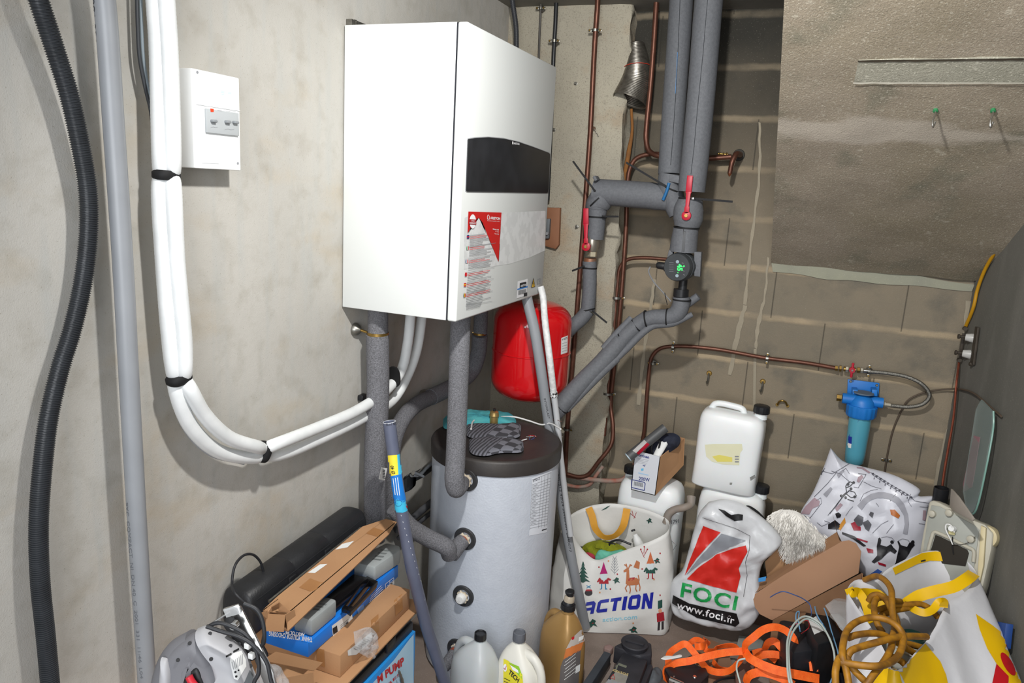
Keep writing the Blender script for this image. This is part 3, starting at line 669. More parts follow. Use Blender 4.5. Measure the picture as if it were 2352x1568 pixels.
# refine tank radius/position from the photo's silhouette
TANKM = M('tank_jacket', '#bcc2cc', .42, .12, c2='#c5cbd4', ns=25, bump=.25, bs=140)
tk = thing('hot_water_tank', 'tall grey cylindrical water tank with black cap, below the boiler', 'water tank', TC)
tb_ = lathe('tank_jacket', TC + V((0, 0, .004)), (0, 0, 1), [(0, TR * .96), (.01, TR), (.4, TR), (TZ - .049, TR)], TANKM, tk, 72)
CAPM = M('tank_cap_black', '#2a2829', .5, c2='#38332f', ns=12, bump=.1, bs=90)
cp_ = lathe('tank_cap', TC + V((0, 0, TZ - .055)), (0, 0, 1), [(0, TR + .003), (.003, TR + .006), (.046, TR + .006), (.052, TR + .003), (.055, TR - .004), (.052, TR - .012), (.0525, .02)], CAPM, tk, 72)
ont = Onto(tb_, .0012); ont2 = Onto(tb_, .002)
RUB = M('rubber_collar', '#2a2b2d', .5, c2='#3a3b3e', ns=30); PU = M('foam_edge', '#d6cdbb', .9, c2='#b8a890', ns=60, bump=.6, bs=90); PUR = M('rust_red', '#a2492e', .8)
def tanksurf(px, py): ont(px, py); p = ont(px, py); n = (V((p.x, p.y, 0)) - V((TC.x, TC.y, 0))).normalized(); return p, n
def port(px, py, r, white=False):
    p, n = tanksurf(px, py); c = V((TC.x, TC.y, p.z)) + n * (TR - .006)
    g = lathe('port_collar', c, n, [(0, r), (.009, r), (.012, r * .94), (.010, r * .62), (.004, r * .58)], RUB, tk, 40)
    R_ = []
    for k in range(24):
        q = 2 * pi * k / 24; rr = r * .56 * (1 + .16 * sin(k * 2.4) + .08 * sin(k * 5.1)); u, w = frame(n); R_.append(c + n * .012 + u * cos(q) * rr + w * sin(q) * rr)
    prism('foam_sealant', R_, n * .008, PU, g, .002)
    if white:
        lathe('white_plug', c + n * .012, n, [(0, r * .48), (.018, r * .47), (.026, r * .36), (.028, r * .1)], M('plug_white', '#e6e6e4', .8, c2='#cfcfcc', ns=60, bump=.6, bs=80), g, 12)
    else:
        lathe('pipe_nut', c + n * .01, n, [(0, r * .42), (.022, r * .42)], PUR, g, 16)
    return c, n
pc1 = port(1072, 1101, .040); pc2 = port(1068, 1237, .040); pc3 = port(1064, 1368, .039, True); pc4 = port(1050, 1490, .039)
# specification table
TP = M('table_paper', '#d3d7de', .55)
tq = [(1221, 1098), (1267, 1080), (1256, 1222), (1215, 1230)]
st = prints('specification_label', [(TP, tq)], ont, tk)
def tl(u, v): a = V((*tq[0], 0)).lerp(V((*tq[1], 0)), u); b = V((*tq[3], 0)).lerp(V((*tq[2], 0)), u); c = a.lerp(b, v); return (c.x, c.y)
pr = []
for k in range(17): pr += [(GREYP, l) for l in line([tl(.02, .12 + k * .047), tl(.97, .12 + k * .047)], .7)]
for u in (.02, .5, .66, .82, .97): pr += [(GREYP, l) for l in line([tl(u, .02 if u in (.02, .97) else .03), tl(u, .9)], .7)]
for k in range(15): pr += [(GREYP, l) for l in line([tl(.06, .145 + k * .047), tl(.3 + .08 * sin(k * 2.), .145 + k * .047)], 1.2)]
pr += [(GREYP, l) for l in line([tl(.02, .03), tl(.97, .03)], .7)] + [(PRINT, l) for l in line([tl(.7, .95), tl(.97, .94)], 2.2)]
prints('table_print', pr, ont2, st)
text('label_text', 'STG 2', tl(.07, .075), tl(.4, .07), tl(.08, .035), ont2, PRINT, st, bold=.02)
# things on the tank cap
ZT = TZ + .0
onc = Onto(cp_, .001)
# air vent (part of the tank)
vp_ = G(1134, 972, z=ZT + .001)
av = lathe('air_vent', vp_, (0, 0, 1), [(0, .0165), (.028, .0165), (.030, .0185), (.034, .0185), (.036, .0175), (.046, .0165), (.049, .010)], M('vent_brass', '#b59a63', .38, .7), tk, 28)
lathe('vent_cap', vp_ + V((0, 0, .047)), (0, 0, 1), [(0, .005), (.012, .005)], BLACK, av, 12)
# socks
def sockmat():
    m, N, L = nodes('sock_knit'); b = N['Principled BSDF']; b.inputs['Roughness'].default_value = .95
    tc = N.new('ShaderNodeTexCoord'); w = N.new('ShaderNodeTexWave'); w.wave_type = 'BANDS'; w.bands_direction = 'X'; w.inputs['Scale'].default_value = 24; w.inputs['Distortion'].default_value = .3
    ck = N.new('ShaderNodeTexChecker'); ck.inputs['Scale'].default_value = 26; sp_ = N.new('ShaderNodeSeparateXYZ'); L.new(tc.outputs['Object'], sp_.inputs[0])
    L.new(tc.outputs['Object'], w.inputs['Vector']); L.new(tc.outputs['Object'], ck.inputs['Vector'])
    r = N.new('ShaderNodeValToRGB'); r.color_ramp.interpolation = 'CONSTANT'; r.color_ramp.elements[1].position = .5; r.color_ramp.elements[0].color = lin('#333338'); r.color_ramp.elements[1].color = lin('#62626a'); L.new(w.outputs['Fac'], r.inputs[0])
    ck.inputs['Color1'].default_value = lin('#37373c'); ck.inputs['Color2'].default_value = lin('#6c6d75')
    g = N.new('ShaderNodeMath'); g.operation = 'GREATER_THAN'; g.inputs[1].default_value = .012; L.new(sp_.outputs['X'], g.inputs[0])
    x = N.new('ShaderNodeMix'); x.data_type = 'RGBA'; L.new(g.outputs[0], x.inputs[0]); L.new(r.outputs[0], x.inputs[6]); L.new(ck.outputs[0], x.inputs[7]); L.new(x.outputs[2], b.inputs['Base Color']); return m
SOCK = sockmat()
def sock(name, P, T, lab):
    p = pillow(name, [G(x, y, z=ZT + .004) for x, y in P], T, SOCK, None, back=.001, wr=.0022, ws=60, rings=8, per=4, k=3.5); tag(p, lab, 'sock', 'socks on the tank cap'); return p
sock('sock', [(1072, 977), (1092, 974), (1150, 976), (1192, 974), (1196, 990), (1190, 1004), (1150, 1008), (1090, 1006), (1074, 1002)], .014, 'dark checked sock nearest the brass vent on the tank cap')
sock('sock', [(1078, 1010), (1120, 1005), (1165, 1009), (1198, 1012), (1202, 1022), (1198, 1038), (1150, 1040), (1112, 1047), (1084, 1042)], .014, 'dark striped sock nearest the front rim of the tank cap')
TEAL = M('teal_cloth', '#2f8fa3', .9, c2='#58a9a6', ns=14, bump=.5, bs=250)
tag(pillow('cleaning_cloth', [G(x, y, z=ZT + .002) for x, y in ((1018, 962), (1040, 947), (1078, 944), (1120, 948), (1170, 950), (1184, 962), (1180, 975), (1130, 972), (1080, 976), (1040, 985), (1022, 984))], .02, TEAL, None, back=.001, wr=.006, ws=30, rings=9), 'crumpled teal cloth on the tank cap behind the brass vent', 'cloth')
WC = M('cable_white', '#d8d8d6', .45)
wc = tag(tube('white_cable', path([(1082, 985, ZT + .02), (1088, 966, ZT + .012), (1110, 956, ZT + .008), (1135, 958, ZT + .02), (1180, 957, ZT + .012), (1215, 966, ZT + .006), (1245, 975, ZT + .006), (1262, 972, ZT + .02), (1288, 985, ZT + .03)], 'z'), .0032, WC, None, n=8, seg=10), 'white electric cable lying across the tank cap', 'cable')
tube('wire_end', path([(1250, 975, ZT + .006), (1270, 964, ZT + .03), (1290, 968, ZT + .05)], 'z'), .0008, M('wire_brown', '#7a3f2f', .5), wc, n=6, seg=6)
cc_ = thing('wire_offcuts', 'tiny white, blue and red wire offcuts on the tank cap', 'wire', G(1221, 1003, z=ZT + .001))
for k in range(7):
    a = G(1214 + k * 2.6, 1003 + 4 * sin(k * 2), z=ZT + .0015); d = V((cos(k * 1.9), sin(k * 1.9), .15)) * .009
    tube('strand', [a - d, a + d * .2, a + d], .0008, (WC, M('wire_blue', '#2c5aa8', .5), REDP)[k % 3], cc_, n=2, seg=6)
tube('strand', path([(1196, 1012, ZT + .003), (1210, 1008, ZT + .003)], 'z'), .002, WC, cc_, n=1, seg=8)

# foam-covered pipes under the boiler
zb_ = bz0
lp_ = thing('insulated_pipe', 'thick grey foam-covered pipe against the wall, left of the tank', 'pipe', G(865, 900, x=.085))
p0 = G(868, 716, x=.085); pe = G(866, 1230, x=.085)
ft = tube('foam_sleeve', [V((.085, p0.y, zb_ + .003)), G(868, 766, x=.085)], .0315, FOAMR, lp_, n=1, seg=24)
ft = tube('foam_sleeve', [G(867, 768, x=.085), G(868, 900, x=.085), G(862, 1050, x=.085), G(860, 1240, x=.085)], .036, FOAMR, lp_, n=6, seg=28)
cq = G(868, 766, x=.085); tie('pipe_clamp', cq, (0, 0, 1), .033, lp_, .010, m=BRASS)
cw = G(816, 756, x=.004)
clp = lathe('wall_cup', cw, (1, 0, 0), [(-.002, .021), (.004, .021), (.014, .014), (.022, .006)], STEEL, lp_, 24)
tube('threaded_rod', [cw + V((.02, 0, 0)), G(846, 764, x=.05), cq + V((-.02, -.02, 0))], .0042, BRASS, lp_, n=4, seg=10)
fp = thing('insulated_pipe', 'grey foam-covered pipe dropping from the boiler in front of the tank', 'pipe', G(1050, 900, x=.33))
q1 = G(1058, 742, x=.33); e1 = pc1[0]
pa = G(1049, 1040, x=.345); Pp = [V((.32, q1.y + .02, zb_ + .003)), G(1055, 820, x=.33), G(1050, 960, x=.335), G(1046, 1060, x=.345), G(1044, 1100, x=.35), G(1048, 1122, x=.355), G(1058, 1118, x=.36), e1 + pc1[1] * .028]
tube('foam_sleeve', Pp, [.0315, .0315, .0315, .0315, .0315, .030, .023, .019], FOAMR, fp, n=8, seg=28)
sp_ = thing('insulated_pipe', 'grey foam-covered pipe bending into the second port of the tank', 'pipe', G(1000, 1250, x=.22))
e2 = pc2[0] + pc2[1] * .02
J = e2 + pc2[1] * .06 + V((-.018, .0, -.028))
tube('foam_sleeve', [G(905, 1165, y=1.93), G(940, 1208, y=1.96), G(985, 1236, y=2.0), G(1025, 1256, y=2.02), J], .0285, FOAMR, sp_, n=8, seg=26)
tube('foam_elbow', [J + V((.004, 0, .001)), J.lerp(e2, .5), e2], [.0285, .0275, .025], FOAMR, sp_, n=4, seg=26)
e4 = pc4[0] + pc4[1] * .01
tag(tube('insulated_pipe', [e4, e4 + pc4[1] * .05 + V((-.01, 0, -.03)), G(1010, 1540, x=.2), G(990, 1600, x=.15)], .02, FOAMR, None, n=6, seg=22), 'grey foam-covered pipe leaving the lowest port of the tank', 'pipe')
bp_ = thing('insulated_pipe', 'mottled grey foam pipe curving behind the tank towards the left wall', 'pipe', G(1000, 900, x=.05))
tube('foam_sleeve', [V((.13, G(1103, 735, x=.13).y, zb_ + .003)), G(1103, 765, x=.13)], .028, FOAMR, bp_, n=1, seg=20)
tube('foam_sleeve', [G(1102, 768, x=.13), G(1099, 810, x=.12), G(1085, 850, x=.10), G(1055, 878, x=.08), G(990, 912, x=.055)], .0315, FOAMR, bp_, n=8, seg=24)
tube('foam_sleeve', [G(990, 912, x=.055), G(955, 930, x=.055), G(925, 962, x=.055), G(905, 1010, x=.055), G(900, 1080, x=.055), G(900, 1180, x=.055)], .0285, FOAMR, bp_, n=8, seg=24)
tie('pipe_clamp', G(1102, 766, x=.13), (0, 0, 1), .0245, bp_, .008, m=BRASS)
tube('threaded_rod', [G(1102, 766, x=.13) + V((-.028, 0, 0)), G(1092, 764, x=.03)], .004, BRASS, bp_, n=1, seg=8)
mf_ = G(970, 902, x=.012); tag(prism('wall_bracket', [G(x, y, x=.008) for x, y in ((959, 908), (966, 896), (974, 893), (980, 901), (970, 903), (962, 910))], (.02, 0, 0), STEEL, None, .001), 'small bright bracket on the wall above the curved foam pipe', 'bracket')
# dirt filter with valve assembly
ff = thing('dirt_filter', 'black plastic filter with chrome valves between hose and tank', 'filter', G(955, 1090, x=.14))
fb = loft('filter_body', [(G(930, 1112, x=.14), V((0, .02, 0)).normalized(), V((0, 0, 1)), .014, .03, 4), (G(945, 1104, x=.14), V((0, 1, 0)), V((0, 0, 1)), .016, .032, 4), (G(952, 1100, x=.14), V((0, 1, 0)), V((0, 0, 1)), .012, .027, 4)], BLACK, ff)
tube('black_pipe', path([(945, 1098, .12), (970, 1085, .10), (1000, 1062, .08)], 'x'), .016, BLACK, ff, n=4)
tube('chrome_hose', path([(946, 1090, .15), (962, 1089, .15), (975, 1076, .14), (992, 1060, .12), (1000, 1048, .11)], 'x'), .0085, CHROME, ff, n=5, rf=lambda i, n, r: r * (1 + .12 * (i % 2)))
tube('drain_spout', path([(949, 1085, .16), (958, 1088, .165), (972, 1094, .17)], 'x'), [.008, .005, .005], CHROME, ff, n=3)
bt = prism('barcode_tag', [G(x, y, x=.155) for x, y in ((876, 1073), (889, 1075), (883, 1103), (870, 1100))], (.001, 0, 0), PAPER, ff)
prints('tag_print', [(PRINT, [(879, 1078 + k * 3.6), (885, 1079 + k * 3.6), (884.6, 1080.6 + k * 3.6), (878.6, 1079.6 + k * 3.6)]) for k in range(6)], onplane(G(879, 1088, x=.1565), (1, 0, 0), .0006), bt)
for (a, b2, r) in (((940, 1195), (995, 1150), .014), ((945, 1214), (1000, 1168), .009)):
    tag(tube('black_pipe', [G(a[0] - 30, a[1] + 22, x=.03), G(*a, x=.04), G(*b2, x=.05)], r, M('dusty_black', '#34353a', .6, c2='#55565a', ns=20, bump=.5, bs=40), None, n=3), 'dusty black pipe low on the wall behind the %s foam elbow' % ('upper side of the' if r > .01 else 'lower side of the'), 'pipe')
# expansion vessel
VC = G(1220, 803, y=2.76); VR = .158
ves = thing('expansion_vessel', 'red expansion vessel hanging behind the boiler drain pipes', 'expansion vessel', V((VC.x, VC.y, VC.z - .2)))
VRED = M('vessel_red', '#c40f16', .18, coat=.6)
H = .405; prof = []
for k in range(9): t = k / 8 * pi / 2; prof.append((.085 * (1 - cos(t)), .02 + (VR - .02) * sin(t) ** .75))
prof += [(H / 2 - .004, VR), (H / 2 - .002, VR + .0025), (H / 2 + .002, VR + .0025), (H / 2 + .004, VR)]
for k in range(9): t = k / 8 * pi / 2; prof.append((H - .085 * (1 - sin(t)), .02 + (VR - .02) * cos(t) ** .75))
vb = lathe('vessel_shell', VC - V((0, 0, H / 2)), (0, 0, 1), prof, VRED, ves, 64)
onv = Onto(vb, .001); onv2 = Onto(vb, .0017)
vl = prints('vessel_label', [(PAPER, [(1289, 776), (1304, 770), (1303, 809), (1288, 814)])], onv, ves)
text('label_text', 'W WATTS', (1290.5, 782.5), (1302.5, 778), (1290.5, 778), onv2, PRINT, vl, bold=.02)
prints('label_lines', [(GREYP, l) for k in range(4) for l in line([(1290.5, 789 + k * 6), (1302, 785.5 + k * 6)], .7)], onv2, vl)
prints('white_decal', [(PW, l) for l in line([(1205, 750), (1208, 752)], 4)], onv, ves)
# waste pipe and white corrugated drain
P = path([(1209, 678, 2.50), (1228, 760, 2.51), (1244, 860, 2.53), (1260, 970, 2.57), (1279, 1080, 2.60), (1298, 1200, 2.62), (1322, 1330, 2.63), (1345, 1440, 2.63)], 'y')
P.insert(0, P[0] + V((-.004, 0, .035)))
gp = tag(tube('waste_pipe', P, .0195, PVC, None, n=6, seg=24), 'long grey waste pipe leaning from the boiler to the floor beside the tank', 'pipe')
og = Onto(gp, .0007)
text('printed_marking', 'INTERPLAST', (1249, 915), (1259, 962), (1253.5, 914), og, PRINT, gp, maxl=5)
text('printed_marking', 'BU N1-212 42/24 33960401 2040077', (1276, 1070), (1308, 1268), (1281, 1069), og, PRINT, gp, maxl=5)
P = path([(1247, 680, 2.56), (1251, 730, 2.53), (1262, 820, 2.50), (1272, 905, 2.53)], 'y')
P.insert(0, P[0] + V((-.012, 0, .035)))
wp = thing('drain_pipe', 'white-wrapped condensate pipe crossing the red vessel', 'pipe', P[0])
tube('white_sleeve', P, .0125, M('white_wrap', '#d9dad9', .6, c2='#b9b9b8', ns=60, bump=.8, bs=70), wp, n=6, seg=18)
P2 = [P[-1]] + path([(1279, 960, 2.55), (1288, 1050, 2.57), (1300, 1150, 2.585), (1311, 1230, 2.59)], 'y')
tube('grey_pipe', P2, .0115, M('pale_grey_pipe', '#b6b8ba', .5), wp, n=5, seg=16)
tie('chequered_tape', P[-1], P[-1] - P[-2], .0125, wp, .018, m=M('tape_checks', '#d8d8d8', .5, c2='#151515', ns=150, amt=.05))
# flexible hose leaning in front of the tank
P = path([(894, 968, .25), (906, 1060, .27), (917, 1140, .29), (930, 1220, .31), (945, 1300, .335), (962, 1370, .355), (980, 1440, .37), (1003, 1510, .39), (1030, 1590, .41)], 'x')
HOSE = M('hose_blue_grey', '#53586a', .4, c2='#5c6173', ns=20)
hs = thing('flexible_hose', 'blue-grey flexible pool hose with a yellow and blue label, leaning before the tank', 'hose', P[-1])
vs, fs = tubegeo(resample(spline(P, 8), .0022), .0182, 26, False, rf=lambda i, n, r: r + .00025 * (i % 2)); n_ = len(vs)
hb = mk('hose_body', vs, fs, HOSE, hs); sm = hb.modifiers.new('wall', 'SOLIDIFY'); sm.thickness = .0026; sm.offset = -1
rm = P[0]; ax = (P[0] - P[1]).normalized(); lathe('hose_rim', rm - ax * .001, ax, [(0, .0165), (.0012, .0165), (.0014, .0184), (-.0005, .0186)], M('cut_rim', '#b9bcc2', .5), hs, 26, cap=False)
oh = Onto(hb, .0009); oh2 = Onto(hb, .0016)
LB = M('label_blue2', '#1d74c4', .4); LC = M('label_cyan', '#3fb2d6', .4); LY = M('label_yellow', '#e6d23c', .4)
hl = prints('hose_label', [(LB, [(889, 1095), (922, 1088), (927, 1124), (934, 1151), (900, 1160), (893, 1120)]), (LC, [(900, 1160), (913, 1143), (918, 1150), (934, 1148), (938, 1172), (925, 1177), (906, 1176)]), (LY, [(888, 1046), (912, 1044), (915, 1090), (892, 1094)]), (LC, [(912, 1044), (921, 1042), (925, 1088), (915, 1090)])], oh, hs, maxl=5)
text('label_text', 'Ø 40', (908, 1088), (904, 1069), (900, 1088), oh2, PRINT, hl, bold=.01, maxl=4)
prints('label_lines', [(PW, l) for (x, y0, y1) in ((903, 1098, 1136), (908, 1097, 1137), (913, 1096, 1137)) for l in line([(x, y0), (x + 5, y1)], 1.3)] + [(M('ring_ink', '#2c6c92', .5), l) for l in line([(917 + 8 * cos(k * .5) - 2, 1155 + 7 * sin(k * .5)) for k in range(13)], .8)] + [(REDP, [(932, 1161), (937, 1160), (938, 1166), (934, 1167)])], oh2, hl, maxl=5)
prints('hose_print', [(PW, l) for k in range(24) for l in line([(921 + k * 4.1 + .07 * k * k * .6, 1182 + k * 15), (922 + k * 4.1 + .07 * k * k * .6, 1185 + k * 15)], .8)], oh, hs)
text('hose_print', 'FLEX 40', (887, 978), (908, 975), (887, 972), oh, PRINT, hs, maxl=5)

# ================================================================ PILASTER AND TOP PIPES
def clip(name, px, py, w, ax='y', val=None, lab='', vert=True, b=None, grp=None, par=None):
    p = G(px, py, **({ax: val} if b is None else {'b': b})); t = thing(name, lab, 'pipe clip', p, grp) if par is None else par
    r = pw(w, p) / 2; a = V((0, 0, 1)) if vert else V((1, TB, 0)).normalized(); s = V((1, 0, 0)) if vert else V((0, 0, 1))
    lathe('ring', p - a * .005, a, [(0, r), (0, r + .002), (.010, r + .002), (.010, r)], STEEL, t, 20, cap=False)
    for q in (-1, 1):
        c = p + s * q * (r + .008); k = cbox('ear', c, (.013, .005, .010) if vert else (.010, .005, .013), STEEL, t, .001); lathe('screw', c + V((0, -.001, 0)), (0, -1, 0), [(0, .004), (.006, .004)], BRASS, t, 6)
    lathe('rosette', p + V((0, r + .004, 0)), (0, 1, 0), [(0, .009), (.004, .013)], STEEL, t, 16)
    return t
tag(corr('corrugated_conduit', path([(1168, -60, 2.95), (1178, 10, 2.97), (1185, 60, 2.99), (1186, 100, 3.0), (1186, 175, 3.02)], 'y'), .0105, .004, .0014, M('conduit_darkgrey', '#3c3e42', .45)), 'dark grey corrugated conduit dropping behind the top of the boiler', 'conduit')
tag(tube('thin_conduit', path([(1243, -60, 3.04), (1242, 20, 3.04), (1239, 90, 3.04), (1237, 170, 3.04)], 'y'), .0045, M('painted_dark', '#4a4742', .5), None, n=4, seg=10), 'thin brown-grey pipe behind the boiler, between two darker lines', 'pipe')
clip('pipe_clip', 1242, 19, 7, 'y', 3.04, 'small clip on the thin brown-grey pipe at the top of the frame')
tag(tube('black_conduit', path([(1280, -60, 3.03), (1276, 50, 3.03), (1272, 120, 3.03), (1268, 240, 3.03), (1258, 460, 3.03)], 'y'), .0085, M('conduit_black2', '#1f2123', .4), None, n=4, seg=12), 'straight black pipe passing down behind the boiler right corner', 'pipe')
clip('pipe_clip', 1273, 94, 11, 'y', 3.03, 'clip holding the straight black pipe near the boiler top')
CU = [(1374, -60, 3.01), (1373, 0, 3.01), (1366, 100, 3.02), (1356, 300, 3.02), (1343, 480, 3.02), (1330, 650, 3.02), (1318, 800, 3.02), (1303, 980, 3.02), (1298, 1090, 3.02)]
tag(tube('copper_pipe', path(CU, 'y'), .0105, COPPER, None, n=4, seg=16), 'tall copper pipe running down the pilaster right of the boiler', 'pipe')
clip('pipe_clip', 1367, 70, 15, 'y', 3.02, 'clip near the top of the tall copper pipe on the pilaster')
clip('pipe_clip', 1302, 985, 14, 'y', 3.02, 'clip near the foot of the tall copper pipe on the pilaster')
for px, py in ((1323, 192), (1273, 298), (1325, 520)):
    p = G(px, py, y=3.075); t = tag(lathe('wall_bolt', p, (0, -1, 0), [(0, .008), (.002, .008), (.0025, .005), (.016, .005)], STEEL, None, 6), {192: 'single bolt high on the pilaster left of the copper pipe', 298: 'brass-coloured bolt beside the boiler edge at display height', 520: 'bolt end left of the lower red valve'}[py], 'bolt')
p = G(1364, 295, y=3.078); lk = thing('chain_bracket', 'rusty hook plate with a short chain on the pilaster', 'hook', p)
lathe('plate', p, (0, -1, 0), [(0, .008), (.003, .008)], M('rust_plate', '#5f4a3a', .8), lk, 14)
for k in range(5):
    c = p + V((.004 + k * .0045, -.008, -.006 - k * .006)); lathe('chain_link', c, (1 if k % 2 else 0, .4, .3), [(0, .0026), (.0008, .0036), (.0016, .0026)], STEEL, lk, 10, cap=False)
# wooden mounting board with the grey socket
wbd = thing('mounting_board', 'small brown wooden board with a grey socket right of the boiler', 'board', G(1270, 525, y=3.07))
cb = [G(x, y, y=3.05) for x, y in ((1240, 476), (1286, 477), (1283, 562), (1276, 572), (1240, 562))]
prism('board', cb, (0, .022, 0), M('old_wood', '#7d5238', .7, c2='#8e6144', ns=12), wbd, .002)
gs = box('socket', G(1238, 548, y=3.03), G(1260, 548, y=3.03) - G(1238, 548, y=3.03), (0, .02, 0), (0, 0, .085), M('socket_grey', '#5d6266', .5), wbd, .003)
lathe('knob', G(1257, 536, y=3.03), (0, -1, 0), [(0, .008), (.01, .007)], GREYP, gs, 16)
# cracks in the pilaster
onp = lambda px, py: G(px, py, y=YP - .016)
# ================================================================ DUCT BEHIND THE PILASTER EDGE
P = path([(1462, 100, 3.14), (1465, 150, 3.13), (1462, 190, 3.11), (1446, 232, 3.09)], 'y')
Pd = resample(spline(P, 10), .003)
vs, fs = tubegeo(Pd, [.032, .050, .066, .074], 28, False, rf=lambda i, n, r: r + .0018 * (i % 2), flat=.9)
du = mk('flexible_duct', vs, fs, M('duct_alu', '#9a958c', .35, .85, c2='#6f6a61', ns=40), None); sm = du.modifiers.new('wall', 'SOLIDIFY'); sm.thickness = .0015
tag(du, 'crumpled aluminium flexible duct poking from behind the pilaster', 'duct')
k_ = int(len(Pd) * .42); vs, fs = tubegeo(Pd[k_:k_ + 2], .0605, 28, False, flat=.91); mk('red_ring', vs, fs, M('duct_red', '#a2301f', .5), du)
tag(tube('rusty_stain_pipe', path([(1450, 250, 3.16), (1452, 300, 3.16), (1444, 350, 3.16), (1432, 420, 3.16), (1424, 460, 3.16)], 'y'), [.006, .006, .010, .010, .006], M('rust_orange', '#8a5a28', .9, c2='#6d4a2a', ns=40, bump=.6, bs=60), None, n=5), 'rust-orange crust running down beside the pilaster edge', 'rust crust')
# copper loop right of the pilaster
tag(tube('copper_pipe', path([(1512, -60, 3.08), (1508, 0, 3.08), (1503, 80, 3.08), (1494, 200, 3.08), (1486, 280, 3.08), (1484, 320, 3.08), (1490, 345, 3.09), (1506, 356, 3.11), (1540, 362, 3.13), (1600, 364, 3.14), (1650, 362, 3.15), (1680, 360, 3.15)], 'y'), .0105, COPPER, None, n=8, seg=16), 'copper pipe descending from the ceiling left of the grey foam risers and turning right', 'pipe')
tag(tube('copper_pipe', path([(1530, 355, 3.12), (1490, 354, 3.12), (1460, 365, 3.12), (1446, 390, 3.12), (1441, 430, 3.12), (1438, 520, 3.12), (1425, 700, 3.11), (1410, 850, 3.11), (1403, 930, 3.11), (1408, 980, 3.08), (1404, 1020, 3.06), (1375, 1060, 3.04), (1350, 1090, 3.035), (1330, 1095, 3.03), (1300, 1088, 3.03)], 'y'), .0095, COPPER, None, n=8, seg=16), 'long copper pipe hugging the broken edge of the pilaster', 'pipe')
tag(tube('copper_pipe', path([(1600, 600, 3.12), (1540, 596, 3.13), (1470, 592, 3.13), (1440, 597, 3.13), (1424, 615, 3.13), (1418, 660, 3.13), (1408, 780, 3.12), (1396, 900, 3.11), (1388, 1000, 3.10)], 'y'), .008, COPPER, None, n=8, seg=14), 'copper pipe coming from behind the pump and turning down', 'pipe')
clip('pipe_clip', 1416, 683, 24, 'y', 3.11, 'double clip on the two copper pipes by the pilaster, level with the pump base')
clip('pipe_clip', 1396, 903, 22, 'y', 3.10, 'double clip on the two copper pipes by the pilaster, level with the vessel base')
tp_ = thing('tap_stub', 'copper tap stub with brass nipple on the back wall right of the risers', 'tap', G(1686, 360, b=.03))
lathe('escutcheon', G(1697, 356, b=.002), BN, [(0, .024), (.006, .022)], M('dark_stone', '#35332e', .8), tp_, 20)
tube('copper_elbow', [G(1700, 356, b=.004), G(1697, 354, b=.07), G(1690, 355, b=.12), G(1682, 371, b=.135), G(1676, 398, b=.135)], [.012, .012, .011, .010, .009], COPPER, tp_, n=6)
lathe('solder_tip', G(1676, 398, b=.135), (0, 0, -1), [(0, .009), (.012, .002)], M('bright_copper', '#a86a4a', .35, .8), tp_, 14)
tube('brass_nipple', [G(1650, 353, b=.05), G(1672, 355, b=.05)], .005, BRASS, tp_, n=1, rf=None)
for px in (1653, 1662, 1669): lathe('nut', G(px, 354, b=.05), (1, 0, 0), [(-.002, .0075), (.002, .0075)], BRASS, tp_, 6)
# ================================================================ FOAM RISERS, VALVES, PUMP
FBL = M('foam_slit', '#1d3440', .8); SLIT = M('foam_seam', '#2b2d31', .9); BLUEP = M('blue_pipe', '#1c5c8c', .5)
rl = thing('insulated_riser', 'left grey foam-covered vertical pipe of the back riser pair', 'pipe', G(1530, 400, y=2.9))
P = path([(1568, -70, 2.96), (1565, 0, 2.955), (1554, 160, 2.95), (1542, 330, 2.94), (1538, 400, 2.93)], 'y')
a_ = tube('foam_sleeve', P, .044, FOAM, rl, n=4, seg=30)
tube('foam_sleeve', path([(1540, 400, 2.89), (1537, 425, 2.89), (1555, 478, 2.90), (1560, 490, 2.9)], 'y'), [.044, .043, .042, .040], FOAM, rl, n=4, seg=30)
oa = Onto(a_, .0008)
prints('seam', [(SLIT, l) for l in line([(1562, 0), (1558, 100), (1552, 220), (1545, 320), (1539, 398)], 1.4)] + [(BLUEP, l) for l in line([(1556, 120), (1554, 165), (1551, 215)], 1.6)], oa, rl, maxl=30)
box('foam_patch', G(1536, 416, y=2.842), G(1562, 422, y=2.842) - G(1536, 416, y=2.842), (0, .006, 0), G(1539, 399, y=2.842) - G(1536, 416, y=2.842), FOAM, rl, .002)
tube('blue_pipe', path([(1537, 420, 2.846), (1531, 440, 2.846), (1523, 459, 2.85)], 'y'), .006, BLUEP, rl, n=3)
tie('cable_tie', G(1541, 433, y=2.893), V((.35, 0, 1)), .0445, rl, tail=(G(1530, 428, y=2.845), G(1438, 373, y=2.84)))
rr_ = thing('insulated_riser', 'right grey foam-covered vertical pipe of the back riser pair, with a red valve', 'pipe', G(1600, 300, y=2.83))
b_ = tube('foam_sleeve', path([(1636, -70, 2.83), (1628, 0, 2.83), (1612, 200, 2.83), (1597, 360, 2.83), (1588, 440, 2.83)], 'y'), .0495, FOAM, rr_, n=4, seg=32)
ob = Onto(b_, .0008)
prints('seam', [(SLIT, l) for l in line([(1625, 0), (1615, 120), (1603, 240), (1594, 340), (1587, 400)], 1.3)], ob, rr_, maxl=30)
tube('foam_sleeve', path([(1587, 456, 2.83), (1582, 480, 2.83), (1580, 505, 2.83), (1577, 521, 2.83)], 'y'), [.043, .0545, .0545, .046], FOAM, rr_, n=6, seg=32)
c3 = tube('foam_sleeve', path([(1576, 523, 2.83), (1572, 550, 2.83), (1569, 578, 2.83)], 'y'), [.046, .049, .051], FOAM, rr_, n=4, seg=32)
oc = Onto(c3, .001); prints('slit', [(BLACK, [(1569, 524), (1576, 524), (1574, 545), (1572, 578), (1565, 578), (1568, 550)])], oc, rr_)
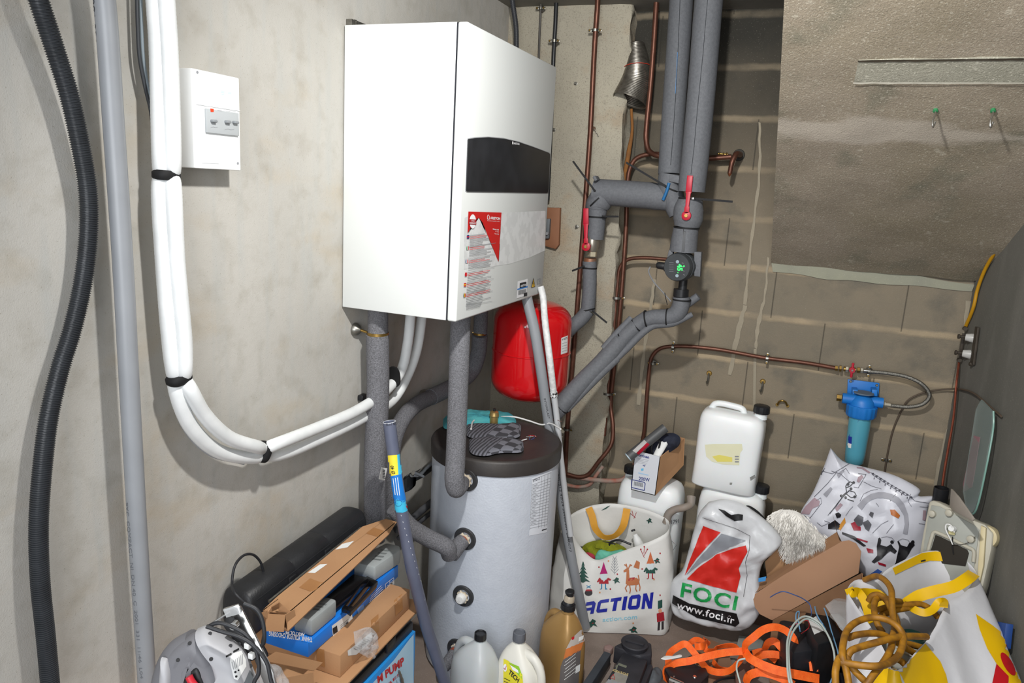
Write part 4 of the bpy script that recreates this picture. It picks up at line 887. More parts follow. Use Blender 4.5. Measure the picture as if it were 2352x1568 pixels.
tie('cable_tie', G(1587, 456, y=2.83), (0, 0, 1), .0445, rr_, tail=(G(1596, 456, y=2.78), G(1683, 463, y=2.78)))
tie('cable_tie', G(1577, 523, y=2.83), (0, 0, 1), .0465, rr_)
for px, w in ((1600, .012),): cbox('tie_lock', G(1592, 456, y=2.782), (.016, .006, .008), CHROME, rr_, .001)
def ballvalve(hub, top, ax, lab, body=None):
    # hub, top: photo positions; lever plate in a plane y=ax
    h = G(*hub, y=ax); t = G(*top, y=ax); v = thing('ball_valve', lab, 'valve', h)
    d = (t - h).normalized(); s = d.cross(V((0, -1, 0))).normalized(); L_ = (t - h).length; n = V((0, -1, 0))
    lathe('lever_hub', h - n * .004, n, [(0, .017), (.012, .017), (.014, .013)], RED, v, 28)
    lathe('hub_nut', h + n * .010, n, [(0, .0065), (.005, .0065)], BRASS, v, 6)
    pts = [h + d * .008 + s * .009, h + d * .030 + s * .009, h + d * (.034) + s * .0065, h + d * L_ * .55 + s * .0085, h + d * L_ * .58 + s * .011, h + d * L_ + s * .0105, h + d * L_ - s * .0105, h + d * L_ * .58 - s * .011, h + d * L_ * .55 - s * .0085, h + d * .034 - s * .0065, h + d * .030 - s * .009, h + d * .008 - s * .009]
    prism('lever', [q + n * .004 for q in pts], n * .006, RED, v, .0015)
    prism('lever_grip', [h + n * .009 + d * L_ * f + s * g for f, g in ((.60, .0095), (.98, .009), (.98, -.009), (.60, -.0095))], n * .003, RED, v, .001)
    lathe('valve_stem', h - n * .004, -n, [(0, .009), (.03, .009)], BRASS, v, 14)
    return v
ballvalve((1577, 495), (1586, 403), 2.775, 'red-levered valve on the right foam riser, the higher of the two')
bv = ballvalve((1347, 566), (1347, 478), 2.835, 'red-levered valve on the pilaster foam pipe, the lower of the two')
NIK = M('nickel', '#a8a296', .32, .8)
lathe('valve_body', G(1361, 548, y=2.89), (0, 0, -1), [(-.02, .024), (.0, .026), (.02, .027), (.045, .024), (.052, .019)], NIK, bv, 24)
lathe('hex_nut', G(1360, 578, y=2.89), (0, 0, -1), [(0, .020), (.018, .020)], M('pale_nut', '#b4ab93', .45, .6), bv, 6)
lathe('copper_collar', G(1356, 593, y=2.89), (0, 0, -1), [(0, .025), (.02, .026)], M('copper_orange', '#9a5a38', .5, .5, c2='#7b6a5a', ns=60), bv, 24)
# horizontal foam pipe, elbow and drop
hz = thing('insulated_pipe', 'grey foam-covered pipe running level from the left riser to the pilaster', 'pipe', G(1450, 445, y=2.9))
tube('foam_sleeve', path([(1366, 440, 2.90), (1450, 446, 2.90), (1512, 452, 2.90), (1552, 464, 2.91)], 'y'), [.050, .051, .051, .038], FOAM, hz, n=3, seg=32)
cbox('foam_flap', G(1370, 410, y=2.86), (.012, .05, .02), FOAM, hz, .003, R=Matrix.Rotation(-.6, 3, 'Y'))
ed_ = thing('insulated_pipe', 'grey foam elbow dropping to the lower red valve', 'pipe', G(1368, 500, y=2.9))
tube('foam_elbow', path([(1386, 450, 2.90), (1378, 462, 2.9), (1372, 472, 2.9), (1371, 480, 2.9)], 'y'), [.048, .049, .047, .044], FOAM, ed_, n=5, seg=28)
tube('foam_sleeve', path([(1371, 478, 2.90), (1370, 498, 2.90), (1366, 549, 2.90)], 'y'), [.042, .038, .0365], FOAM, ed_, n=3, seg=28)
tie('cable_tie', G(1375, 462, y=2.9), V((-.8, 0, .8)), .051, ed_, tail=(G(1366, 438, y=2.85), G(1316, 370, y=2.85)))
tie('cable_tie', G(1371, 498, y=2.9), (0, 0, 1), .0385, ed_, tail=(G(1385, 497, y=2.86), G(1421, 497, y=2.86)))
dr = thing('insulated_pipe', 'grey foam pipe below the lower red valve, bending left behind the vessel', 'pipe', G(1352, 650, y=2.9))
tube('foam_sleeve', path([(1354, 600, 2.89), (1354, 660, 2.89), (1350, 712, 2.89)], 'y'), .0285, FOAM, dr, n=3, seg=24)
tube('foam_sleeve', path([(1351, 712, 2.89), (1335, 732, 2.88), (1312, 752, 2.87), (1270, 800, 2.9)], 'y'), .029, FOAM, dr, n=3, seg=24)
tie('cable_tie', G(1354, 615, y=2.89), (0, 0, 1), .029, dr, tail=(G(1340, 612, y=2.86), G(1314, 622, y=2.86)))
tie('cable_tie', G(1350, 711, y=2.89), V((-.3, 0, 1)), .029, dr, tail=(G(1362, 715, y=2.86), G(1394, 741, y=2.86)))
# circulation pump
pm = thing('circulation_pump', 'dark grey circulation pump showing green digits', 'pump', G(1565, 612, y=2.83))
PG = M('pump_grey', '#2f3234', .5, c2='#3a3d3f', ns=30); PBK = M('pump_black', '#1a1b1d', .45)
pcn = G(1572, 610, y=2.84); pf = G(1553, 614, y=2.755); axp = (pf - pcn).normalized()
lathe('pump_housing', pcn, axp, [(-.03, .03), (0, .052), (.035, .054), (.045, .052)], PG, pm, 36, star=18, samp=.03)
hd = lathe('pump_head', pcn + axp * .045, axp, [(0, .05), (.03, .052), (.036, .049)], PG, pm, 40)
face = onplane(pcn + axp * .081, axp, .0008)
dsp = M('display_green', '#35ff62', .5, emit=1.1)
text('display_digits', '45', (1556, 606), (1556, 622), (1568, 606), face, dsp, hd, bold=.03)
prints('display_dot', [(dsp, circ(1571, 611, 1.6))], face, hd); prints('display_dot', [(dsp, circ(1557, 626, 1.2))], face, hd)
for (x, y) in ((1556, 601), (1555, 633)): prints('button', [(M('button_grey', '#8fa0a8', .4), circ(x, y, 3.8))], face, hd)
prints('panel_print', [(GREYP, l) for k in range(5) for l in line([(1537, 603 + k * 5), (1547, 603 + k * 5)], .6)] + [(GREYP, l) for k in range(4) for l in line([(1566 + k, 603 + k * 9), (1570 + k, 605 + k * 9)], .8)], face, hd)
lathe('pump_stem', G(1568, 660, y=2.83), (0, 0, -1), [(-.05, .016), (.02, .017)], PBK, pm, 20)
lathe('union_nut', G(1565, 664, y=2.83), (0, 0, -1), [(0, .028), (.028, .028)], PBK, pm, 24, star=12, samp=.04)
cg = thing; g0 = G(1532, 612, y=2.79)
lathe('plug_connector', g0, (-1, 0, .05), [(-.01, .019), (.008, .019), (.010, .014), (.032, .0135), (.040, .009)], PBK, pm, 16, star=8, samp=.05)
tube('pump_cable', path([(1494, 612, 2.79), (1490, 622, 2.79), (1500, 645, 2.80), (1520, 668, 2.81), (1541, 692, 2.82)], 'y'), .0028, M('cable_grey3', '#77787a', .5), pm, n=6, seg=8)
for (P_, nm) in (([(1536, 573), (1546, 578), (1541, 600), (1531, 596)], 'insulation_flap'), ([(1594, 578), (1611, 579), (1608, 636), (1594, 634)], 'insulation_flap')):
    prism(nm, [G(x, y, y=2.80) for x, y in P_], (0, .035, 0), FOAM, pm, .003)
# diagonal foam pipe
dg_ = thing('insulated_pipe', 'grey foam pipe descending diagonally from the pump to the tank', 'pipe', G(1430, 780, y=2.8))
tube('foam_elbow', path([(1565, 682, 2.83), (1564, 700, 2.83), (1556, 718, 2.83), (1540, 728, 2.83), (1500, 730, 2.83), (1483, 735, 2.83)], 'y'), [.032, .033, .034, .033, .032, .031], FOAM, dg_, n=6, seg=26)
tube('foam_sleeve', path([(1488, 730, 2.83), (1470, 742, 2.83), (1440, 768, 2.81), (1425, 785, 2.8)], 'y'), .031, FOAM, dg_, n=4, seg=26)
tube('foam_sleeve', path([(1425, 783, 2.80), (1385, 830, 2.76), (1335, 880, 2.70), (1285, 935, 2.64), (1262, 960, 2.62)], 'y'), .035, FOAM, dg_, n=4, seg=26)
tube('foam_strip', path([(1604, 680, 2.86), (1580, 697, 2.86), (1560, 712, 2.86)], 'y'), [.015, .016, .016], FOAM, dg_, n=3, seg=16)
tube('foam_strip', path([(1590, 722, 2.84), (1545, 742, 2.82), (1500, 748, 2.82), (1475, 765, 2.81), (1440, 800, 2.79), (1415, 825, 2.77)], 'y'), [.010, .014, .014, .014, .014, .012], FOAM, dg_, n=5, seg=16)
tube('foam_strip', path([(1417, 823, 2.775), (1370, 868, 2.72), (1300, 940, 2.65)], 'y'), .016, FOAM, dg_, n=3, seg=16)
tube('foam_strip', path([(1450, 730, 2.83), (1420, 762, 2.8), (1385, 800, 2.77)], 'y'), [.012, .014, .012], FOAM, dg_, n=3, seg=16)
for (x, y, vx, vz, r) in ((1566, 688, 0, 1, .0335), (1533, 729, 1, .1, .0345), (1485, 733, 1, .3, .0345), (1465, 748, 1, 1, .034), (1432, 776, 1, 1, .034), (1290, 930, 1, 1, .037)):
    tie('cable_tie', G(x, y, y=2.83 if x > 1450 else (2.81 if x > 1400 else 2.645)), V((vx, 0, vz)), r, dg_, .005)
tube('tie_tail', path([(1533, 700, 2.80), (1528, 680, 2.80), (1527, 672, 2.8)], 'y'), .0015, TIE, dg_, n=2, seg=6)

# ================================================================ BACK WALL RIGHT: WATER FILTER AND FITTINGS
fpz = [(1296, 1092), (1300, 1090)]
tag(tube('copper_pipe', path([(1462, 1060, .05), (1478, 1000, .05), (1484, 930, .05), (1490, 860, .05), (1497, 820, .05), (1515, 801, .05), (1550, 795, .05), (1640, 801, .045), (1760, 822, .04), (1850, 833, .04), (1925, 846, .04)], 'b'), .0085, COPPER, None, n=8, seg=16), 'copper pipe rising beside the pilaster then running level to the blue filter', 'pipe')
clip('pipe_clip', 1762, 823, 11, b=.04, vert=False, lab='clip half-way along the level copper pipe')
clip('pipe_clip', 1546, 797, 12, b=.05, vert=False, lab='clip at the bend where the copper pipe turns level')
clip('pipe_clip', 1500, 834, 11, b=.05, vert=True, lab='clip just below the bend of the filter supply pipe')
clip('pipe_clip', 1996, 852, 12, b=.04, vert=False, lab='clip behind the start of the braided hose')
xh = V((1, TB, 0)).normalized()
iv = thing('isolating_valve', 'small brass valve with red butterfly handle above the blue filter', 'valve', G(1957, 850, b=.05))
a0 = G(1918, 845, b=.04); b0 = G(2000, 852, b=.04); dv = (b0 - a0)
for t, r, w, mm in ((0, .0105, .010, BRASS), (.12, .013, .008, BRASS), (.24, .010, .008, BRASS), (.30, .012, .009, M('nickel2', '#b8b3a4', .35, .7)), (.45, .009, .018, BRASS), (.62, .012, .010, BRASS), (.72, .011, .008, M('nickel2', '#b8b3a4')), (.80, .008, .022, CHROME)):
    lathe('fitting', a0 + dv * t, dv, [(0, r), (w, r)], mm, iv, 6 if r > .010 else 14)
vh = G(1957, 849, b=.055); lathe('handle_hub', vh, BN, [(0, .012), (.012, .011)], RED, iv, 20); lathe('screw', vh + BN * .012, BN, [(0, .004), (.003, .004)], STEEL, iv, 8)
for q_ in (-1, 1): loft('handle_wing', [(vh + BN * .006 + V((0, 0, q_ * t)), xh, BN, w, .004, 2.5) for t, w in ((.006, .006), (.016, .0045), (.027, .0055), (.030, .003))], RED, iv, seg=12)
BR = M('braided_steel', '#8f8d86', .35, .85, c2='#6a6862', ns=260, amt=.3, bump=.5, bs=500)
bh = tube('braided_hose', path([(1998, 853, .045), (2040, 857, .05), (2085, 866, .055), (2120, 884, .06), (2135, 908, .06), (2122, 926, .06), (2090, 934, .06), (2045, 931, .06)], 'b'), .0078, BR, None, n=10, seg=16); tag(bh, 'braided steel hose looping from the red-handled valve to the blue filter', 'hose')
lathe('hose_nut', G(2026, 928, b=.06), xh, [(0, .012), (.012, .012), (.013, .009), (.03, .009)], M('nickel2', '#b8b3a4'), bh, 6)
# blue filter housing
BLU = M('filter_blue', '#1768b4', .45, c2='#1c74c4', ns=12); BLUD = M('filter_dust', '#5a6674', .8)
fl_ = thing('water_filter', 'blue water filter housing with a pale blue bowl, mounted on the back wall', 'water filter', G(1978, 930, b=.05))
fax = (G(1962, 1060, b=.075) - G(1985, 900, b=.075)).normalized()
fxx = fax.cross(BN).normalized(); fxx = fxx if fxx.x > 0 else -fxx
prism('bracket_plate', [G(x, y, b=.012) for x, y in ((1947, 870), (2020, 879), (2018, 906), (2014, 925), (1945, 915), (1946, 895))], BN * .006, BLU, fl_, .002)
for x, y in ((1954, 876), (2014, 885)): lathe('screw', G(x, y, b=.018), BN, [(0, .006), (.003, .004)], STEEL, fl_, 10)
for x in (1962, 2006): prism('bracket_arm', [G(x - 6, 888, b=.018), G(x + 6, 889, b=.018), G(x + 6, 903, b=.018), G(x - 6, 902, b=.018)], BN * .05, BLU, fl_, .001)
topc = G(1984, 903, b=.075)
dz_ = lathe('dusty_ring', topc - fax * .004, fax, [(0, .036), (.004, .038), (.005, .036)], BLUD, fl_, 36)
head = lathe('filter_head', topc, fax, [(0, .012), (.008, .022), (.016, .034), (.03, .045), (.05, .047)], BLU, fl_, 40)
hc = topc + fax * .030
lathe('inlet_boss', hc - fxx * .075, fxx, [(0, .021), (.05, .021), (.08, .019), (.12, .021), (.148, .021)], BLU, fl_, 24)
lathe('brass_plug', hc - fxx * .078, -fxx, [(0, .014), (.018, .014)], BRASS, fl_, 6)
lathe('ring_nut', topc + fax * .048, fax, [(0, .052), (.004, .056), (.040, .055), (.048, .050)], BLU, fl_, 64, star=32, samp=.03)
BOWL = M('bowl_blue', '#5ba6b8', .2, c2='#4f9ab0', ns=6, trans=.1, coat=.3)
bw = lathe('filter_bowl', topc + fax * .096, fax, [(0, .042), (.05, .041), (.15, .038), (.19, .036), (.197, .03)], BOWL, fl_, 40)
lathe('cartridge', topc + fax * .10, fax, [(0, .03), (.18, .028)], M('cartridge_blue', '#7fc0cc', .6), fl_, 24)
obw = Onto(bw, .0025); lbw = prints('bowl_label', [(M('label_deep_blue', '#1c2f8f', .5), [(1944, 1000), (1957, 1003), (1956, 1019), (1942, 1015)]), (PAPER, [(1942, 1015), (1956, 1019), (1955, 1029), (1941, 1025)])], obw, fl_)
# hooks and brackets
def hook(px, py, lab, s=1.0, b=.0):
    p = G(px, py, b=b); t = thing('wall_hook', lab, 'hook', p)
    lathe('plate', p, BN, [(0, .010 * s), (.003, .008 * s)], BRASS, t, 14)
    tube('hook', [p + BN * .003, p + BN * .02, p + BN * .028 + V((0, 0, -.014 * s)), p + BN * .02 + V((-.003, 0, -.034 * s)), p + BN * .012 + V((-.006, 0, -.030 * s))], .0032 * s, STEEL, t, n=5, seg=8); return t
hook(1629, 857, 'brass-plated hook above the left end of the top white jerrycan', 1.2); hook(1752, 876, 'brass-plated hook above the black cap of the top white jerrycan', 1.2)
ub = thing('pipe_saddle', 'empty brass pipe saddle on the back wall right of the top jerrycan', 'pipe clip', G(1797, 927, b=.003))
tube('saddle_arch', [G(1786, 929, b=.006), G(1790, 922, b=.016), G(1797, 920, b=.02), G(1804, 923, b=.016), G(1808, 931, b=.006)], .004, BRASS, ub, n=5, seg=8)
for x, y in ((1785, 929), (1809, 932)): lathe('foot', G(x, y, b=.001), BN, [(0, .007), (.004, .006)], BRASS, ub, 12)
for k, (px, py) in enumerate(((2149, 252), (2281, 252))):
    p = GP(px, py, SA + SN * .002, SN); t = thing('ceiling_hook', ('bright screw hook with green plug in the sloping concrete, the left of the two', 'bright screw hook with green plug in the sloping concrete, the right of the two')[k], 'hook', p)
    lathe('wall_plug', p - SN * .004, SN, [(0, .006), (.010, .007), (.011, .004)], M('plug_green', '#2f7a4c', .6), t, 12)
    tube('hook', [p, p + SN * .016, p + SN * .03 + V((-.004, 0, -.006)), p + SN * .036 + V((-.002, 0, -.018)), p + SN * .026 + V((0, 0, -.026)), p + SN * .018 + V((.003, 0, -.018))], .0028, CHROME, t, n=5, seg=8)
# thin dark cable from wall right side
tag(tube('thin_cable', path([(2030, 1100, .006), (2037, 1050, .006), (2052, 985, .006), (2072, 940, .008), (2085, 920, .01), (2112, 905, .012), (2150, 896, .02), (2188, 893, .03)], 'b') + [GR(2215, 895, .01), GR(2240, 905, .012), GR(2270, 930, .012), GR(2300, 956, .008)], .0036, M('cable_brown', '#4e4236', .7), None, n=8, seg=8), 'thin dark cable wandering over the back wall behind the braided hose', 'cable')
clip('cable_clip', 2036, 1056, 6, b=.006, lab='small clip on the thin dark cable above the patterned bag')
# right wall: earthing bar, yellow cable, copper wire
YEL = M('yellow_sheath', '#b8860f', .5, c2='#a87a10', ns=20)
tag(tube('yellow_cable', [GP(2375, 440, SA + SN * .02, SN), GR(2352, 478, .012), GR(2322, 520, .012), GR(2288, 575, .012), GR(2262, 620, .012), GR(2245, 665, .012), GR(2236, 705, .012), G(2217, 752, b=.02)], .0062, YEL, None, n=8, seg=12), 'yellow cable running down the corner of the right wall', 'cable')
eb_ = thing('earthing_bar', 'dark metal bar with two white porcelain insulators in the corner', 'electrical fitting', GR(2225, 790, .03))
DKM = M('dark_metal', '#3a342e', .6, .4, c2='#4a433a', ns=30); POR = M('porcelain', '#b3b2ae', .3)
prism('bar', [G(x, y, b=.035) for x, y in ((2210, 765), (2216, 765), (2208, 822), (2202, 822))], BN * .006, DKM, eb_, .001)
prism('back_strip', [GR(x, y, .003) for x, y in ((2245, 750), (2251, 752), (2240, 838), (2233, 834))], RN * .008, DKM, eb_, .001)
for (x, y) in ((2216, 775), (2209, 812)):
    a = G(x + 2, y - 1, b=.085); lathe('insulator', a, (V((1, 0, 0)) * .95 + V((0, -.25, 0))), [(0, .013), (.042, .021), (.047, .020), (.049, .014)], POR, eb_, 24); lathe('bar_bolt', a, V((-1, -.1, 0)), [(-.002, .006), (.018, .006), (.02, .009), (.026, .009)], DKM, eb_, 8)
for (x, y) in ((2216, 754), (2203, 826)): lathe('terminal', G(x, y, b=.035), BN, [(0, .009), (.012, .008)], DKM, eb_, 8)
lathe('terminal', GR(2233, 836, .006), RN, [(0, .008), (.01, .007)], DKM, eb_, 8)
CUW = M('bare_copper', '#a05a44', .35, .75, c2='#7f4436', ns=60)
cwp = resample(spline([G(2203, 830, b=.035), G(2197, 880, y=3.17), G(2190, 960, y=3.14), G(2178, 1030, y=3.12), G(2168, 1090, y=3.10), G(2162, 1140, y=3.08)], 8), .004)
tag(tube('earth_wire', cwp, .0042, CUW, None, n=1, seg=8, rf=lambda i, n, r: r * (1 + .25 * (i % 2)) if i > n * .55 else r), 'bare twisted copper wire hanging in the right corner', 'wire')
# glass panel leaning on the right wall
gp_ = thing('glass_panel', 'dusty glass pane with a pink strip leaning on the right wall', 'glass', GR(2230, 1190, .03))
GLM = M('dusty_glass', '#8b9b98', .25, alpha=.42, c2='#9aa7a2', ns=7, bump=.1); GLE = M('glass_edge', '#7fa79b', .2, alpha=.8)
gq = [GR(2193, 1150, .03), GR(2238, 940, .02), GR(2258, 918, .02), GR(2282, 944, .02), GR(2280, 975, .02), GR(2262, 1080, .03), GR(2240, 1170, .03), GR(2233, 1181, .035), GR(2222, 1170, .035), GR(2215, 1130, .035)]
prism('pane', [GR(2222, 1168, .03), GR(2215, 1128, .03), GR(2245, 940, .02), GR(2257, 918, .02), GR(2282, 944, .02), GR(2282, 978, .02), GR(2264, 1080, .028), GR(2243, 1168, .03), GR(2233, 1181, .03)], RN * .005, GLM, gp_)
tube('edge', [GR(2282, 944, .023), GR(2282, 978, .023), GR(2264, 1080, .031), GR(2243, 1168, .033), GR(2233, 1181, .033), GR(2222, 1168, .033)], .003, GLE, gp_, n=4, seg=8)
prism('pink_strip', [GR(x, y, .027) for x, y in ((2238, 1000), (2252, 1004), (2234, 1118), (2215, 1130), (2213, 1112))], RN * .002, M('pink_film', '#a37a80', .6, alpha=.75), gp_)
# ================================================================ RIGHT: OLD CREAM CASING
CRM = M('cream_plastic', '#b5b1a2', .5, c2='#a5a192', ns=9); CRY = M('yellowed_plastic', '#c9bd98', .5, c2='#bcae88', ns=10); CRI = M('grey_inner', '#8f918a', .55, c2='#9fa199', ns=8)
oc_ = thing('appliance_casing', 'old cream plastic appliance casing standing by the right wall', 'casing', GR(2200, 1300, .06))
on_ = GR(2200, 1250, .10); nn = (V((-.55, -.8, .25))).normalized()
Q = lambda x, y, o=0.0: GP(x, y, on_ + nn * o, nn)
outer = [(2133, 1152), (2142, 1148), (2160, 1155), (2240, 1196), (2262, 1204), (2281, 1225), (2277, 1262), (2258, 1345), (2240, 1400), (2100, 1380), (2108, 1290), (2120, 1220)]
prism('shell', [Q(*p) for p in outer], nn * -.05, CRM, oc_, .006)
prism('inner_face', [Q(*p, .001) for p in ((2140, 1160), (2158, 1162), (2238, 1205), (2250, 1216), (2240, 1290), (2230, 1340), (2116, 1320), (2124, 1240), (2132, 1190))], nn * .003, CRI, oc_, .002)
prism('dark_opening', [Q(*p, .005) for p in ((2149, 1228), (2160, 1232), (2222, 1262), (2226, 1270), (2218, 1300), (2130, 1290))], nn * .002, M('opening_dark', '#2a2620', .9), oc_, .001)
tube('rim_rib', [Q(*p, .006) for p in ((2128, 1280), (2140, 1235), (2146, 1222), (2160, 1226), (2222, 1256), (2236, 1264), (2236, 1290))], .006, CRM, oc_, n=5, seg=12)
lathe('round_end', Q(2266, 1232, -.02), nn, [(-.02, .035), (.0, .037), (.012, .034), (.014, .028)], CRY, oc_, 32)
prism('side_strip', [Q(*p, -.002) for p in ((2256, 1206), (2268, 1212), (2262, 1300), (2252, 1345), (2246, 1345))], nn * .012, CRY, oc_, .003)
for p in ((2143, 1180), (2182, 1178), (2232, 1238)): lathe('boss', Q(*p, .003), nn, [(0, .012), (.012, .011), (.014, .008)], CRM, oc_, 18)
tube('white_wire', [Q(*p, o) for p, o in (((2192, 1222), .02), ((2184, 1206), .03), ((2174, 1204), .03), ((2172, 1214), .03), ((2184, 1240), .02), ((2188, 1250), .015))], .0022, WC, oc_, n=6, seg=8)
lathe('connector', Q(2190, 1214, .01), nn, [(0, .01), (.018, .009)], PAPER, oc_, 14); cbox('terminal_block', Q(2186, 1222, .01), (.018, .012, .014), M('block_ivory', '#c7bf8f', .5), oc_, .002)
tube('black_wire', [Q(*p, o) for p, o in (((2188, 1232), .015), ((2187, 1252), .015), ((2190, 1272), .012))], .002, TIE, oc_, n=4, seg=8)
tube('twisted_wire', [Q(*p, .012) for p in ((2190, 1250), (2210, 1250), (2232, 1242), (2240, 1232))], .0015, STEEL, oc_, n=4, seg=6)
bt_ = lathe('black_tube', G(2163, 1120, y=2.98), (.03, 0, -1), [(0, .022), (.0, .0255), (.004, .0255), (.5, .0255)], BLACK, None, 30, cap=False); tag(bt_, 'open-topped black tube standing behind the cream casing', 'tube')
tag(prism('cardboard_offcut', [GR(x, y, .12) for x, y in ((2184, 1122), (2200, 1140), (2235, 1190), (2232, 1196), (2180, 1168))], RN * -.006, M('grey_card', '#a49c92', .8, c2='#958d84', ns=10), None, .001), 'pointed grey offcut behind the cream casing', 'offcut')

# ================================================================ JERRYCANS
def jerry(P, yaw, w, d, h, lab, capx=.7, tilt=0.0, lean=0.0, handle=True):
    R_ = Matrix.Rotation(yaw, 3, 'Z') @ Matrix.Rotation(tilt, 3, 'Y') @ Matrix.Rotation(lean, 3, 'X'); ux = R_ @ V((1, 0, 0)); uy = R_ @ V((0, 1, 0)); uz = R_ @ V((0, 0, 1)); P = V(P)
    t = thing('jerrycan', lab, 'jerrycan', P)
    secs = [(0.0, .90, .86), (.012, .97, .95), (.03, 1, 1), (.30, .985, .985), (.50, .99, .99), (.78, 1, 1), (.88, .985, .97), (.94, .94, .90), (.975, .86, .78), (.995, .72, .62), (1.0, .55, .45)]
    b = loft('can_body', [(P + uz * (z * h), ux, uy, w / 2 * a, d / 2 * c, 4.5) for z, a, c in secs], HDPE, t, seg=56)
    if handle: tube('handle', [P + uz * (h * .975) + ux * (w * -.36), P + uz * (h * 1.045) + ux * (w * -.30), P + uz * (h * 1.055) + ux * (w * -.02), P + uz * (h * 1.035) + ux * (w * .12), P + uz * (h * .97) + ux * (w * .16)], d * .085, HDPE, t, n=6, seg=14)
    n = P + uz * h * .965 + ux * (w / 2 * capx); lathe('neck', n, uz, [(0, .026), (.03, .025)], HDPE, t, 24)
    lathe('cap', n + uz * .024, uz, [(0, .031), (.004, .032), (.028, .031), (.031, .027)], BLACK, t, 60, star=30, samp=.03)
    for s in (.93, .90): pass
    return t, b
jt, jb = jerry(G(1662, 1116, y=3.085), -.06, .262, .15, .335, 'white jerrycan with a torn yellow label, standing on top of another', capx=.80, tilt=.02)
oj = Onto(jb, .0012); oj2 = Onto(jb, .002)
LBY = M('torn_label', '#d9d8b4', .6, c2='#e3e0c4', ns=9); LBW = M('torn_yellow', '#dfd36a', .6)
jl = prints('torn_label', [(LBY, [(1619, 1021), (1640, 1019), (1704, 1019), (1706, 1032), (1700, 1040), (1698, 1068), (1660, 1066), (1636, 1060), (1622, 1048)])], oj, jt)
prints('label_marks', [(LBW, [(1636, 1048), (1652, 1044), (1682, 1050), (1682, 1060), (1648, 1060)])] + [(GREYP, l) for k in range(3) for l in line([(1688, 1048 + k * 6), (1697, 1048 + k * 6)], 3)], oj2, jl)
prints('scuffs', [(M('scuff_grey', '#8a8a86', .8), P_) for P_ in ([(1722, 1096), (1733, 1090), (1735, 1096), (1724, 1104)], [(1676, 1108), (1682, 1108), (1681, 1113), (1676, 1113)])], oj, jt)
pj = G(1680, 1118, y=3.07); hz_ = pj.z - .004
jt2, jb2 = jerry((pj.x + .01, 3.085, .002), -.04, .27, .16, hz_ - .003, 'white jerrycan underneath, with its black cap beside the upper can', capx=.80, handle=False)
pk = G(1488, 1112, y=2.98)
jt3, jb3 = jerry((pk.x + .01, 3.045, .002), -.05, .275, .18, pk.z + .005, 'wide white jerrycan carrying the small box, marked 1791', capx=-.72, handle=True)
oj3 = Onto(jb3, .0015); text('can_number', '1791', (1542, 1203), (1559, 1200), (1542, 1194), oj3, M('ink_grey', '#5a5c60', .6), jt3, bold=.01)
prints('diamond_mark', [(GREYP, l) for l in line([(1541, 1240), (1553, 1252), (1542, 1268), (1533, 1254), (1541, 1240)], .8)], oj3, jt3)
# 200W box on top of the wide can
bxo = thing('small_box', 'white and blue open box marked 200W resting on the wide jerrycan', 'box', G(1478, 1135, y=2.93))
NAVY = M('navy_print', '#27347a', .55); BXW = M('box_white', '#cfd2d8', .55)
f0, f1, f2, f3 = [G(x, y, y=2.90) for x, y in ((1449, 1124), (1505, 1138), (1517, 1049), (1458, 1034))]
bk_ = V((.075, .17, .03)) * .9; s0 = G(1505, 1138, y=2.90); 
fr = prism('front_panel', [f0, f1, f2, f3], V((0, .003, 0)), BXW, bxo)
g1, g2 = G(1570, 1068, y=3.06), G(1573, 1006, y=3.06); dpt = V((g1.x - f1.x, g1.y - f1.y, g1.z - f1.z))
prism('side_panel', [f1, f1 + (g1 - f1), g2, f2], V((-.003, 0, 0)), CARD, bxo)
prism('side_panel', [f0, f0 + (g1 - f1), f3 + (g2 - f2), f3], V((.003, 0, 0)), CARD, bxo)
prism('back_panel', [f0 + (g1 - f1), g1, g2, f3 + (g2 - f2)], V((0, -.003, 0)), CARD, bxo)
prism('bottom_panel', [f0, f1, g1, f0 + (g1 - f1)], V((0, 0, .003)), CARD, bxo)
onb2 = onplane(f0, (f1 - f0).cross(f3 - f0), .001); onb3 = onplane(f0, (f1 - f0).cross(f3 - f0), .0018)
text('box_text', '200W', (1467, 1102), (1492, 1106), (1467.5, 1094), onb2, NAVY, fr, bold=.02)
text('box_text', 'orman', (1466, 1047), (1491, 1053), (1466.5, 1040.5), onb2, NAVY, fr, bold=.03)
prints('barcode_frame', [(NAVY, l) for l in line([(1451, 1101), (1479, 1107), (1482, 1110), (1480, 1126), (1450, 1119), (1451, 1101)], 1.8)] + [(PRINT, [(1457 + k * 1.7, 1105 + k * .35), (1457.8 + k * 1.7, 1105.2 + k * .35), (1457.2 + k * 1.7, 1114.5 + k * .35), (1456.4 + k * 1.7, 1114.3 + k * .35)]) for k in range(12)], onb2, fr)
prints('box_picture', [(NAVY, [(1475, 1068), (1483, 1069), (1480, 1071)]), (M('sky_print', '#5fb4dc', .5), [(1472, 1076), (1478, 1075), (1478, 1080), (1473, 1081)]), (M('pale_print', '#a8c6e0', .5), [(1466, 1084), (1490, 1090), (1489, 1092), (1466, 1087)])] + [(GREYP, l) for k in range(4) for l in line([(1464, 1052 + k * 3.2), (1490 - k * 2, 1057 + k * 3.2)], .5)], onb2, fr)
tag(pillow('dark_bag', [G(x, y, y=2.98) for x, y in ((1476, 1040), (1490, 1020), (1512, 1000), (1545, 994), (1562, 1004), (1560, 1022), (1530, 1042), (1500, 1050))], .04, M('navy_cloth', '#232b42', .8, c2='#15161c', ns=14), None, wr=.012, ws=30, rings=8), 'dark navy bag and black straps stuffed in the 200W box', 'bag')
tag(tube('black_cable', path([(1500, 1045, 2.935), (1496, 1030, 2.93), (1502, 1014, 2.93), (1515, 1012, 2.93), (1512, 1035, 2.93)], 'y'), .004, BLACK, None, n=6, seg=8), 'black cable looped inside the 200W box', 'cable')
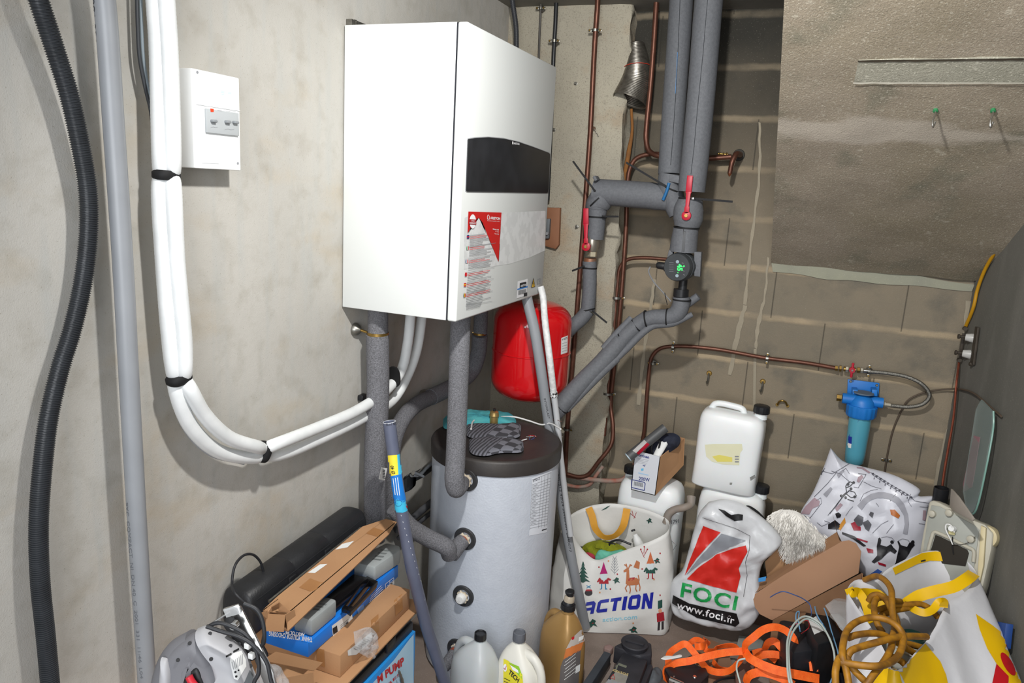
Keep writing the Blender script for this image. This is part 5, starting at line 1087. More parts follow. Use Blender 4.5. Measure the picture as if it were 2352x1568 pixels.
tag(loft('paper_roll', [(G(1509, 1046, y=2.92), V((1, 0, 0)), V((0, 1, 0)), .016, .012, 2), (G(1525, 1016, y=2.95), V((1, 0, 0)), V((0, 1, 0)), .019, .012, 2), (G(1533, 1011, y=2.955), V((1, 0, 0)), V((0, 1, 0)), .012, .01, 2)], PAPER, None, seg=16), 'white paper roll sticking out of the 200W box', 'paper')
tt = thing('cardboard_tube', 'grey plastic tube with a red label laid across the 200W box', 'tube', G(1485, 1015, y=2.88))
tA, tB = G(1443, 1050, y=2.85), G(1528, 982, y=2.93); P = [tA, tB]
GT = M('tube_grey', '#4c4d4e', .5)
tbm = lathe('tube_body', tA, tB - tA, [(0, .0165), (0, .0195), ((tB - tA).length, .0195)], GT, tt, 28, cap=False)
lathe('tube_mouth', tA, tA - tB, [(-.001, .016), (.002, .016), (.002, .0197), (-.002, .0199)], M('pale_ring', '#a9b9c0', .4), tt, 28, cap=False)
otb = Onto(tbm, .0025); prints('red_label', [(RED, [(1462, 1040), (1486, 1016), (1492, 1020), (1467, 1044)]), (M('label_silver', '#a8a5a2', .5), [(1453, 1035), (1480, 1010), (1486, 1016), (1461, 1040)])], otb, tt)
# pipes low on the back wall behind cans
DP = M('painted_pipe', '#8d857b', .7, c2='#9a5e4c', ns=16, amt=.25)
tag(tube('painted_pipe', path([(1290, 1088, 3.04), (1340, 1098, 3.04), (1400, 1104, 3.04), (1432, 1100, 3.05), (1450, 1080, 3.06), (1462, 1060, 3.08)], 'y'), .0105, DP, None, n=6, seg=14), 'paint-spattered pipe running behind the leaning waste pipe to the cans', 'pipe')
tag(tube('painted_pipe', path([(1292, 1112, 3.05), (1330, 1118, 3.05), (1355, 1112, 3.05), (1370, 1090, 3.05), (1385, 1070, 3.06)], 'y'), .008, DP, None, n=6, seg=14), 'lower thin grey pipe in the corner below the paint-spattered pipe', 'pipe')
tag(tube('pipe_elbow', path([(1530, 1200, 2.90), (1536, 1180, 2.90), (1550, 1170, 2.9), (1572, 1165, 2.9), (1586, 1158, 2.92), (1588, 1140, 2.94)], 'y'), [.017, .017, .015, .015, .015, .018], M('pipe_lead', '#84827e', .6, c2='#8e7e70', ns=20), None, n=6, seg=18), 'grey elbow pipe between the marked can and the plastic bag', 'pipe')

# ================================================================ STACK BY THE LEFT WALL
def qbox(name, x0, x1, y0, y1, z0, z1, m, parent=None, bevel=.002, skew=0.0):
    return box(name, (x0, y0, z0), (x1 - x0, skew, 0), (-skew * .3, y1 - y0, 0), (0, 0, z1 - z0), m, parent, bevel)
# tall pump carton
PBL = M('carton_blue', '#1f83cf', .45, c2='#2b8ed6', ns=7); PLT = M('carton_pale', '#b9d9ee', .45, c2='#a7cfe8', ns=5)
pb = thing('pump_carton', 'blue and white carton lettered PUMP at the bottom of the left stack', 'carton', (.2, 1.62, 0))
pbb = qbox('carton_body', .06, .334, 1.30, 1.80, .001, .40, PBL, pb, .003)
of_ = onplane((.334, 0, 0), (1, 0, 0), .001); of2 = onplane((.334, 0, 0), (1, 0, 0), .0018)
pf_ = prints('pale_panel', [(PLT, [(940, 1468), (950, 1456), (950, 1600), (830, 1600), (858, 1566), (905, 1515)])], of_, pb)
text('carton_text', 'M PUMP', (868, 1570), (929, 1524), (866, 1553), of2, M('carton_red', '#c0242b', .5), pf_, bold=.04)
text('carton_text', 'AIRES', (872, 1594), (920, 1548), (871, 1588), of2, M('carton_red', '#c0242b'), pf_, bold=.01)
tag(tube('air_coupling', [G(916, 1540, x=.352), G(921, 1555, x=.352), G(926, 1580, x=.352)], [.003, .0045, .006], STEEL, None, n=4, rf=lambda i, n, r: r * (1 + .25 * (i % 2))), 'small ridged metal coupling in front of the pump carton', 'coupling')
# black tool case
bc_ = thing('tool_case', 'flat black plastic tool case under the big cardboard box', 'tool case', (.2, 1.5, .40))
BCS = M('case_black', '#1d1e20', .45, c2='#26272a', ns=20, bump=.15, bs=200)
qbox('case_bottom', .05, .328, 1.30, 1.795, .402, .434, BCS, bc_, .006); qbox('case_lid', .053, .325, 1.305, 1.79, .435, .468, BCS, bc_, .008)
for yv in (1.40, 1.66): cbox('latch', (.329, yv, .437), (.008, .045, .032), BCS, bc_, .002)
# flattened cardboard sheet
tag(qbox('cardboard_sheet', .06, .345, 1.32, 1.83, .470, .476, CARD, None, .001, skew=.01), 'thin cardboard sheet sticking out under the big taped box', 'cardboard')
# big cardboard box
cb_ = thing('cardboard_box', 'brown taped cardboard box beneath the blue box in the left stack', 'box', (.2, 1.6, .477))
cbb = qbox('box_body', .02, .316, 1.43, 1.788, .477, .541, CARD, cb_, .002)
ocb = Onto(cbb, .0014); ocb2 = Onto(cbb, .0022)
prints('tape', [(TAPE, [(727, 1488), (745, 1492), (747, 1532), (728, 1524)]), (TAPE, [(905, 1379), (923, 1364), (925, 1398), (908, 1414)]), (TAPE, [(852, 1424), (869, 1410), (870, 1446), (854, 1466)])], ocb, cb_)
wl = prints('shipping_label', [(PAPER, [(798, 1494), (852, 1451), (864, 1456), (855, 1470), (818, 1503), (799, 1505)])], ocb, cb_)
prints('label_bars', [(GREYP, l) for k in range(8) for l in line([(812 + k * 4.5, 1489 - k * 3.7), (822 + k * 4.5, 1492 - k * 3.7)], 1.2)], ocb2, wl)
fi = pillow('plastic_wrap', [G(x, y, x=.335) for x, y in ((812, 1450), (850, 1440), (866, 1460), (868, 1490), (858, 1512), (838, 1506), (818, 1490))], .010, FILM, None, wr=.008, ws=50, rings=8, per=5); tag(fi, 'crumpled clear plastic film hanging off the big cardboard box', 'film')
# blue box
BBX = M('box_blue', '#1670cf', .4, c2='#1b79d8', ns=6)
bb = thing('blue_box', 'bright blue carton upside down in the left stack, lettered THANK YOU', 'box', (.2, 1.6, .543))
bbb = qbox('box_body', .112, .250, 1.385, 1.83, .543, .583, BBX, bb, .0015)
obt = onplane((0, 1.385, 0), (0, 1, 0), .001); obb = onplane((.250, 0, 0), (1, 0, 0), .001); obb2 = onplane((.250, 0, 0), (1, 0, 0), .0018)
text('box_text', 'THANK YOU FOR CHOOSING', (718, 1464), (618, 1449), (717, 1475), obt, PW, bb, bold=.03)
text('box_text', 'AKKTOL PRODUCT', (702, 1447), (618, 1440), (701, 1457), obb, PW, bb, bold=.03) if False else text('box_text', 'AKKTOL PR', (700, 1454), (655, 1447), (699.5, 1462), obt, PW, bb, bold=.03)
prints('rep_boxes', [(PW, l) for q4 in ([(885, 1341), (895, 1333), (896, 1350), (886, 1358), (885, 1341)], [(895, 1333), (904, 1326), (905, 1341), (896, 1350)]) for l in line(q4, .8)], obb, bb)
text('box_text', 'EC', (903, 1332), (897, 1337), (904, 1341), obb2, PW, bb); text('box_text', 'REP', (894, 1341), (887, 1347), (895, 1349), obb2, PW, bb)
bl2 = prints('shipping_label', [(PAPER, [(762, 1437), (807, 1403), (811, 1425), (765, 1462)])], obb, bb)
prints('label_marks', [(PRINT, [(764, 1443), (774, 1436), (776, 1450), (766, 1457)])] + [(GREYP, l) for k in range(4) for l in line([(782, 1436 + k * 4), (800, 1422 + k * 4)], .9)] + [(PRINT, [(795, 1431), (799, 1428), (800, 1431), (796, 1434)])], obb2, bl2)
prints('small_print', [(PW, l) for k in range(4) for l in line([(848 + k * 1.5, 1384 - k * 5), (882 - k * 2, 1356 - k * 4)], .9)], obb, bb)
prints('tape', [(M('clear_tape', '#5e8fce', .2), [(820, 1398), (835, 1386), (838, 1402), (823, 1415)])], obb, bb)
# grey and black case on the blue box
gb = thing('drill_case', 'black case with two ribbed grey end blocks on the blue box', 'case', (.2, 1.6, .585))
GRY = M('block_grey', '#8f9494', .6, c2='#9a9f9f', ns=20, bump=.1, bs=250)
zc = .585
def cblock(quad, z1, name, m, par, bev=.006):
    return prism(name, [V((G(x, y, z=z1).x, G(x, y, z=z1).y, z1)) for x, y in quad], V((0, 0, -(z1 - zc))), m, par, bev)
g1_ = cblock([(716, 1425), (674, 1410), (706, 1389), (750, 1369), (773, 1376), (771, 1380)], .632, 'end_block', GRY, gb)
g2_ = cblock([(861, 1302), (812, 1290), (843, 1268), (888, 1245), (918, 1252), (920, 1262)], .632, 'end_block', GRY, gb)
og_ = Onto([g1_, g2_], .001); LGR = M('block_ridge', '#737878', .6)
prints('ribs', [(LGR, [(x, y), (x + 20, y + 2), (x + 17, y + 5), (x - 3, y + 3)]) for x, y in ((875, 1261), (869, 1268), (863, 1275), (857, 1282))] + [(LGR, [(x, y), (x + 16, y + 2), (x + 13, y + 5), (x - 3, y + 3)]) for x, y in ((735, 1385), (728, 1391), (721, 1397))], og_, gb)
BGL = M('gloss_black', '#131315', .25)
cblock([(760, 1396), (742, 1376), (811, 1317), (846, 1325)], .612, 'case_body', BGL, gb, .003)
def hnd(quad, z1, th):
    P = [G(x, y, z=z1) for x, y in quad]; c = sum(P, V()) / 4
    for i in range(4):
        a, b2 = P[i], P[(i + 1) % 4]; a2, b3 = a.lerp(c, .2), b2.lerp(c, .2)
        prism('handle_bar', [a, b2, b3, a2], (0, 0, -th), BGL, gb, .001)
hnd([(797, 1395), (853, 1326), (866, 1335), (805, 1400)], .612, .02)
hnd([(784, 1397), (843, 1322), (868, 1334), (806, 1402)], .606, .012)
# long cardboard
lc = thing('long_carton', 'long narrow cardboard carton with torn near end, top of the left stack', 'carton', (.2, 1.6, .64))
zt = .70
A_, A2_, B2_, B_, C_, D_ = [G(x, y, z=zt) for x, y in ((604, 1400), (636, 1370), (832, 1209), (886, 1191), (911, 1198), (660, 1410))]
lcb = prism('top_panel', [A_, A2_, B2_, B_, C_, D_], (0, 0, -.003), CARD, lc)
E1, E2 = G(662, 1449, x=.252), G(895, 1224, x=.235)
prism('side_panel', [D_, C_, E2, E1], (-.003, 0, 0), CARD, lc)
prism('lower_panel', [E1 + V((0, 0, .001)), E2, E2 + V((-.06, 0, 0)), E1 + V((-.06, 0, 0))], (0, 0, -.003), CARDD, lc)
prism('far_side', [A_, B_, B_ + V((0, 0, -.045)), A_ + V((0, 0, -.045))], (.003, 0, 0), CARDD, lc)
for q4 in ([(609, 1403), (597, 1408), (612, 1420), (618, 1408)], [(612, 1408), (640, 1395), (641, 1382), (622, 1393)], [(612, 1409), (655, 1412), (652, 1451), (609, 1449)], [(655, 1412), (676, 1399), (683, 1430), (662, 1443)], [(640, 1404), (668, 1405), (640, 1380)]):
    P = [G(x, y, x=.245 if x > 640 else .22) for x, y in q4]
    n4 = (P[1] - P[0]).cross(P[2] - P[0]).normalized(); prism('torn_flap', P, n4 * .002, CARD, lc)
oL = Onto(lcb, .0009)
prints('tape', [(TAPE, [(687, 1349), (712, 1328), (748, 1341), (724, 1362)]), (TAPE, [(840, 1225), (858, 1211), (882, 1219), (868, 1233)])], oL, lc)
prints('shipping_label', [(PAPER, [(770, 1262), (786, 1249), (813, 1242), (798, 1257)]), ], oL, lc); prints('shipping_label', [(PAPER, [(707, 1315), (735, 1296), (752, 1295), (723, 1316)])], oL, lc)
# long black case by the wall
lb_ = thing('long_case', 'long black hard plastic case lying along the left wall behind the cartons', 'case', (.06, 1.6, .545))
y0, y1 = G(535, 1376, x=.05).y, G(815, 1180, x=.06).y
secs = []
for t, s in ((0, .75), (.008, .92), (.02, 1), (.33, 1), (.335, .985), (.34, 1), (.62, 1), (.625, .985), (.63, 1), (.96, 1), (.985, .93), (1, .72)):
    secs.append((V((.060, y0 + (y1 - y0) * t, .632 + .020 * t)), V((1, 0, 0)), V((0, 0, 1)), .052 * s, .070 * s, 3.0))
loft('case_shell', secs, BCS, lb_, seg=40)
tube('case_seam', [V((.106, y0 + .02, .675)), V((.106, y1 - .02, .695))], .0025, BCS, lb_, n=1, seg=8)
for t in (.30, .60): cbox('latch', V((.110, y0 + (y1 - y0) * t, .655 + .02 * t)), (.008, .03, .03), BCS, lb_, .003)
tag(tube('metal_rod', [G(618, 1381, x=.135), G(828, 1213, x=.135)], .0045, STEEL, None, n=1, seg=10), 'thin grey metal rod along the edge of the long carton', 'rod')
# lower left cartons
lw = thing('open_carton', 'open brown carton in the lower left in front of the saw shoe', 'carton', (.2, 1.1, .3))
qbox('carton_body', .04, .30, .93, 1.29, .001, .50, CARD, lw, .002)
for q4, v in (([(600, 1517), (720, 1541), (740, 1522), (632, 1497)], .002), ([(640, 1560), (718, 1545), (722, 1600), (640, 1600)], .002)):
    prism('carton_flap', [G(x, y, x=.30 if x > 640 else .28) for x, y in q4], (v, 0, v), CARD, lw)
tag(pillow('plastic_wrap', [G(x, y, x=.33) for x, y in ((590, 1530), (640, 1528), (655, 1575), (630, 1600), (590, 1600))], .02, FILM, None, wr=.01, ws=45, rings=8, per=5), 'shiny clear plastic beside the saw at the bottom edge', 'film')
# ---------------- jigsaw
SD = 1.26
sw = thing('jigsaw', 'large grey and light grey corded jigsaw lying in the lower left corner', 'power saw', G(480, 1560, d=SD))
SG = M('saw_grey', '#66666a', .55, c2='#707074', ns=10); SL = M('saw_light', '#a9a9ac', .5, c2='#a0a0a3', ns=8); SDK = M('saw_black', '#141416', .5)
def PD(pts, o=0.0): return [G(x, y, d=SD + o) for x, y in pts]
s1 = pillow('motor_housing', PD([(455, 1442), (475, 1436), (510, 1455), (548, 1480), (566, 1500), (580, 1540), (600, 1590), (610, 1640), (470, 1640), (508, 1560), (500, 1510), (480, 1472)]), .042, SL, sw, wr=0, rings=14, per=6, k=4)
s2 = pillow('handle_front', PD([(371, 1518), (392, 1490), (425, 1462), (458, 1450), (482, 1474), (504, 1510), (516, 1560), (522, 1640), (478, 1640), (470, 1590), (462, 1550), (446, 1526), (420, 1550), (412, 1640), (372, 1640)], -.004), .034, SG, sw, c=G(455, 1500, d=SD), wr=0, rings=12, per=6, k=4)
tube('rear_grip', PD([(455, 1490), (420, 1510), (395, 1550), (388, 1600), (390, 1650)]), [.035, .034, .030, .030, .03], SG, sw, n=6, seg=24)
tube('grip_loop', PD([(450, 1520), (482, 1545), (495, 1590), (500, 1650)], -.01), .028, SG, sw, n=6, seg=22)
pillow('grip_gap', PD([(440, 1535), (452, 1530), (462, 1542), (475, 1600), (450, 1640), (430, 1600), (436, 1560)], -.035), .006, SDK, sw, wr=0, rings=6)
tube('trigger', PD([(434, 1553), (440, 1565), (452, 1580)], -.05), .006, M('trigger_red', '#c02332', .4), sw, n=4)
pillow('end_button', PD([(372, 1508), (385, 1512), (394, 1535), (395, 1570), (388, 1600), (372, 1600)], -.03), .015, SL, sw, wr=0, rings=8)
osw = Onto([s1, s2], .0012); osw2 = Onto([s1, s2], .002)
rp = prints('rating_plate', [(PAPER, [(529, 1508), (536, 1500), (554, 1494), (564, 1515), (565, 1530), (546, 1562), (537, 1558), (528, 1520)])], osw, sw)
prints('plate_print', [(GREYP, l) for k in range(7) for l in line([(532 + k * 4, 1520 - k * 3), (536 + k * 3.4, 1537 - k * 2)], 1)] + [(PRINT, circ(540, 1543, 2.5)), (PRINT, circ(547, 1539, 2)), (PRINT, circ(542, 1553, 2.6))], osw2, rp)
prints('vents', [(SDK, [(x, y), (x + 13, y - 7), (x + 14, y - 3), (x + 1, y + 4)]) for x, y in ((518, 1506), (535, 1495))] + [(M('saw_pad', '#5f6468', .5), [(560, 1568), (573, 1538), (580, 1548), (584, 1570)])], osw, sw)
for x, y in ((482, 1455), (436, 1477), (409, 1515), (485, 1513), (529, 1483), (549, 1479), (575, 1529)):
    h = osw(x, y); lathe('screw', h, CAM - h, [(0, .0032), (.001, .0030)], SDK, sw, 10)
shoe = prism('shoe_plate', [G(x, y, d=SD + .02) for x, y in ((512, 1398), (545, 1388), (553, 1394), (628, 1545), (640, 1600), (618, 1600), (594, 1540), (542, 1412), (516, 1406))], fw * .006, CHROME, sw, .001)
prism('shoe_slot', [G(x, y, d=SD + .018) for x, y in ((549, 1395), (552, 1395), (556, 1405), (552, 1406))], fw * .002, SDK, sw)
prism('gear_head', [G(x, y, d=SD + .005) for x, y in ((518, 1410), (540, 1420), (588, 1515), (575, 1520), (535, 1470), (512, 1440))], fw * .03, SDK, sw, .003)
for (x, y) in ((569, 1482), (578, 1505)): cbox('stop_block', G(x, y, d=SD - .002), (.010, .008, .010), PAPER, sw, .001)
tube('guide_rod', PD([(485, 1432), (528, 1405)], .01), .002, CHROME, sw, n=1, seg=8)
lathe('plunger_knob', G(541, 1432, d=SD), -fw, [(0, .007), (.012, .0065)], CHROME, sw, 18)
prism('clear_guard', [G(x, y, d=SD + .0) for x, y in ((512, 1400), (548, 1390), (556, 1408), (520, 1418))], fw * .002, M('clear_guard', '#d8dadb', .1, alpha=.35), sw)
CB = M('cord_black', '#26272a', .5)
cord = [(605, 1312, .06), (598, 1290, .06), (580, 1273, .06), (560, 1275, .06), (540, 1298, .07), (533, 1335, .08), (540, 1362, .12), (570, 1390, .15), (598, 1418, .17), (606, 1450, .18), (603, 1480, .18), (612, 1500, .19), (620, 1560, .2), (625, 1600, .2)]
tube('power_cord', path(cord, 'x'), .0034, CB, sw, n=8, seg=10)
tube('power_cord', PD([(476, 1440), (500, 1430), (540, 1442), (570, 1462), (590, 1500), (594, 1545), (584, 1566), (580, 1600)], -.05), .0034, CB, sw, n=8, seg=10)
tube('power_cord', PD([(474, 1438), (510, 1450), (550, 1462), (580, 1480), (612, 1520), (622, 1560), (635, 1600)], -.055), .0034, CB, sw, n=8, seg=10)
tube('power_cord', PD([(560, 1385), (590, 1400), (604, 1430), (606, 1475), (600, 1484)], -.02), .0034, CB, sw, n=8, seg=10)

# ================================================================ JUGS ON THE FLOOR
def bottle(P, w, d, h, yaw, m, capm, lab, capr=.017, caph=.022, hside=-1, hz=(.86, .38), sh=None, e=3.4, kind='jug'):
    R_ = Matrix.Rotation(yaw, 3, 'Z'); ux = R_ @ V((1, 0, 0)); uy = R_ @ V((0, 1, 0)); uz = V((0, 0, 1)); P = V(P); t = thing(kind, lab, kind.replace('_', ' '), P)
    sh = sh or [(0, .88, .86, 0), (.015, .97, .96, 0), (.05, 1, 1, 0), (.35, 1, 1, 0), (.58, .985, .97, 0), (.70, .90, .88, .0), (.80, .70, .72, .03), (.88, .48, .55, .05), (.94, .28, .36, .06), (.97, .20, .27, .06)]
    nx = ux * (w / 2 * sh[-1][3]) * -hside * 3
    b = loft('body', [(P + uz * (z * h) + ux * (w / 2 * s * -hside * 3), ux, uy, w / 2 * a, d / 2 * c, e if z < .9 else 2.2) for z, a, c, s in sh], m, t, seg=48)
    lathe('neck', P + uz * (h * .955) + nx, uz, [(0, capr * .98), (h * .03, capr * .9)], m, t, 24)
    lathe('cap', P + uz * (h * .985) + nx, uz, [(0, capr * 1.04), (.002, capr * 1.08), (caph, capr * 1.04), (caph + .001, capr * .9), (caph - .003, capr * .8), (caph - .003, capr * .3)], capm, t, 48, star=24, samp=.03)
    a = P + uz * (h * hz[0]) + nx * .4 + ux * hside * w * .10; bq = P + uz * (h * hz[1]) + ux * hside * w * .44
    tube('handle', [a, P + uz * (h * (hz[0] - .02)) + ux * hside * w * .34, P + uz * (h * (hz[0] - .14)) + ux * hside * w * .50, P + uz * (h * (hz[1] + .12)) + ux * hside * w * .53, bq], [.017, .015, .014, .014, .016], m, t, n=7, seg=16)
    return t, b
MJ = M('milky_clear', '#d5d9da', .3, c2='#cdd2d3', ns=6, trans=.25, sss=.1); CREAM = M('white_jug', '#dedcd2', .42, c2='#d5d3c9', ns=8)
GOLD = M('gold_plastic', '#a5824f', .35, .25, c2='#9b7947', ns=6)
p1 = G(1119, 1441, z=.285)
b1, bb1 = bottle((p1.x - .012, p1.y - .055, .001), .165, .125, .283, -.35, MJ, BLACK, 'translucent white jug with round black cap, next to the grey hose', hside=-1, capr=.0185)
p2 = G(1198, 1440, z=.30)
b2_, bb2 = bottle((p2.x + .022, p2.y - .045, .001), .162, .125, .282, -.30, CREAM, M('cap_grey', '#50535a', .5, c2='#6a6d74', ns=30), 'opaque white jug with dusty grey cap and yellow-green label', hside=1, capr=.0195, caph=.030)
ow = Onto(bb2, .002); ow2 = Onto(bb2, .003); ow3 = Onto(bb2, .004)
GRN = M('label_green', '#8cc02c', .45); YLW = M('label_yel', '#ddd233', .45)
jl2 = prints('jug_label', [(YLW, [(1157, 1512), (1168, 1517), (1200, 1548), (1204, 1600), (1156, 1600)]), (GRN, [(1166, 1519), (1192, 1530), (1198, 1546), (1199, 1560)])], ow, b2_)
text('label_text', 'TECH', (1168, 1545), (1190, 1567), (1172, 1536), ow2, PRINT, jl2, bold=.03)
prints('label_marks', [(PW, circ(1161, 1533, 4, 9)), (PW, [(1172, 1526), (1190, 1538), (1192, 1546), (1178, 1538)])] + [(PRINT, l) for k in range(3) for l in line([(1158, 1556 + k * 7), (1172, 1563 + k * 7)], 1.3)], ow2, jl2); prints('check_mark', [(REDP, l) for l in line([(1158, 1533), (1161, 1537), (1164, 1528)], 1.2)], ow3, jl2)
p3 = G(1309, 1388, z=.305)
b3_, bb3 = bottle((p3.x - .008, p3.y - .03, .001), .165, .12, .315, -.55, GOLD, BLACK, 'gold-brown oil can with black pouring nozzle and orange label', hside=-1, capr=.024, caph=.018, kind='oil_can', hz=(.84, .36))
q3 = wloc(b3_) + V((0, 0, .328)) + Matrix.Rotation(-.55, 3, 'Z') @ V((.0825 * .06 * 3, 0, 0))
nz_ = lathe('nozzle', q3, V((.06, .05, 1)), [(0, .021), (.010, .020), (.012, .0185)], BLACK, b3_, 28); lathe('clear_ring', q3 + V((.001, .001, .012)), V((.06, .05, 1)), [(0, .0185), (.015, .018), (.022, .013)], M('nozzle_clear', '#b7aa96', .25, alpha=.8), b3_, 28)
lathe('spout_cap', q3 + V((.003, .002, .032)), V((-.1, -.1, 1)), [(0, .013), (.010, .013), (.012, .0165), (.018, .0165), (.020, .014)], BLACK, b3_, 28)
oo = Onto(bb3, .002); oo2 = Onto(bb3, .003); ORL = M('label_orange', '#c4713a', .4); GYL = M('label_graphite', '#5e5a5a', .4, c2='#6b6766', ns=12); SIL = M('label_silver2', '#b1a9a2', .4)
ol = prints('oil_label', [(SIL, [(1342, 1438), (1342, 1472), (1300, 1490), (1312, 1466)]), (ORL, [(1341, 1470), (1334, 1492), (1294, 1515), (1300, 1490)]), (GYL, [(1334, 1490), (1328, 1568), (1320, 1600), (1282, 1600), (1288, 1530), (1294, 1514)])], oo, b3_)
prints('label_marks', [(PAPER, [(1329, 1463), (1340, 1458), (1339, 1467), (1328, 1473)]), (REDP, [(1312, 1464), (1319, 1460), (1318, 1467), (1313, 1469)])] + [(PAPER, l) for k in range(6) for l in line([(1296 + (k % 2) * 2, 1560 - k * 8), (1322, 1540 - k * 8)], 1.0)] + [(PAPER, [(1322, 1530), (1332, 1524), (1331, 1540), (1321, 1546)])], oo2, ol)

# ================================================================ TROLLEY JACK
jk = thing('trolley_jack', 'dusty black hydraulic trolley jack marked 3T CRIC HYDRAULIQUE', 'car jack', G(1430, 1530, z=0))
JB = M('jack_black', '#222226', .6, c2='#34343a', ns=14, bump=.15, bs=80); JG = M('jack_side', '#3d434b', .6, c2='#2f343a', ns=20)
cz = .105
tq_ = [(1433, 1494), (1487, 1516), (1452, 1610), (1370, 1600)]
jb_ = prism('jack_body', [G(x, y, z=cz) for x, y in tq_], (0, 0, -.07), JB, jk, .004)
prism('side_beam', [G(x, y, z=.07) for x, y in ((1388, 1494), (1404, 1500), (1340, 1600), (1316, 1600))], (0, 0, -.05), JG, jk, .003)
prism('side_beam', [G(x, y, z=.075) for x, y in ((1490, 1518), (1500, 1530), (1470, 1600), (1456, 1600))], (0, 0, -.05), JB, jk, .003)
prism('saddle_arm', [G(x, y, z=.115) for x, y in ((1410, 1483), (1470, 1506), (1498, 1502), (1496, 1476), (1450, 1462))], (0, 0, -.07), JB, jk, .006)
sc = G(1458, 1474, z=.135)
sd = lathe('saddle', sc - V((0, 0, .022)), (0, 0, 1), [(0, .036), (.004, .046), (.020, .050), (.023, .046), (.020, .040), (.018, .036), (.020, .006)], JB, jk, 44)
prism('saddle_bar', [sc + V(p) for p in ((-.034, -.006, -.003), (.034, -.006, -.003), (.034, .006, -.003), (-.034, .006, -.003))], (0, 0, .004), JB, jk, .001)
oj_ = Onto(jb_, .0009); oj_2 = Onto(jb_, .0017); JY = M('jack_ink', '#c6b27a', .5)
jl_ = prints('jack_label', [(M('label_greybeige', '#9b9890', .5, c2='#7e7b74', ns=20), [(1388, 1534), (1443, 1550), (1426, 1600), (1356, 1596)])], oj_, jk)
prints('maker_strip', [(M('strip_dull', '#6f7264', .6), [(1413, 1519), (1440, 1529), (1438, 1534), (1411, 1524)])], oj_, jk)
text('jack_text', '3T', (1392, 1530), (1402, 1533), (1395, 1524), oj_, JY, jk, bold=.03)
text('jack_text', 'CRIC HYDRAULIQUE', (1388, 1535), (1442, 1552), (1390, 1530), oj_2, JY, jk, bold=.02)
prints('warning_mark', [(REDP, l) for l in line([(1402, 1557), (1412, 1560), (1409, 1548), (1402, 1557)], 1)] + [(GREYP, [(1385 + k * 12, 1556 + k * 3.5), (1395 + k * 12, 1559 + k * 3.5), (1391 + k * 12, 1570 + k * 3.5), (1381 + k * 12, 1567 + k * 3.5)]) for k in range(4)], oj_2, jl_)
tag(prism('brick_piece', [G(x, y, z=.03) for x, y in ((1387, 1482), (1398, 1478), (1410, 1484), (1402, 1494), (1388, 1488))], (0, 0, -.028), M('brick_pink', '#8c6a64', .8, c2='#9c8a84', ns=30), None, .004), 'small pinkish stone lying at the head of the trolley jack', 'stone')

# ================================================================ TOTE BAG, lettered ACTION
def tote(name, top, bot, m, parent, nv=22, mid=None, wr=.004, bul=.01, per=5, seed=0, thick=.0014):
    T_ = spline(list(top) + [top[0]], per)[:-1]; B_ = spline(list(bot) + [bot[0]], per)[:-1]; M_ = spline(list(mid) + [mid[0]], per)[:-1] if mid else None; n = min(len(T_), len(B_)); c = sum(T_, V()) / len(T_)
    vs = []; fs = []
    for j in range(nv + 1):
        v = j / nv
        for i in range(n):
            p = T_[i].lerp(B_[i], v) if not M_ else (T_[i].lerp(M_[i], v / .5) if v < .5 else M_[i].lerp(B_[i], (v - .5) / .5)); o = p - c; o.z = 0; o.normalize()
            w = (nz(p, 11, seed) + .6 * nz(p, 24, seed + 4) + .3 * nz(p, 50, seed)) * wr * min(1, .3 + v * 2) * (1 if v < .98 else 0)
            vs.append(p + o * (bul * sin(pi * v) + w))
    for j in range(nv):
        for i in range(n):
            k = (i + 1) % n; fs.append((j * n + i, j * n + k, (j + 1) * n + k, (j + 1) * n + i))
    fs.append(tuple(nv * n + i for i in range(n)))
    o = mk(name, vs, fs, m, parent); s = o.modifiers.new('t', 'SOLIDIFY'); s.thickness = thick; s.offset = 0; return o
def ribbon(name, pts, w, m, parent=None, n=8, th=.0012, tw=0.0, tws=None, face=None):
    P = spline(pts, n); vs = []; fs = []; N_ = len(P)
    for i, p in enumerate(P):
        t = (P[min(i + 1, N_ - 1)] - P[max(i - 1, 0)]).normalized(); v = (V(face) if face else (CAM - p)).normalized(); s = t.cross(v).normalized(); f = i / (N_ - 1)
        a = tw * f
        if tws: k = f * (len(tws) - 1); j = min(int(k), len(tws) - 2); a = tws[j] + (tws[j + 1] - tws[j]) * (k - j)
        u = t.cross(s).normalized(); d = s * cos(a) + u * sin(a); e = t.cross(d).normalized() * th
        vs += [p - d * w / 2 - e, p + d * w / 2 - e, p + d * w / 2 + e, p - d * w / 2 + e]
    for i in range(N_ - 1):
        for k in range(4): l = (k + 1) % 4; fs.append((i * 4 + k, i * 4 + l, i * 4 + 4 + l, i * 4 + 4 + k))
    fs += [(3, 2, 1, 0), tuple((N_ - 1) * 4 + k for k in range(4))]
    return mk(name, vs, fs, m, parent)
BAGW = M('woven_white', '#d9d8d4', .5, c2='#cfcec9', ns=10, bump=.25, bs=40)
ab = thing('shopping_bag', 'white Christmas shopping bag lettered ACTION with ochre handles', 'shopping bag', G(1440, 1450, z=0))
top = [G(*p[:2], y=p[2]) for p in ((1314, 1222, 2.72), (1334, 1256, 2.73), (1368, 1285, 2.74), (1410, 1272, 2.74), (1455, 1256, 2.75), (1500, 1240, 2.76), (1532, 1222, 2.79), (1538, 1206, 2.84), (1532, 1192, 2.88), (1490, 1172, 2.905), (1440, 1160, 2.91), (1395, 1156, 2.90), (1340, 1166, 2.88), (1304, 1188, 2.85), (1288, 1222, 2.79))]
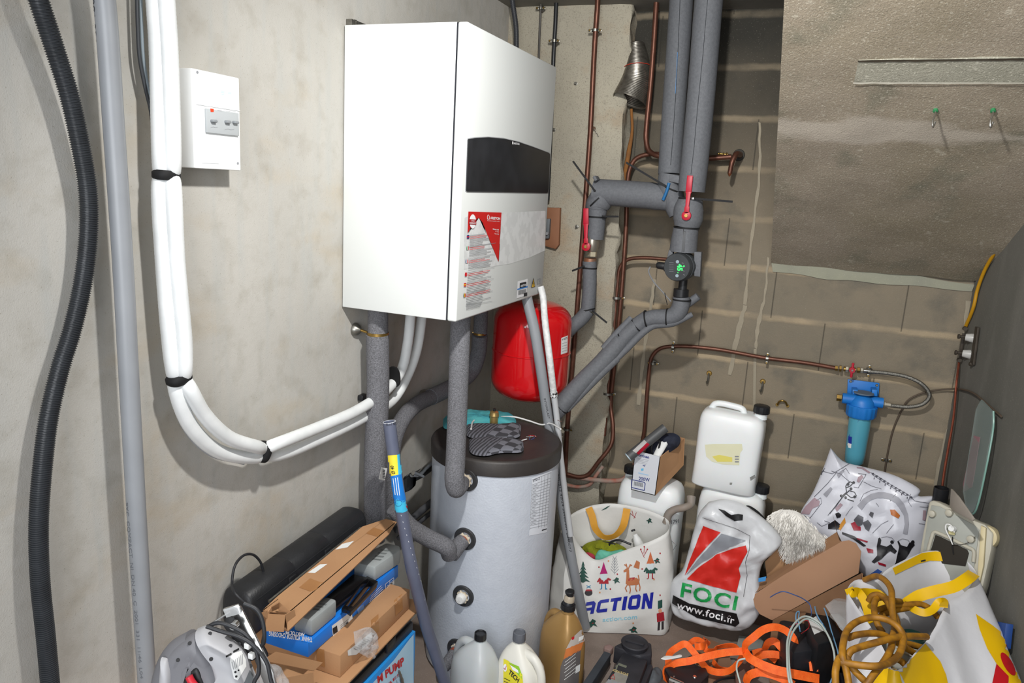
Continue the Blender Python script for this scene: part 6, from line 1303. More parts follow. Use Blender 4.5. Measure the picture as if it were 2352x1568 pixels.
bot = [G(x, y, z=.004) for x, y in ((1290, 1446), (1320, 1449), (1350, 1451), (1395, 1453), (1440, 1454), (1488, 1456), (1524, 1457), (1537, 1440), (1538, 1415), (1500, 1400), (1450, 1396), (1400, 1392), (1330, 1390), (1280, 1400), (1262, 1420))]
ba = tote('bag_shell', top, bot, BAGW, ab, seed=2, wr=.007, bul=.014)
oa_ = Onto(ba, .0035); oa2 = Onto(ba, .0045)
AB_ = M('action_blue', '#1a2496', .5)
def blk(ch, x0, x1):
    s = .27 / ((x1 - x0) / .9 * 1.0); k = .30  # stroke widths: s across, k up
    s = .30
    L_ = {'A': [[(0, 0), (s, 0), (s, .30), (1 - s, .30), (1 - s, 0), (1, 0), (1, .8), (.8, 1), (.12, 1), (.12, .72), (1 - s, .72), (1 - s, .52), (s, .52), (.08, .52), (0, .42)]],
          'C': [[(.18, 0), (1, 0), (1, .26), (s, .26), (s, .74), (1, .74), (1, 1), (.18, 1), (0, .84), (0, .16)]],
          'T': [[(.33, 0), (.67, 0), (.67, .74), (1, .74), (1, 1), (0, 1), (0, .74), (.33, .74)]],
          'I': [[(0, 0), (1, 0), (1, 1), (0, 1)]],
          'O': [[(.16, 0), (.5, 0), (.5, .26), (s, .26), (s, .74), (.5, .74), (.5, 1), (.16, 1), (0, .84), (0, .16)], [(.5, 0), (.84, 0), (1, .16), (1, .84), (.84, 1), (.5, 1), (.5, .74), (1 - s, .74), (1 - s, .26), (.5, .26)]],
          'N': [[(0, 0), (s, 0), (s, .55), (.66, 0), (1, 0), (1, 1), (1 - s, 1), (1 - s, .45), (.34, 1), (0, 1)]]}[ch]
    out = []
    for P in L_:
        q_ = []
        for u, v in P:
            u = x0 + (x1 - x0) * u; b_ = (1337 + 160 * u, 1412 - 15 * u - 3 * sin(u * 3.1)); t_ = (1342 + 157 * u, 1383 - 24 * u)
            q_.append((b_[0] + (t_[0] - b_[0]) * v + v * 2, b_[1] + (t_[1] - b_[1]) * v))
        out.append((AB_, q_))
    return out
for ch, x0, x1 in (('A', 0, .165), ('C', .195, .355), ('T', .38, .535), ('I', .565, .62), ('O', .65, .82), ('N', .85, 1.0)): prints('bag_letter', blk(ch, x0, x1), oa_, ab, maxl=8)
text('bag_text', 'action.com', (1384, 1427), (1463, 1420), (1384, 1417), oa_, M('action_cyan', '#7cc4dc', .5), ab)
XG, XR_, XBr, XK, XT, XP, XN = M('xmas_green', '#1f4a40', .6), M('xmas_red', '#a3202c', .6), M('xmas_brown', '#b0693f', .6), M('xmas_black', '#2a2226', .6), M('xmas_teal', '#2c7fa8', .6), M('xmas_magenta', '#a81c68', .6), M('xmas_skin', '#d49a78', .6)
def tree(x, y, s, m=XG):
    o = []
    for k in range(5):
        w = (4 + k * 3.2) * s; yy = y + k * 9 * s; o.append((m, [(x - w * .2, yy - 7 * s), (x + w * .25, yy - 6 * s), (x + w, yy + 4 * s), (x + w * .4, yy + 2 * s), (x, yy + 6 * s), (x - w * .5, yy + 2 * s), (x - w, yy + 5 * s)]))
    return o
def sprig(x, y, s, m=XG): return [(m, [(x, y - 6 * s), (x + 5 * s, y - 3 * s), (x + 3 * s, y), (x + 7 * s, y + 5 * s), (x + 1 * s, y + 3 * s), (x - 3 * s, y + 7 * s), (x - 4 * s, y + 1 * s), (x - 8 * s, y), (x - 3 * s, y - 2 * s)]), (XR_, circ(x, y, 1.4 * s))]
def gnome(x, y, hat, coat, sock):
    return [(hat, [(x, y), (x + 4, y + 14), (x + 9, y + 27), (x - 9, y + 28), (x - 4, y + 14)]), (M('beard_white', '#c9d4d6', .6), [(x - 8, y + 28), (x + 8, y + 27), (x + 7, y + 38), (x, y + 46), (x - 7, y + 38)]), (XN, circ(x, y + 29, 2)), (coat, [(x - 9, y + 36), (x - 5, y + 42), (x, y + 48), (x + 6, y + 41), (x + 10, y + 36), (x + 11, y + 50), (x - 11, y + 50)]), (coat, [(x - 10, y + 36), (x - 16, y + 46), (x - 13, y + 47), (x - 7, y + 41)]), (coat, [(x + 10, y + 36), (x + 17, y + 40), (x + 15, y + 43), (x + 8, y + 41)])] + [(sock, [(x + q, y + 50), (x + q + 2.5, y + 50), (x + q + 2.5, y + 60), (x + q + 6 * (1 if q > 0 else -.6), y + 62), (x + q, y + 63)]) for q in (-6, 3)]
def deer(x, y):
    return [(XBr, [(x - 14, y + 2), (x + 10, y - 2), (x + 17, y + 4), (x + 14, y + 14), (x - 8, y + 16), (x - 15, y + 12)]), (XBr, [(x - 14, y + 6), (x - 13, y - 16), (x - 19, y - 14), (x - 20, y - 18), (x - 12, y - 24), (x - 7, y - 20), (x - 6, y + 2)]), (XR_, [(x - 10, y - 1), (x + 6, y - 3), (x + 5, y + 4), (x - 9, y + 6)])] + [(XBr, l) for pts in ([(x - 11, y + 14), (x - 16, y + 22), (x - 12, y + 30)], [(x - 6, y + 15), (x - 4, y + 26), (x - 6, y + 34)], [(x + 9, y + 13), (x + 8, y + 24), (x + 11, y + 30)], [(x + 15, y + 8), (x + 18, y + 20), (x + 17, y + 28)], [(x + 16, y + 3), (x + 14, y - 8)], [(x - 11, y - 23), (x - 14, y - 34)], [(x - 9, y - 22), (x - 4, y - 33)], [(x - 13, y - 29), (x - 18, y - 32)], [(x - 6, y - 29), (x, y - 31)]) for l in line(pts, 2.4)]
pr = tree(1339, 1296, 1.0) + gnome(1387, 1290, XP, XR_, XT) + deer(1452, 1328) + gnome(1494, 1266, M('hat_orange', '#c0653a', .6), XG, XR_)
pr += sprig(1416, 1332, 1.2) + sprig(1361, 1430, 1.6) + sprig(1509, 1287, 1.1) + sprig(1455, 1446, 1.5)
pr += [(XK, circ(1352, 1361, 9, 7)), (XR_, [(1344, 1357), (1361, 1357), (1358, 1353), (1347, 1353)])] + [(XT, l) for l in line([(1347, 1350), (1357, 1344)], 1.6) + line([(1347, 1344), (1357, 1350)], 1.6)]
pr += [(XG, [(1511, 1379), (1521, 1376), (1521, 1394), (1511, 1398)]), (XN, circ(1516, 1402, 4, 5)), (XR_, [(1508, 1408), (1524, 1404), (1526, 1424), (1509, 1428)]), (XK, [(1511, 1428), (1516, 1427), (1515, 1446), (1510, 1447)]), (XK, [(1519, 1427), (1524, 1425), (1524, 1444), (1519, 1446)])]
pr += [(XR_, l) for pts in ([(1472, 1262), (1480, 1280)], [(1486, 1262), (1480, 1275)], [(1480, 1256), (1479, 1270)]) for l in line(pts, 1.2)] + [(XR_, circ(a, b, 1.8)) for a, b in ((1472, 1261), (1487, 1261), (1480, 1255), (1475, 1306), (1516, 1270), (1376, 1302), (1418, 1318), (1516, 1366), (1402, 1352))]
pr += [(XBr, [(1455, 1302), (1462, 1286), (1470, 1291), (1468, 1306)]), (GREYP, line([(1412, 1280), (1412, 1318)], 1.2)[0])] + [(GREYP, l) for k in range(6) for l in line([(1412, 1316 - k * 6), (1403 + k, 1306 - k * 6)], .9) + line([(1412, 1316 - k * 6), (1421 - k, 1306 - k * 6)], .9)]
pr += [(M('star_orange', '#d98a48', .6), circ(a, b, 1.8, n=6)) for a, b in ((1378, 1360), (1454, 1430), (1398, 1268 + 20), (1502, 1330))]
prints('bag_print', pr, oa_, ab, maxl=8)
# inside of the back panel prints
ob_in = Onto(ba, .004)
prints('inner_print', [(XG, [(1380, 1172), (1396, 1162), (1402, 1160), (1392, 1168)])] + sprig(1492, 1195, 1.0)[0:2] + [(XR_, l) for pts in ([(1448, 1178), (1460, 1188)], [(1462, 1176), (1456, 1190)], [(1452, 1172), (1455, 1184)]) for l in line(pts, 1)], ob_in, ab)
OCH = M('ochre_webbing', '#d59a34', .7, c2='#c88d2c', ns=40)
ribbon('handle', [G(x, y, y=d) for x, y, d in ((1352, 1166, 2.87), (1360, 1185, 2.855), (1368, 1214, 2.84), (1388, 1233, 2.83), (1412, 1230, 2.83), (1430, 1210, 2.84), (1437, 1185, 2.86), (1440, 1168, 2.88))], .030, OCH, ab, tws=[0, 0, .5, .9, .9, .5, 0, 0])
tag(pillow('duster', [G(x, y, y=2.84) for x, y in ((1328, 1262), (1350, 1246), (1380, 1240), (1412, 1246), (1440, 1262), (1440, 1290), (1380, 1310), (1335, 1300))], .05, M('duster_green', '#8a8f16', .9, c2='#6a7010', ns=40, bump=1, bs=60), None, wr=.012, ws=60, rings=10), 'yellow-green fluffy duster in the ACTION bag', 'duster')
tag(pillow('cloth', [G(x, y, y=2.79) for x, y in ((1362, 1284), (1378, 1262), (1400, 1266), (1430, 1262), (1440, 1272), (1430, 1300), (1370, 1310))], .02, M('mint_cloth', '#6fbfa5', .8, c2='#5faf98', ns=10), None, wr=.006, ws=30, rings=8), 'mint green cloth at the front of the ACTION bag', 'cloth')
tag(pillow('cloth', [G(x, y, y=2.78) for x, y in ((1335, 1275), (1350, 1268), (1366, 1276), (1362, 1300), (1342, 1300))], .015, M('raspberry_cloth', '#a83244', .8), None, wr=.004, rings=7), 'raspberry red cloth in the left of the ACTION bag', 'cloth')
tag(tube('black_cable', [G(x, y, y=2.83) for x, y in ((1316, 1246), (1340, 1258), (1372, 1246), (1410, 1250), (1418, 1262), (1412, 1276))] + [G(x, y, y=2.82) for x, y in ((1400, 1248), (1420, 1240), (1450, 1250))], .0045, BLACK, None, n=6, seg=10), 'black cable curling over the green duster', 'cable')
sb_ = lathe('spray_bottle', G(1472, 1262, y=2.84), G(1455, 1218, y=2.85) - G(1472, 1262, y=2.84), [(-.03, .022), (.02, .021), (.05, .015), (.06, .0105), (.068, .0105)], PAPER, None, 20); tag(sb_, 'white bottle with a dark tip in the right of the ACTION bag', 'bottle')
lathe('bottle_tip', G(1455, 1219, y=2.845), G(1455, 1218, y=2.85) - G(1472, 1262, y=2.84), [(0, .009), (.006, .008)], BLACK, sb_, 14)

# ================================================================ FOCI BAG
fb_ = thing('plastic_bag', 'white plastic carrier bag lettered FOCI with red and grey squares', 'plastic bag', G(1640, 1440, z=0))
PLB = M('plastic_white', '#d0d2d4', .3, c2='#c6c8cb', ns=9, bump=.5, bs=26)
FO = [(1628, 1152), (1660, 1146), (1694, 1152), (1724, 1168), (1765, 1200), (1797, 1240), (1783, 1262), (1756, 1286), (1745, 1320), (1750, 1390), (1735, 1424), (1702, 1446), (1655, 1440), (1600, 1428), (1550, 1411), (1541, 1388), (1543, 1335), (1566, 1310), (1582, 1262), (1594, 1215), (1608, 1175)]
pf2 = pillow('bag_body', [G(x, y, y=2.80) for x, y in FO], .042, PLB, fb_, c=G(1660, 1300, y=2.80), wr=.013, ws=17, rings=26, per=4, k=9, seed=4, back=.04)
opf = Onto(pf2, .0045); opf2 = Onto(pf2, .006); FR = M('foci_red', '#cc2a22', .35); FGY = M('foci_grey', '#8b8f96', .35); FGN = M('foci_green', '#1d9a4e', .35)
prints('red_panel', [(FR, [(1615, 1207), (1655, 1222), (1628, 1250), (1600, 1282), (1573, 1321), (1585, 1286), (1600, 1246)]), (FGY, [(1657, 1225), (1713, 1241), (1680, 1254), (1650, 1268), (1610, 1292), (1576, 1320), (1600, 1288), (1630, 1254)]), (FR, [(1713, 1252), (1717, 1266), (1697, 1304), (1701, 1322), (1691, 1360), (1636, 1346), (1578, 1329), (1604, 1303), (1646, 1273), (1680, 1260)])], opf, fb_)
prints('black_band', [(M('band_black', '#1a1a1c', .35), [(1547, 1366), (1583, 1385), (1636, 1397), (1692, 1408), (1699, 1430), (1689, 1438), (1601, 1418), (1544, 1384)])], opf, fb_)
text('bag_text', 'FOCI', (1562, 1368), (1690, 1400), (1568, 1336), opf, FGN, fb_, bold=.025, sp=1.15)
text('bag_text', 'www.foci.fr', (1554, 1395), (1686, 1432), (1557, 1378), opf2, PW, fb_, bold=.015, sp=1.08)
prints('handle_hole', [(SDK, [(1650, 1168), (1668, 1184), (1688, 1196), (1705, 1194), (1706, 1182), (1695, 1180), (1680, 1182), (1664, 1172)])], opf, fb_)
prints('stitch_line', [(PRINT, l) for l in line([(1614, 1188), (1650, 1200), (1690, 1213), (1723, 1230), (1721, 1262), (1712, 1290), (1716, 1320), (1708, 1370)], .8)], opf, fb_)
tag(tube('scraper_tool', [G(x, y, y=2.90) for x, y in ((1706, 1176), (1716, 1164), (1736, 1174), (1762, 1200), (1790, 1226))], .009, BLACK, None, n=5, seg=12, flat=.7), 'black plastic tool handle behind the shoulder of the plastic bag', 'tool')
# ================================================================ PATTERNED BAG
pg = thing('printed_bag', 'glossy white bag printed with street-scene sketches, against the back wall', 'bag', G(2000, 1330, y=2.9))
PGM = M('glossy_print_bag', '#cfd0d8', .3, c2='#c6c7d0', ns=6, bump=.35, bs=30)
PO = [(1908, 1028), (1936, 1058), (1985, 1072), (2040, 1086), (2078, 1102), (2114, 1126), (2110, 1138), (2146, 1140), (2132, 1168), (2126, 1240), (2108, 1290), (2060, 1345), (2010, 1340), (1960, 1300), (1890, 1250), (1842, 1205), (1838, 1180), (1866, 1132), (1888, 1082)]
pgb = pillow('bag_body', [G(x, y, y=2.92 + (1340 - y) / 320 * .13) for x, y in PO], .04, PGM, pg, c=G(1990, 1190, y=2.98), wr=.009, ws=13, rings=22, per=5, k=4, seed=8, back=.03)
opg = Onto(pgb, .004); opg2 = Onto(pgb, .005); LN = M('sketch_grey', '#4c4c56', .5); LM = M('sketch_mauve', '#a08890', .5); LA = M('sketch_stone', '#9a9aa2', .5); KB = M('figure_black', '#1d1c20', .4); KG = M('figure_grey', '#56565c', .4)
def bp5(x, y): return (1820 + x / 4.9, 1020 + y / 4.9)
def B5(*p): return [bp5(*q) for q in p]
pr = []
for q4, c in (([(100, 780), (150, 700), (250, 600), (310, 640), (300, 690), (230, 720), (190, 790)], LM), ([(740, 370), (780, 345), (800, 370), (750, 430), (725, 415)], LM), ([(480, 720), (540, 660), (570, 680), (500, 760)], LM), ([(350, 560), (430, 480), (450, 500), (385, 595)], LA), ([(500, 340), (560, 290), (580, 300), (520, 380)], LA), ([(1470, 740), (1500, 745), (1495, 860), (1460, 850)], LM), ([(720, 260), (790, 262), (880, 320), (860, 330), (780, 278), (725, 270)], LM)):
    pr.append((c, B5(*q4)))
arc = [bp5(780 + 480 * (1 - cos(t)) * .5 * 1.0, 660 - 130 * sin(t)) for t in [k * pi / 12 for k in range(0, 10)]]
A1 = [(730, 690), (800, 610), (880, 560), (960, 540), (1040, 540), (1120, 560), (1200, 600), (1260, 680), (1300, 790), (1310, 900), (1290, 1010)]
A2 = [(1240, 1000), (1262, 900), (1250, 800), (1210, 730), (1160, 660), (1090, 620), (1020, 605), (950, 605), (880, 630), (830, 670), (780, 740)]
pr.append((M('arch_grey', '#9c9ca4', .5), B5(*(A1 + A2))))
pr += [(LN, l) for pts in ([(330, 300), (450, 330), (640, 220)], [(250, 590), (400, 440), (500, 310)], [(880, 320), (1000, 385), (1150, 480), (1300, 565), (1380, 640), (1540, 660)], [(900, 345), (1100, 470), (1280, 580)], [(130, 800), (200, 830), (300, 700)], [(560, 590), (500, 690), (400, 800)], [(1430, 700), (1550, 710)], [(1420, 890), (1500, 900)], [(440, 300), (540, 330), (640, 420)], [(320, 340), (360, 290)], [(330, 320), (370, 270)], [(280, 880), (330, 920), (420, 880), (360, 860)], [(740, 330), (830, 340), (740, 490), (690, 480)], [(1060, 1000), (1140, 900)], [(900, 1000), (1000, 900), (1080, 860)]) for l in line(B5(*pts), .9)]
for k in range(11): pr.append((LN, circ(*bp5(905 + k * 43, 335 + k * 26), 3, 2, n=8)))
for k in range(7): pr.append((LN, [(a, b) for a, b in B5((915 + k * 62, 375 + k * 36), (925 + k * 62, 372 + k * 36), (922 + k * 62, 392 + k * 36), (912 + k * 62, 394 + k * 36))]))
# lamp standard
pr += [(KB, l) for pts in ([(420, 780), (560, 600), (640, 520)], [(560, 580), (610, 540), (600, 470), (620, 440)], [(610, 560), (660, 600), (720, 590)], [(620, 440), (650, 420), (690, 440)], [(600, 490), (650, 470), (690, 430)], [(620, 620), (690, 640)], [(640, 520), (700, 540), (720, 580)]) for l in line(B5(*pts), 2)]
pr += [(KB, circ(*bp5(*q), 3.2)) for q in ((625, 450), (690, 430), (660, 500), (700, 590), (600, 600), (550, 580))]
# seated and dancing figures, generic
pr += [(KB, B5((480, 780), (520, 765), (550, 790), (540, 820), (500, 830))), (KB, B5((400, 900), (480, 850), (540, 900), (520, 960), (400, 950))), (M('figure_yellow', '#c98a2c', .4), B5((510, 940), (590, 820), (600, 880), (540, 970))),
       (KG, B5((690, 850), (740, 790), (800, 820), (790, 900), (740, 930))), (M('figure_red', '#9c1b30', .35), B5((655, 890), (700, 870), (770, 930), (770, 970), (690, 970))), (KG, B5((860, 790), (880, 755), (915, 770), (900, 830))), (KG, B5((790, 880), (850, 850), (890, 900), (860, 980), (820, 950))),
       (M('figure_orange', '#b4682c', .4), B5((1100, 735), (1150, 735), (1210, 800), (1190, 835), (1110, 790))), (M('figure_red', '#9c1b30'), B5((830, 1165), (910, 1185), (910, 1225), (850, 1220))), (M('figure_red', '#9c1b30'), B5((960, 1320), (1050, 1350), (1050, 1375), (970, 1350))), (M('figure_red', '#9c1b30'), B5((720, 1050), (850, 1090), (840, 1105), (730, 1070)))]
pr += [(KB, B5((965, 1060), (985, 1045), (1000, 1075), (990, 1130), (1060, 1150), (1110, 1120), (1135, 1160), (1175, 1200), (1150, 1232), (1100, 1200), (1060, 1230), (1000, 1290), (920, 1338), (892, 1320), (955, 1250), (985, 1200), (950, 1150))), (KB, B5((1310, 1110), (1350, 1090), (1375, 1130), (1340, 1170), (1310, 1230), (1240, 1330), (1130, 1400), (1160, 1330), (1230, 1260), (1262, 1190), (1200, 1150), (1180, 1090), (1196, 1084), (1220, 1130), (1288, 1152))), (KB, B5((560, 985), (700, 1035), (830, 1140), (800, 1150), (690, 1070), (560, 1010)))]
pr += [(LN, l) for pts in ([(1000, 1050), (1060, 1035), (1120, 1050), (1150, 1090)], [(1190, 1080), (1240, 1062), (1300, 1075), (1320, 1110)], [(760, 640), (800, 560), (880, 520), (960, 505)], [(800, 420), (900, 470), (1000, 500)], [(680, 700), (640, 740), (600, 800)], [(940, 660), (970, 700)], [(1100, 640), (1160, 560)], [(1330, 560), (1300, 640), (1340, 700)], [(260, 640), (320, 600), (330, 660), (270, 740)], [(560, 300), (600, 270), (640, 330)]) for l in line(B5(*pts), .8)]
pr += [(KB, circ(*bp5(*q), 4.2)) for q in ((1120, 1098), (1352, 1098))] + [(M('blue_hem', '#3c5ea8', .4), B5((840, 1480), (960, 1400), (1010, 1430), (900, 1500)))]
prints('bag_print', pr, opg, pg, maxl=8)
# ================================================================ FLUFFY CUSHION, CARDBOARD
FW = M('fluff_white', '#efece6', .9, c2='#e2dfd9', ns=12)
fz = thing('fluffy_cushion', 'shaggy white fluffy cushion between the plastic bag and the brown lid', 'cushion', G(1840, 1230, y=2.8))
fzo = [(1768, 1182), (1800, 1170), (1838, 1178), (1862, 1205), (1888, 1228), (1902, 1246), (1880, 1268), (1835, 1292), (1808, 1276), (1790, 1240)]
fb2 = pillow('cushion_body', [G(x, y, y=2.86) for x, y in fzo], .05, FW, fz, wr=.006, ws=30, rings=10, per=5)
vs = []; fs = []; random.seed(11); me_ = fb2.data; cc2 = wloc(fb2)
for _ in range(5200):
    v = me_.vertices[random.randrange(len(me_.vertices))]; n = v.normal if v.normal.length > 0 else V((0, -1, 0))
    if n.dot(CAM - (v.co + cc2)) < 0: continue
    p = v.co + cc2 + V((random.uniform(-.006, .006), random.uniform(-.003, .003), random.uniform(-.006, .006))); g = (n * .5 + V((random.uniform(-.5, .5), -.2, -.9))).normalized() * random.uniform(.014, .034)
    s = g.cross(n).normalized() * .0009; k = len(vs); vs += [p - s, p + s, p + g * .6 + s * .7 + n * .003, p + g + V((0, 0, -.003))]; fs += [(k, k + 1, k + 2), (k, k + 2, k + 3)]
fu = mk('fur', vs, fs, FW, fz, smooth=False); fu['kind'] = 'stuff'
cbx = thing('opened_carton', 'large opened brown carton with its lid leaning back, holding black parts', 'carton', G(1850, 1440, z=0))
lo_ = G(1850, 1345, y=2.76); ln = V((-.2, -.88, .42)).normalized(); L2 = lambda x, y, o=0.0: GP(x, y, lo_ + ln * o, ln)
LID = [(1733, 1364), (1800, 1320), (1933, 1243), (1950, 1240), (1966, 1247), (1978, 1266), (1972, 1316), (1773, 1424), (1745, 1410), (1734, 1394), (1730, 1376)]
CDL = M('lid_card', '#a47e62', .85, c2='#9a755a', ns=5)
prism('lid_panel', [L2(*p) for p in LID], ln * -.003, CDL, cbx, .0005)
prism('lid_side', [L2(1733, 1362, .0), L2(1933, 1243, .0), L2(1922, 1221, -.02), L2(1733, 1345, -.02)], ln * -.003, CARDD, cbx)
prism('lid_ear', [L2(1933, 1243, .001), L2(1928, 1240, -.0), L2(1912, 1178, -.02), L2(1922, 1222, -.02)], ln * -.002, CARDD, cbx)
hb1, hb2 = L2(1775, 1424), L2(1980, 1316)
print('hb', hb1, hb2); dw1 = V((0, 0, .03 - hb1.z)); dw2 = V((0, 0, .03 - hb2.z)); fwd = V((.03, -.20, 0))
prism('back_panel', [hb1, hb2, hb2 + dw2, hb1 + dw1], V((0, .003, 0)), CARDD, cbx)
tr_b = [hb1 + dw1, hb2 + dw2, hb2 + dw2 + fwd * 1.3, hb1 + dw1 + fwd]
prism('bottom_panel', tr_b, (0, 0, -.003), CARDD, cbx)
prism('right_panel', [hb2, hb2 + dw2, tr_b[2], tr_b[2] + V((0, 0, .05))], (.003, 0, 0), CARDD, cbx)
tag(prism('cardboard_piece', [G(x, y, y=2.86) for x, y in ((1757, 1290), (1785, 1262), (1820, 1280), (1835, 1300), (1762, 1330))], (0, .004, 0), CARD, None), 'small folded cardboard piece between the plastic bag and the fluffy cushion', 'cardboard')
tag(prism('blue_tag', [G(x, y, y=2.755) for x, y in ((1742, 1328), (1760, 1324), (1758, 1334), (1742, 1336))], (0, .003, 0), M('tag_blue', '#3f8fd0', .5), None), 'bright blue scrap right beside the plastic bag', 'scrap')
tag(cbox('dark_box', G(1765, 1410, z=.03), (.12, .12, .055), M('dark_card', '#4d3b30', .9), None, .002), 'dark brown box on the floor right of the plastic bag base', 'box')
# items in the carton
TRZ = .17
def fz_(x, y, z): return G(x, y, z=z)
bk1 = thing('black_motor', 'black appliance part with a white and blue label in the opened carton', 'appliance part', fz_(1885, 1440, .08))
mb = prism('part_body', [fz_(x, y, .26) for x, y in ((1850, 1405), (1888, 1396), (1918, 1425), (1935, 1462), (1880, 1480), (1858, 1450))], (0, 0, -.2), BLACK, bk1, .006)
omb = Onto(mb, .001); ml = prints('part_label', [(PAPER, [(1857, 1424), (1878, 1413), (1896, 1446), (1870, 1457)]), (M('label_sky', '#3c8fc8', .5), [(1878, 1413), (1884, 1422), (1898, 1445), (1893, 1447)])], omb, bk1)
text('label_text', 'Motor', (1870, 1415), (1884, 1430), (1873, 1411), Onto(mb, .002), REDP, ml) if False else None
tag(prism('black_housing', [fz_(x, y, .215) for x, y in ((1790, 1424), (1850, 1408), (1862, 1460), (1880, 1490), (1820, 1500), (1800, 1450))], (0, 0, -.17), M('housing_black', '#1b1c20', .5, c2='#2a2b30', ns=20), None, .008), 'black plastic housing with wires in the left of the opened carton', 'appliance part')
tag(pillow('zip_bag', [fz_(x, y, .33) for x, y in ((1895, 1390), (1940, 1362), (1950, 1378), (1952, 1440), (1935, 1448), (1918, 1425))], .008, FILM, None, wr=.004, rings=8, per=5), 'clear zip bag with small parts at the right of the opened carton', 'plastic bag')
tag(cbox('part_block', fz_(1930, 1425, .30), (.035, .07, .012), M('part_grey', '#a19b92', .5), None, .002, R=Matrix.Rotation(.6, 3, 'Z')), 'grey block inside the clear zip bag', 'block')
# wires
BLW = M('wire_blue2', '#3f5f9a', .5); BLL = M('wire_lightblue', '#6f9fc4', .5)
def wire(name, pts, r, m, lab, ax='z', up=.09):
    pts = [(a, b, c + up) for a, b, c in pts]
    return tag(tube(name, path(pts, ax), r, m, None, n=8, seg=8), lab, 'wire')
wire('blue_wire', [(1769, 1371, .235), (1785, 1362, .27), (1800, 1358, .29), (1825, 1366, .28), (1845, 1375, .26), (1860, 1388, .24), (1864, 1405, .22), (1861, 1418, .18)], .0018, BLW, 'dark blue wire arching over the carton lid')
wire('blue_wire', [(1832, 1440, .16), (1828, 1420, .18), (1830, 1406, .19), (1835, 1404, .19), (1834, 1425, .18), (1838, 1450, .16)], .0022, BLL, 'short light blue wire loop in the left of the opened carton')
wire('blue_wire', [(1895, 1440, .16), (1878, 1415, .19), (1872, 1390, .20), (1878, 1383, .20), (1890, 1392, .20), (1900, 1415, .19), (1910, 1450, .17), (1925, 1500, .17), (1928, 1530, .16), (1910, 1560, .14), (1900, 1600, .12)], .0024, BLL, 'long light blue wire hooking over the motor label and running down')
wire('red_wire', [(1812, 1440, .14), (1830, 1432, .17), (1855, 1425, .18), (1858, 1440, .17), (1840, 1455, .15)], .0012, REDP, 'thin dark red wire in the opened carton')
GW = M('pale_cable', '#b9c4be', .5)
wire('pale_cable', [(1825, 1610, .16), (1812, 1560, .19), (1808, 1510, .21), (1810, 1465, .22), (1826, 1430, .23), (1852, 1415, .23), (1880, 1428, .22), (1900, 1455, .21), (1915, 1495, .19), (1918, 1540, .16)], .0034, GW, 'outer pale grey cable loop above the orange straps')
wire('pale_cable', [(1834, 1610, .15), (1818, 1565, .18), (1812, 1515, .20), (1814, 1470, .21), (1830, 1438, .22), (1855, 1421, .22), (1878, 1432, .21), (1896, 1450, .20)], .0034, GW, 'inner pale grey cable loop above the orange straps')
wire('pale_cable', [(1712, 1512, .12), (1697, 1516, .11), (1692, 1535, .10), (1700, 1568, .08), (1708, 1610, .06)], .003, GW, 'short pale cable end left of the orange strap crossing')
# ================================================================ RATCHET STRAPS
OR = M('strap_orange', '#f25c14', .6, c2='#ff7526', ns=60, bump=.3, bs=300)
ss = thing('ratchet_strap', 'bright orange ratchet strap heaped left, with black buckle', 'strap', G(1620, 1540, z=.02))
def zp(pts): return [fz_(*p) for p in pts]
K5 = lambda x, y: (1500 + x / 5.113, 1330 + y / 5.113)
def kp(pts): return [fz_(*K5(x, y), z) for x, y, z in pts]
ribbon('strap_band', kp([(150, 1200, .04), (150, 1060, .06), (250, 990, .09), (420, 960, .11), (650, 900, .13), (850, 860, .14), (1080, 840, .15)]), .025, OR, ss, tws=[1.0, .7, .2, 0, 0, 0, 0])
ribbon('strap_band', kp([(180, 1010, .05), (190, 880, .09), (280, 800, .12), (380, 760, .13), (470, 850, .12), (560, 960, .10), (640, 1050, .07), (760, 1090, .06), (900, 1070, .07), (1000, 980, .09), (1060, 880, .11)]), .024, OR, ss, tws=[0, .3, .3, 0, -.3, 0, .4, .2, .6, .8, .4])
ribbon('strap_band', kp([(420, 760, .10), (500, 710, .12), (600, 750, .13), (620, 830, .12), (720, 840, .10), (760, 800, .10), (850, 780, .10), (950, 780, .10), (1000, 830, .10)]), .020, OR, ss, tws=[.5, 0, -.8, -.2, .6, 1.1, .7, .8, .3])
ribbon('strap_band', kp([(490, 790, .13), (560, 790, .14), (640, 740, .12), (620, 700, .1)]), .024, OR, ss, tws=[0, .2, .9, 1.2])
ribbon('strap_band', kp([(700, 960, .05), (780, 1040, .05), (900, 1060, .05), (980, 1000, .06)]), .020, OR, ss, tws=[.6, .9, .8, .5])
rt_ = prism('ratchet_buckle', [fz_(*K5(x, y), .075) for x, y in ((130, 1040), (300, 980), (420, 900), (520, 1010), (620, 1030), (660, 1120), (560, 1217), (240, 1217), (190, 1140))], (0, 0, -.035), M('ratchet_black', '#1a1517', .45, c2='#2a2124', ns=14), ss, .005)
for x, y in ((490, 1145), (245, 1145)): lathe('rivet', fz_(*K5(x, y), .076), (0, 0, 1), [(0, .008 if x > 300 else .004), (.003, .006 if x > 300 else .003)], CHROME, ss, 20)
lathe('ratchet_axle', fz_(*K5(260, 1205), .07), (1, -.2, 0), [(-.02, .011), (.03, .011)], CHROME, ss, 18)
tube('wire_hook', kp([(980, 1150, .03), (860, 1160, .04), (760, 1190, .04), (720, 1230, .035), (760, 1260, .03)]), .005, BLACK, ss, n=5)
s2_ = thing('ratchet_strap', 'bright orange ratchet strap looping high on the right of the heap', 'strap', G(1780, 1540, z=.02))
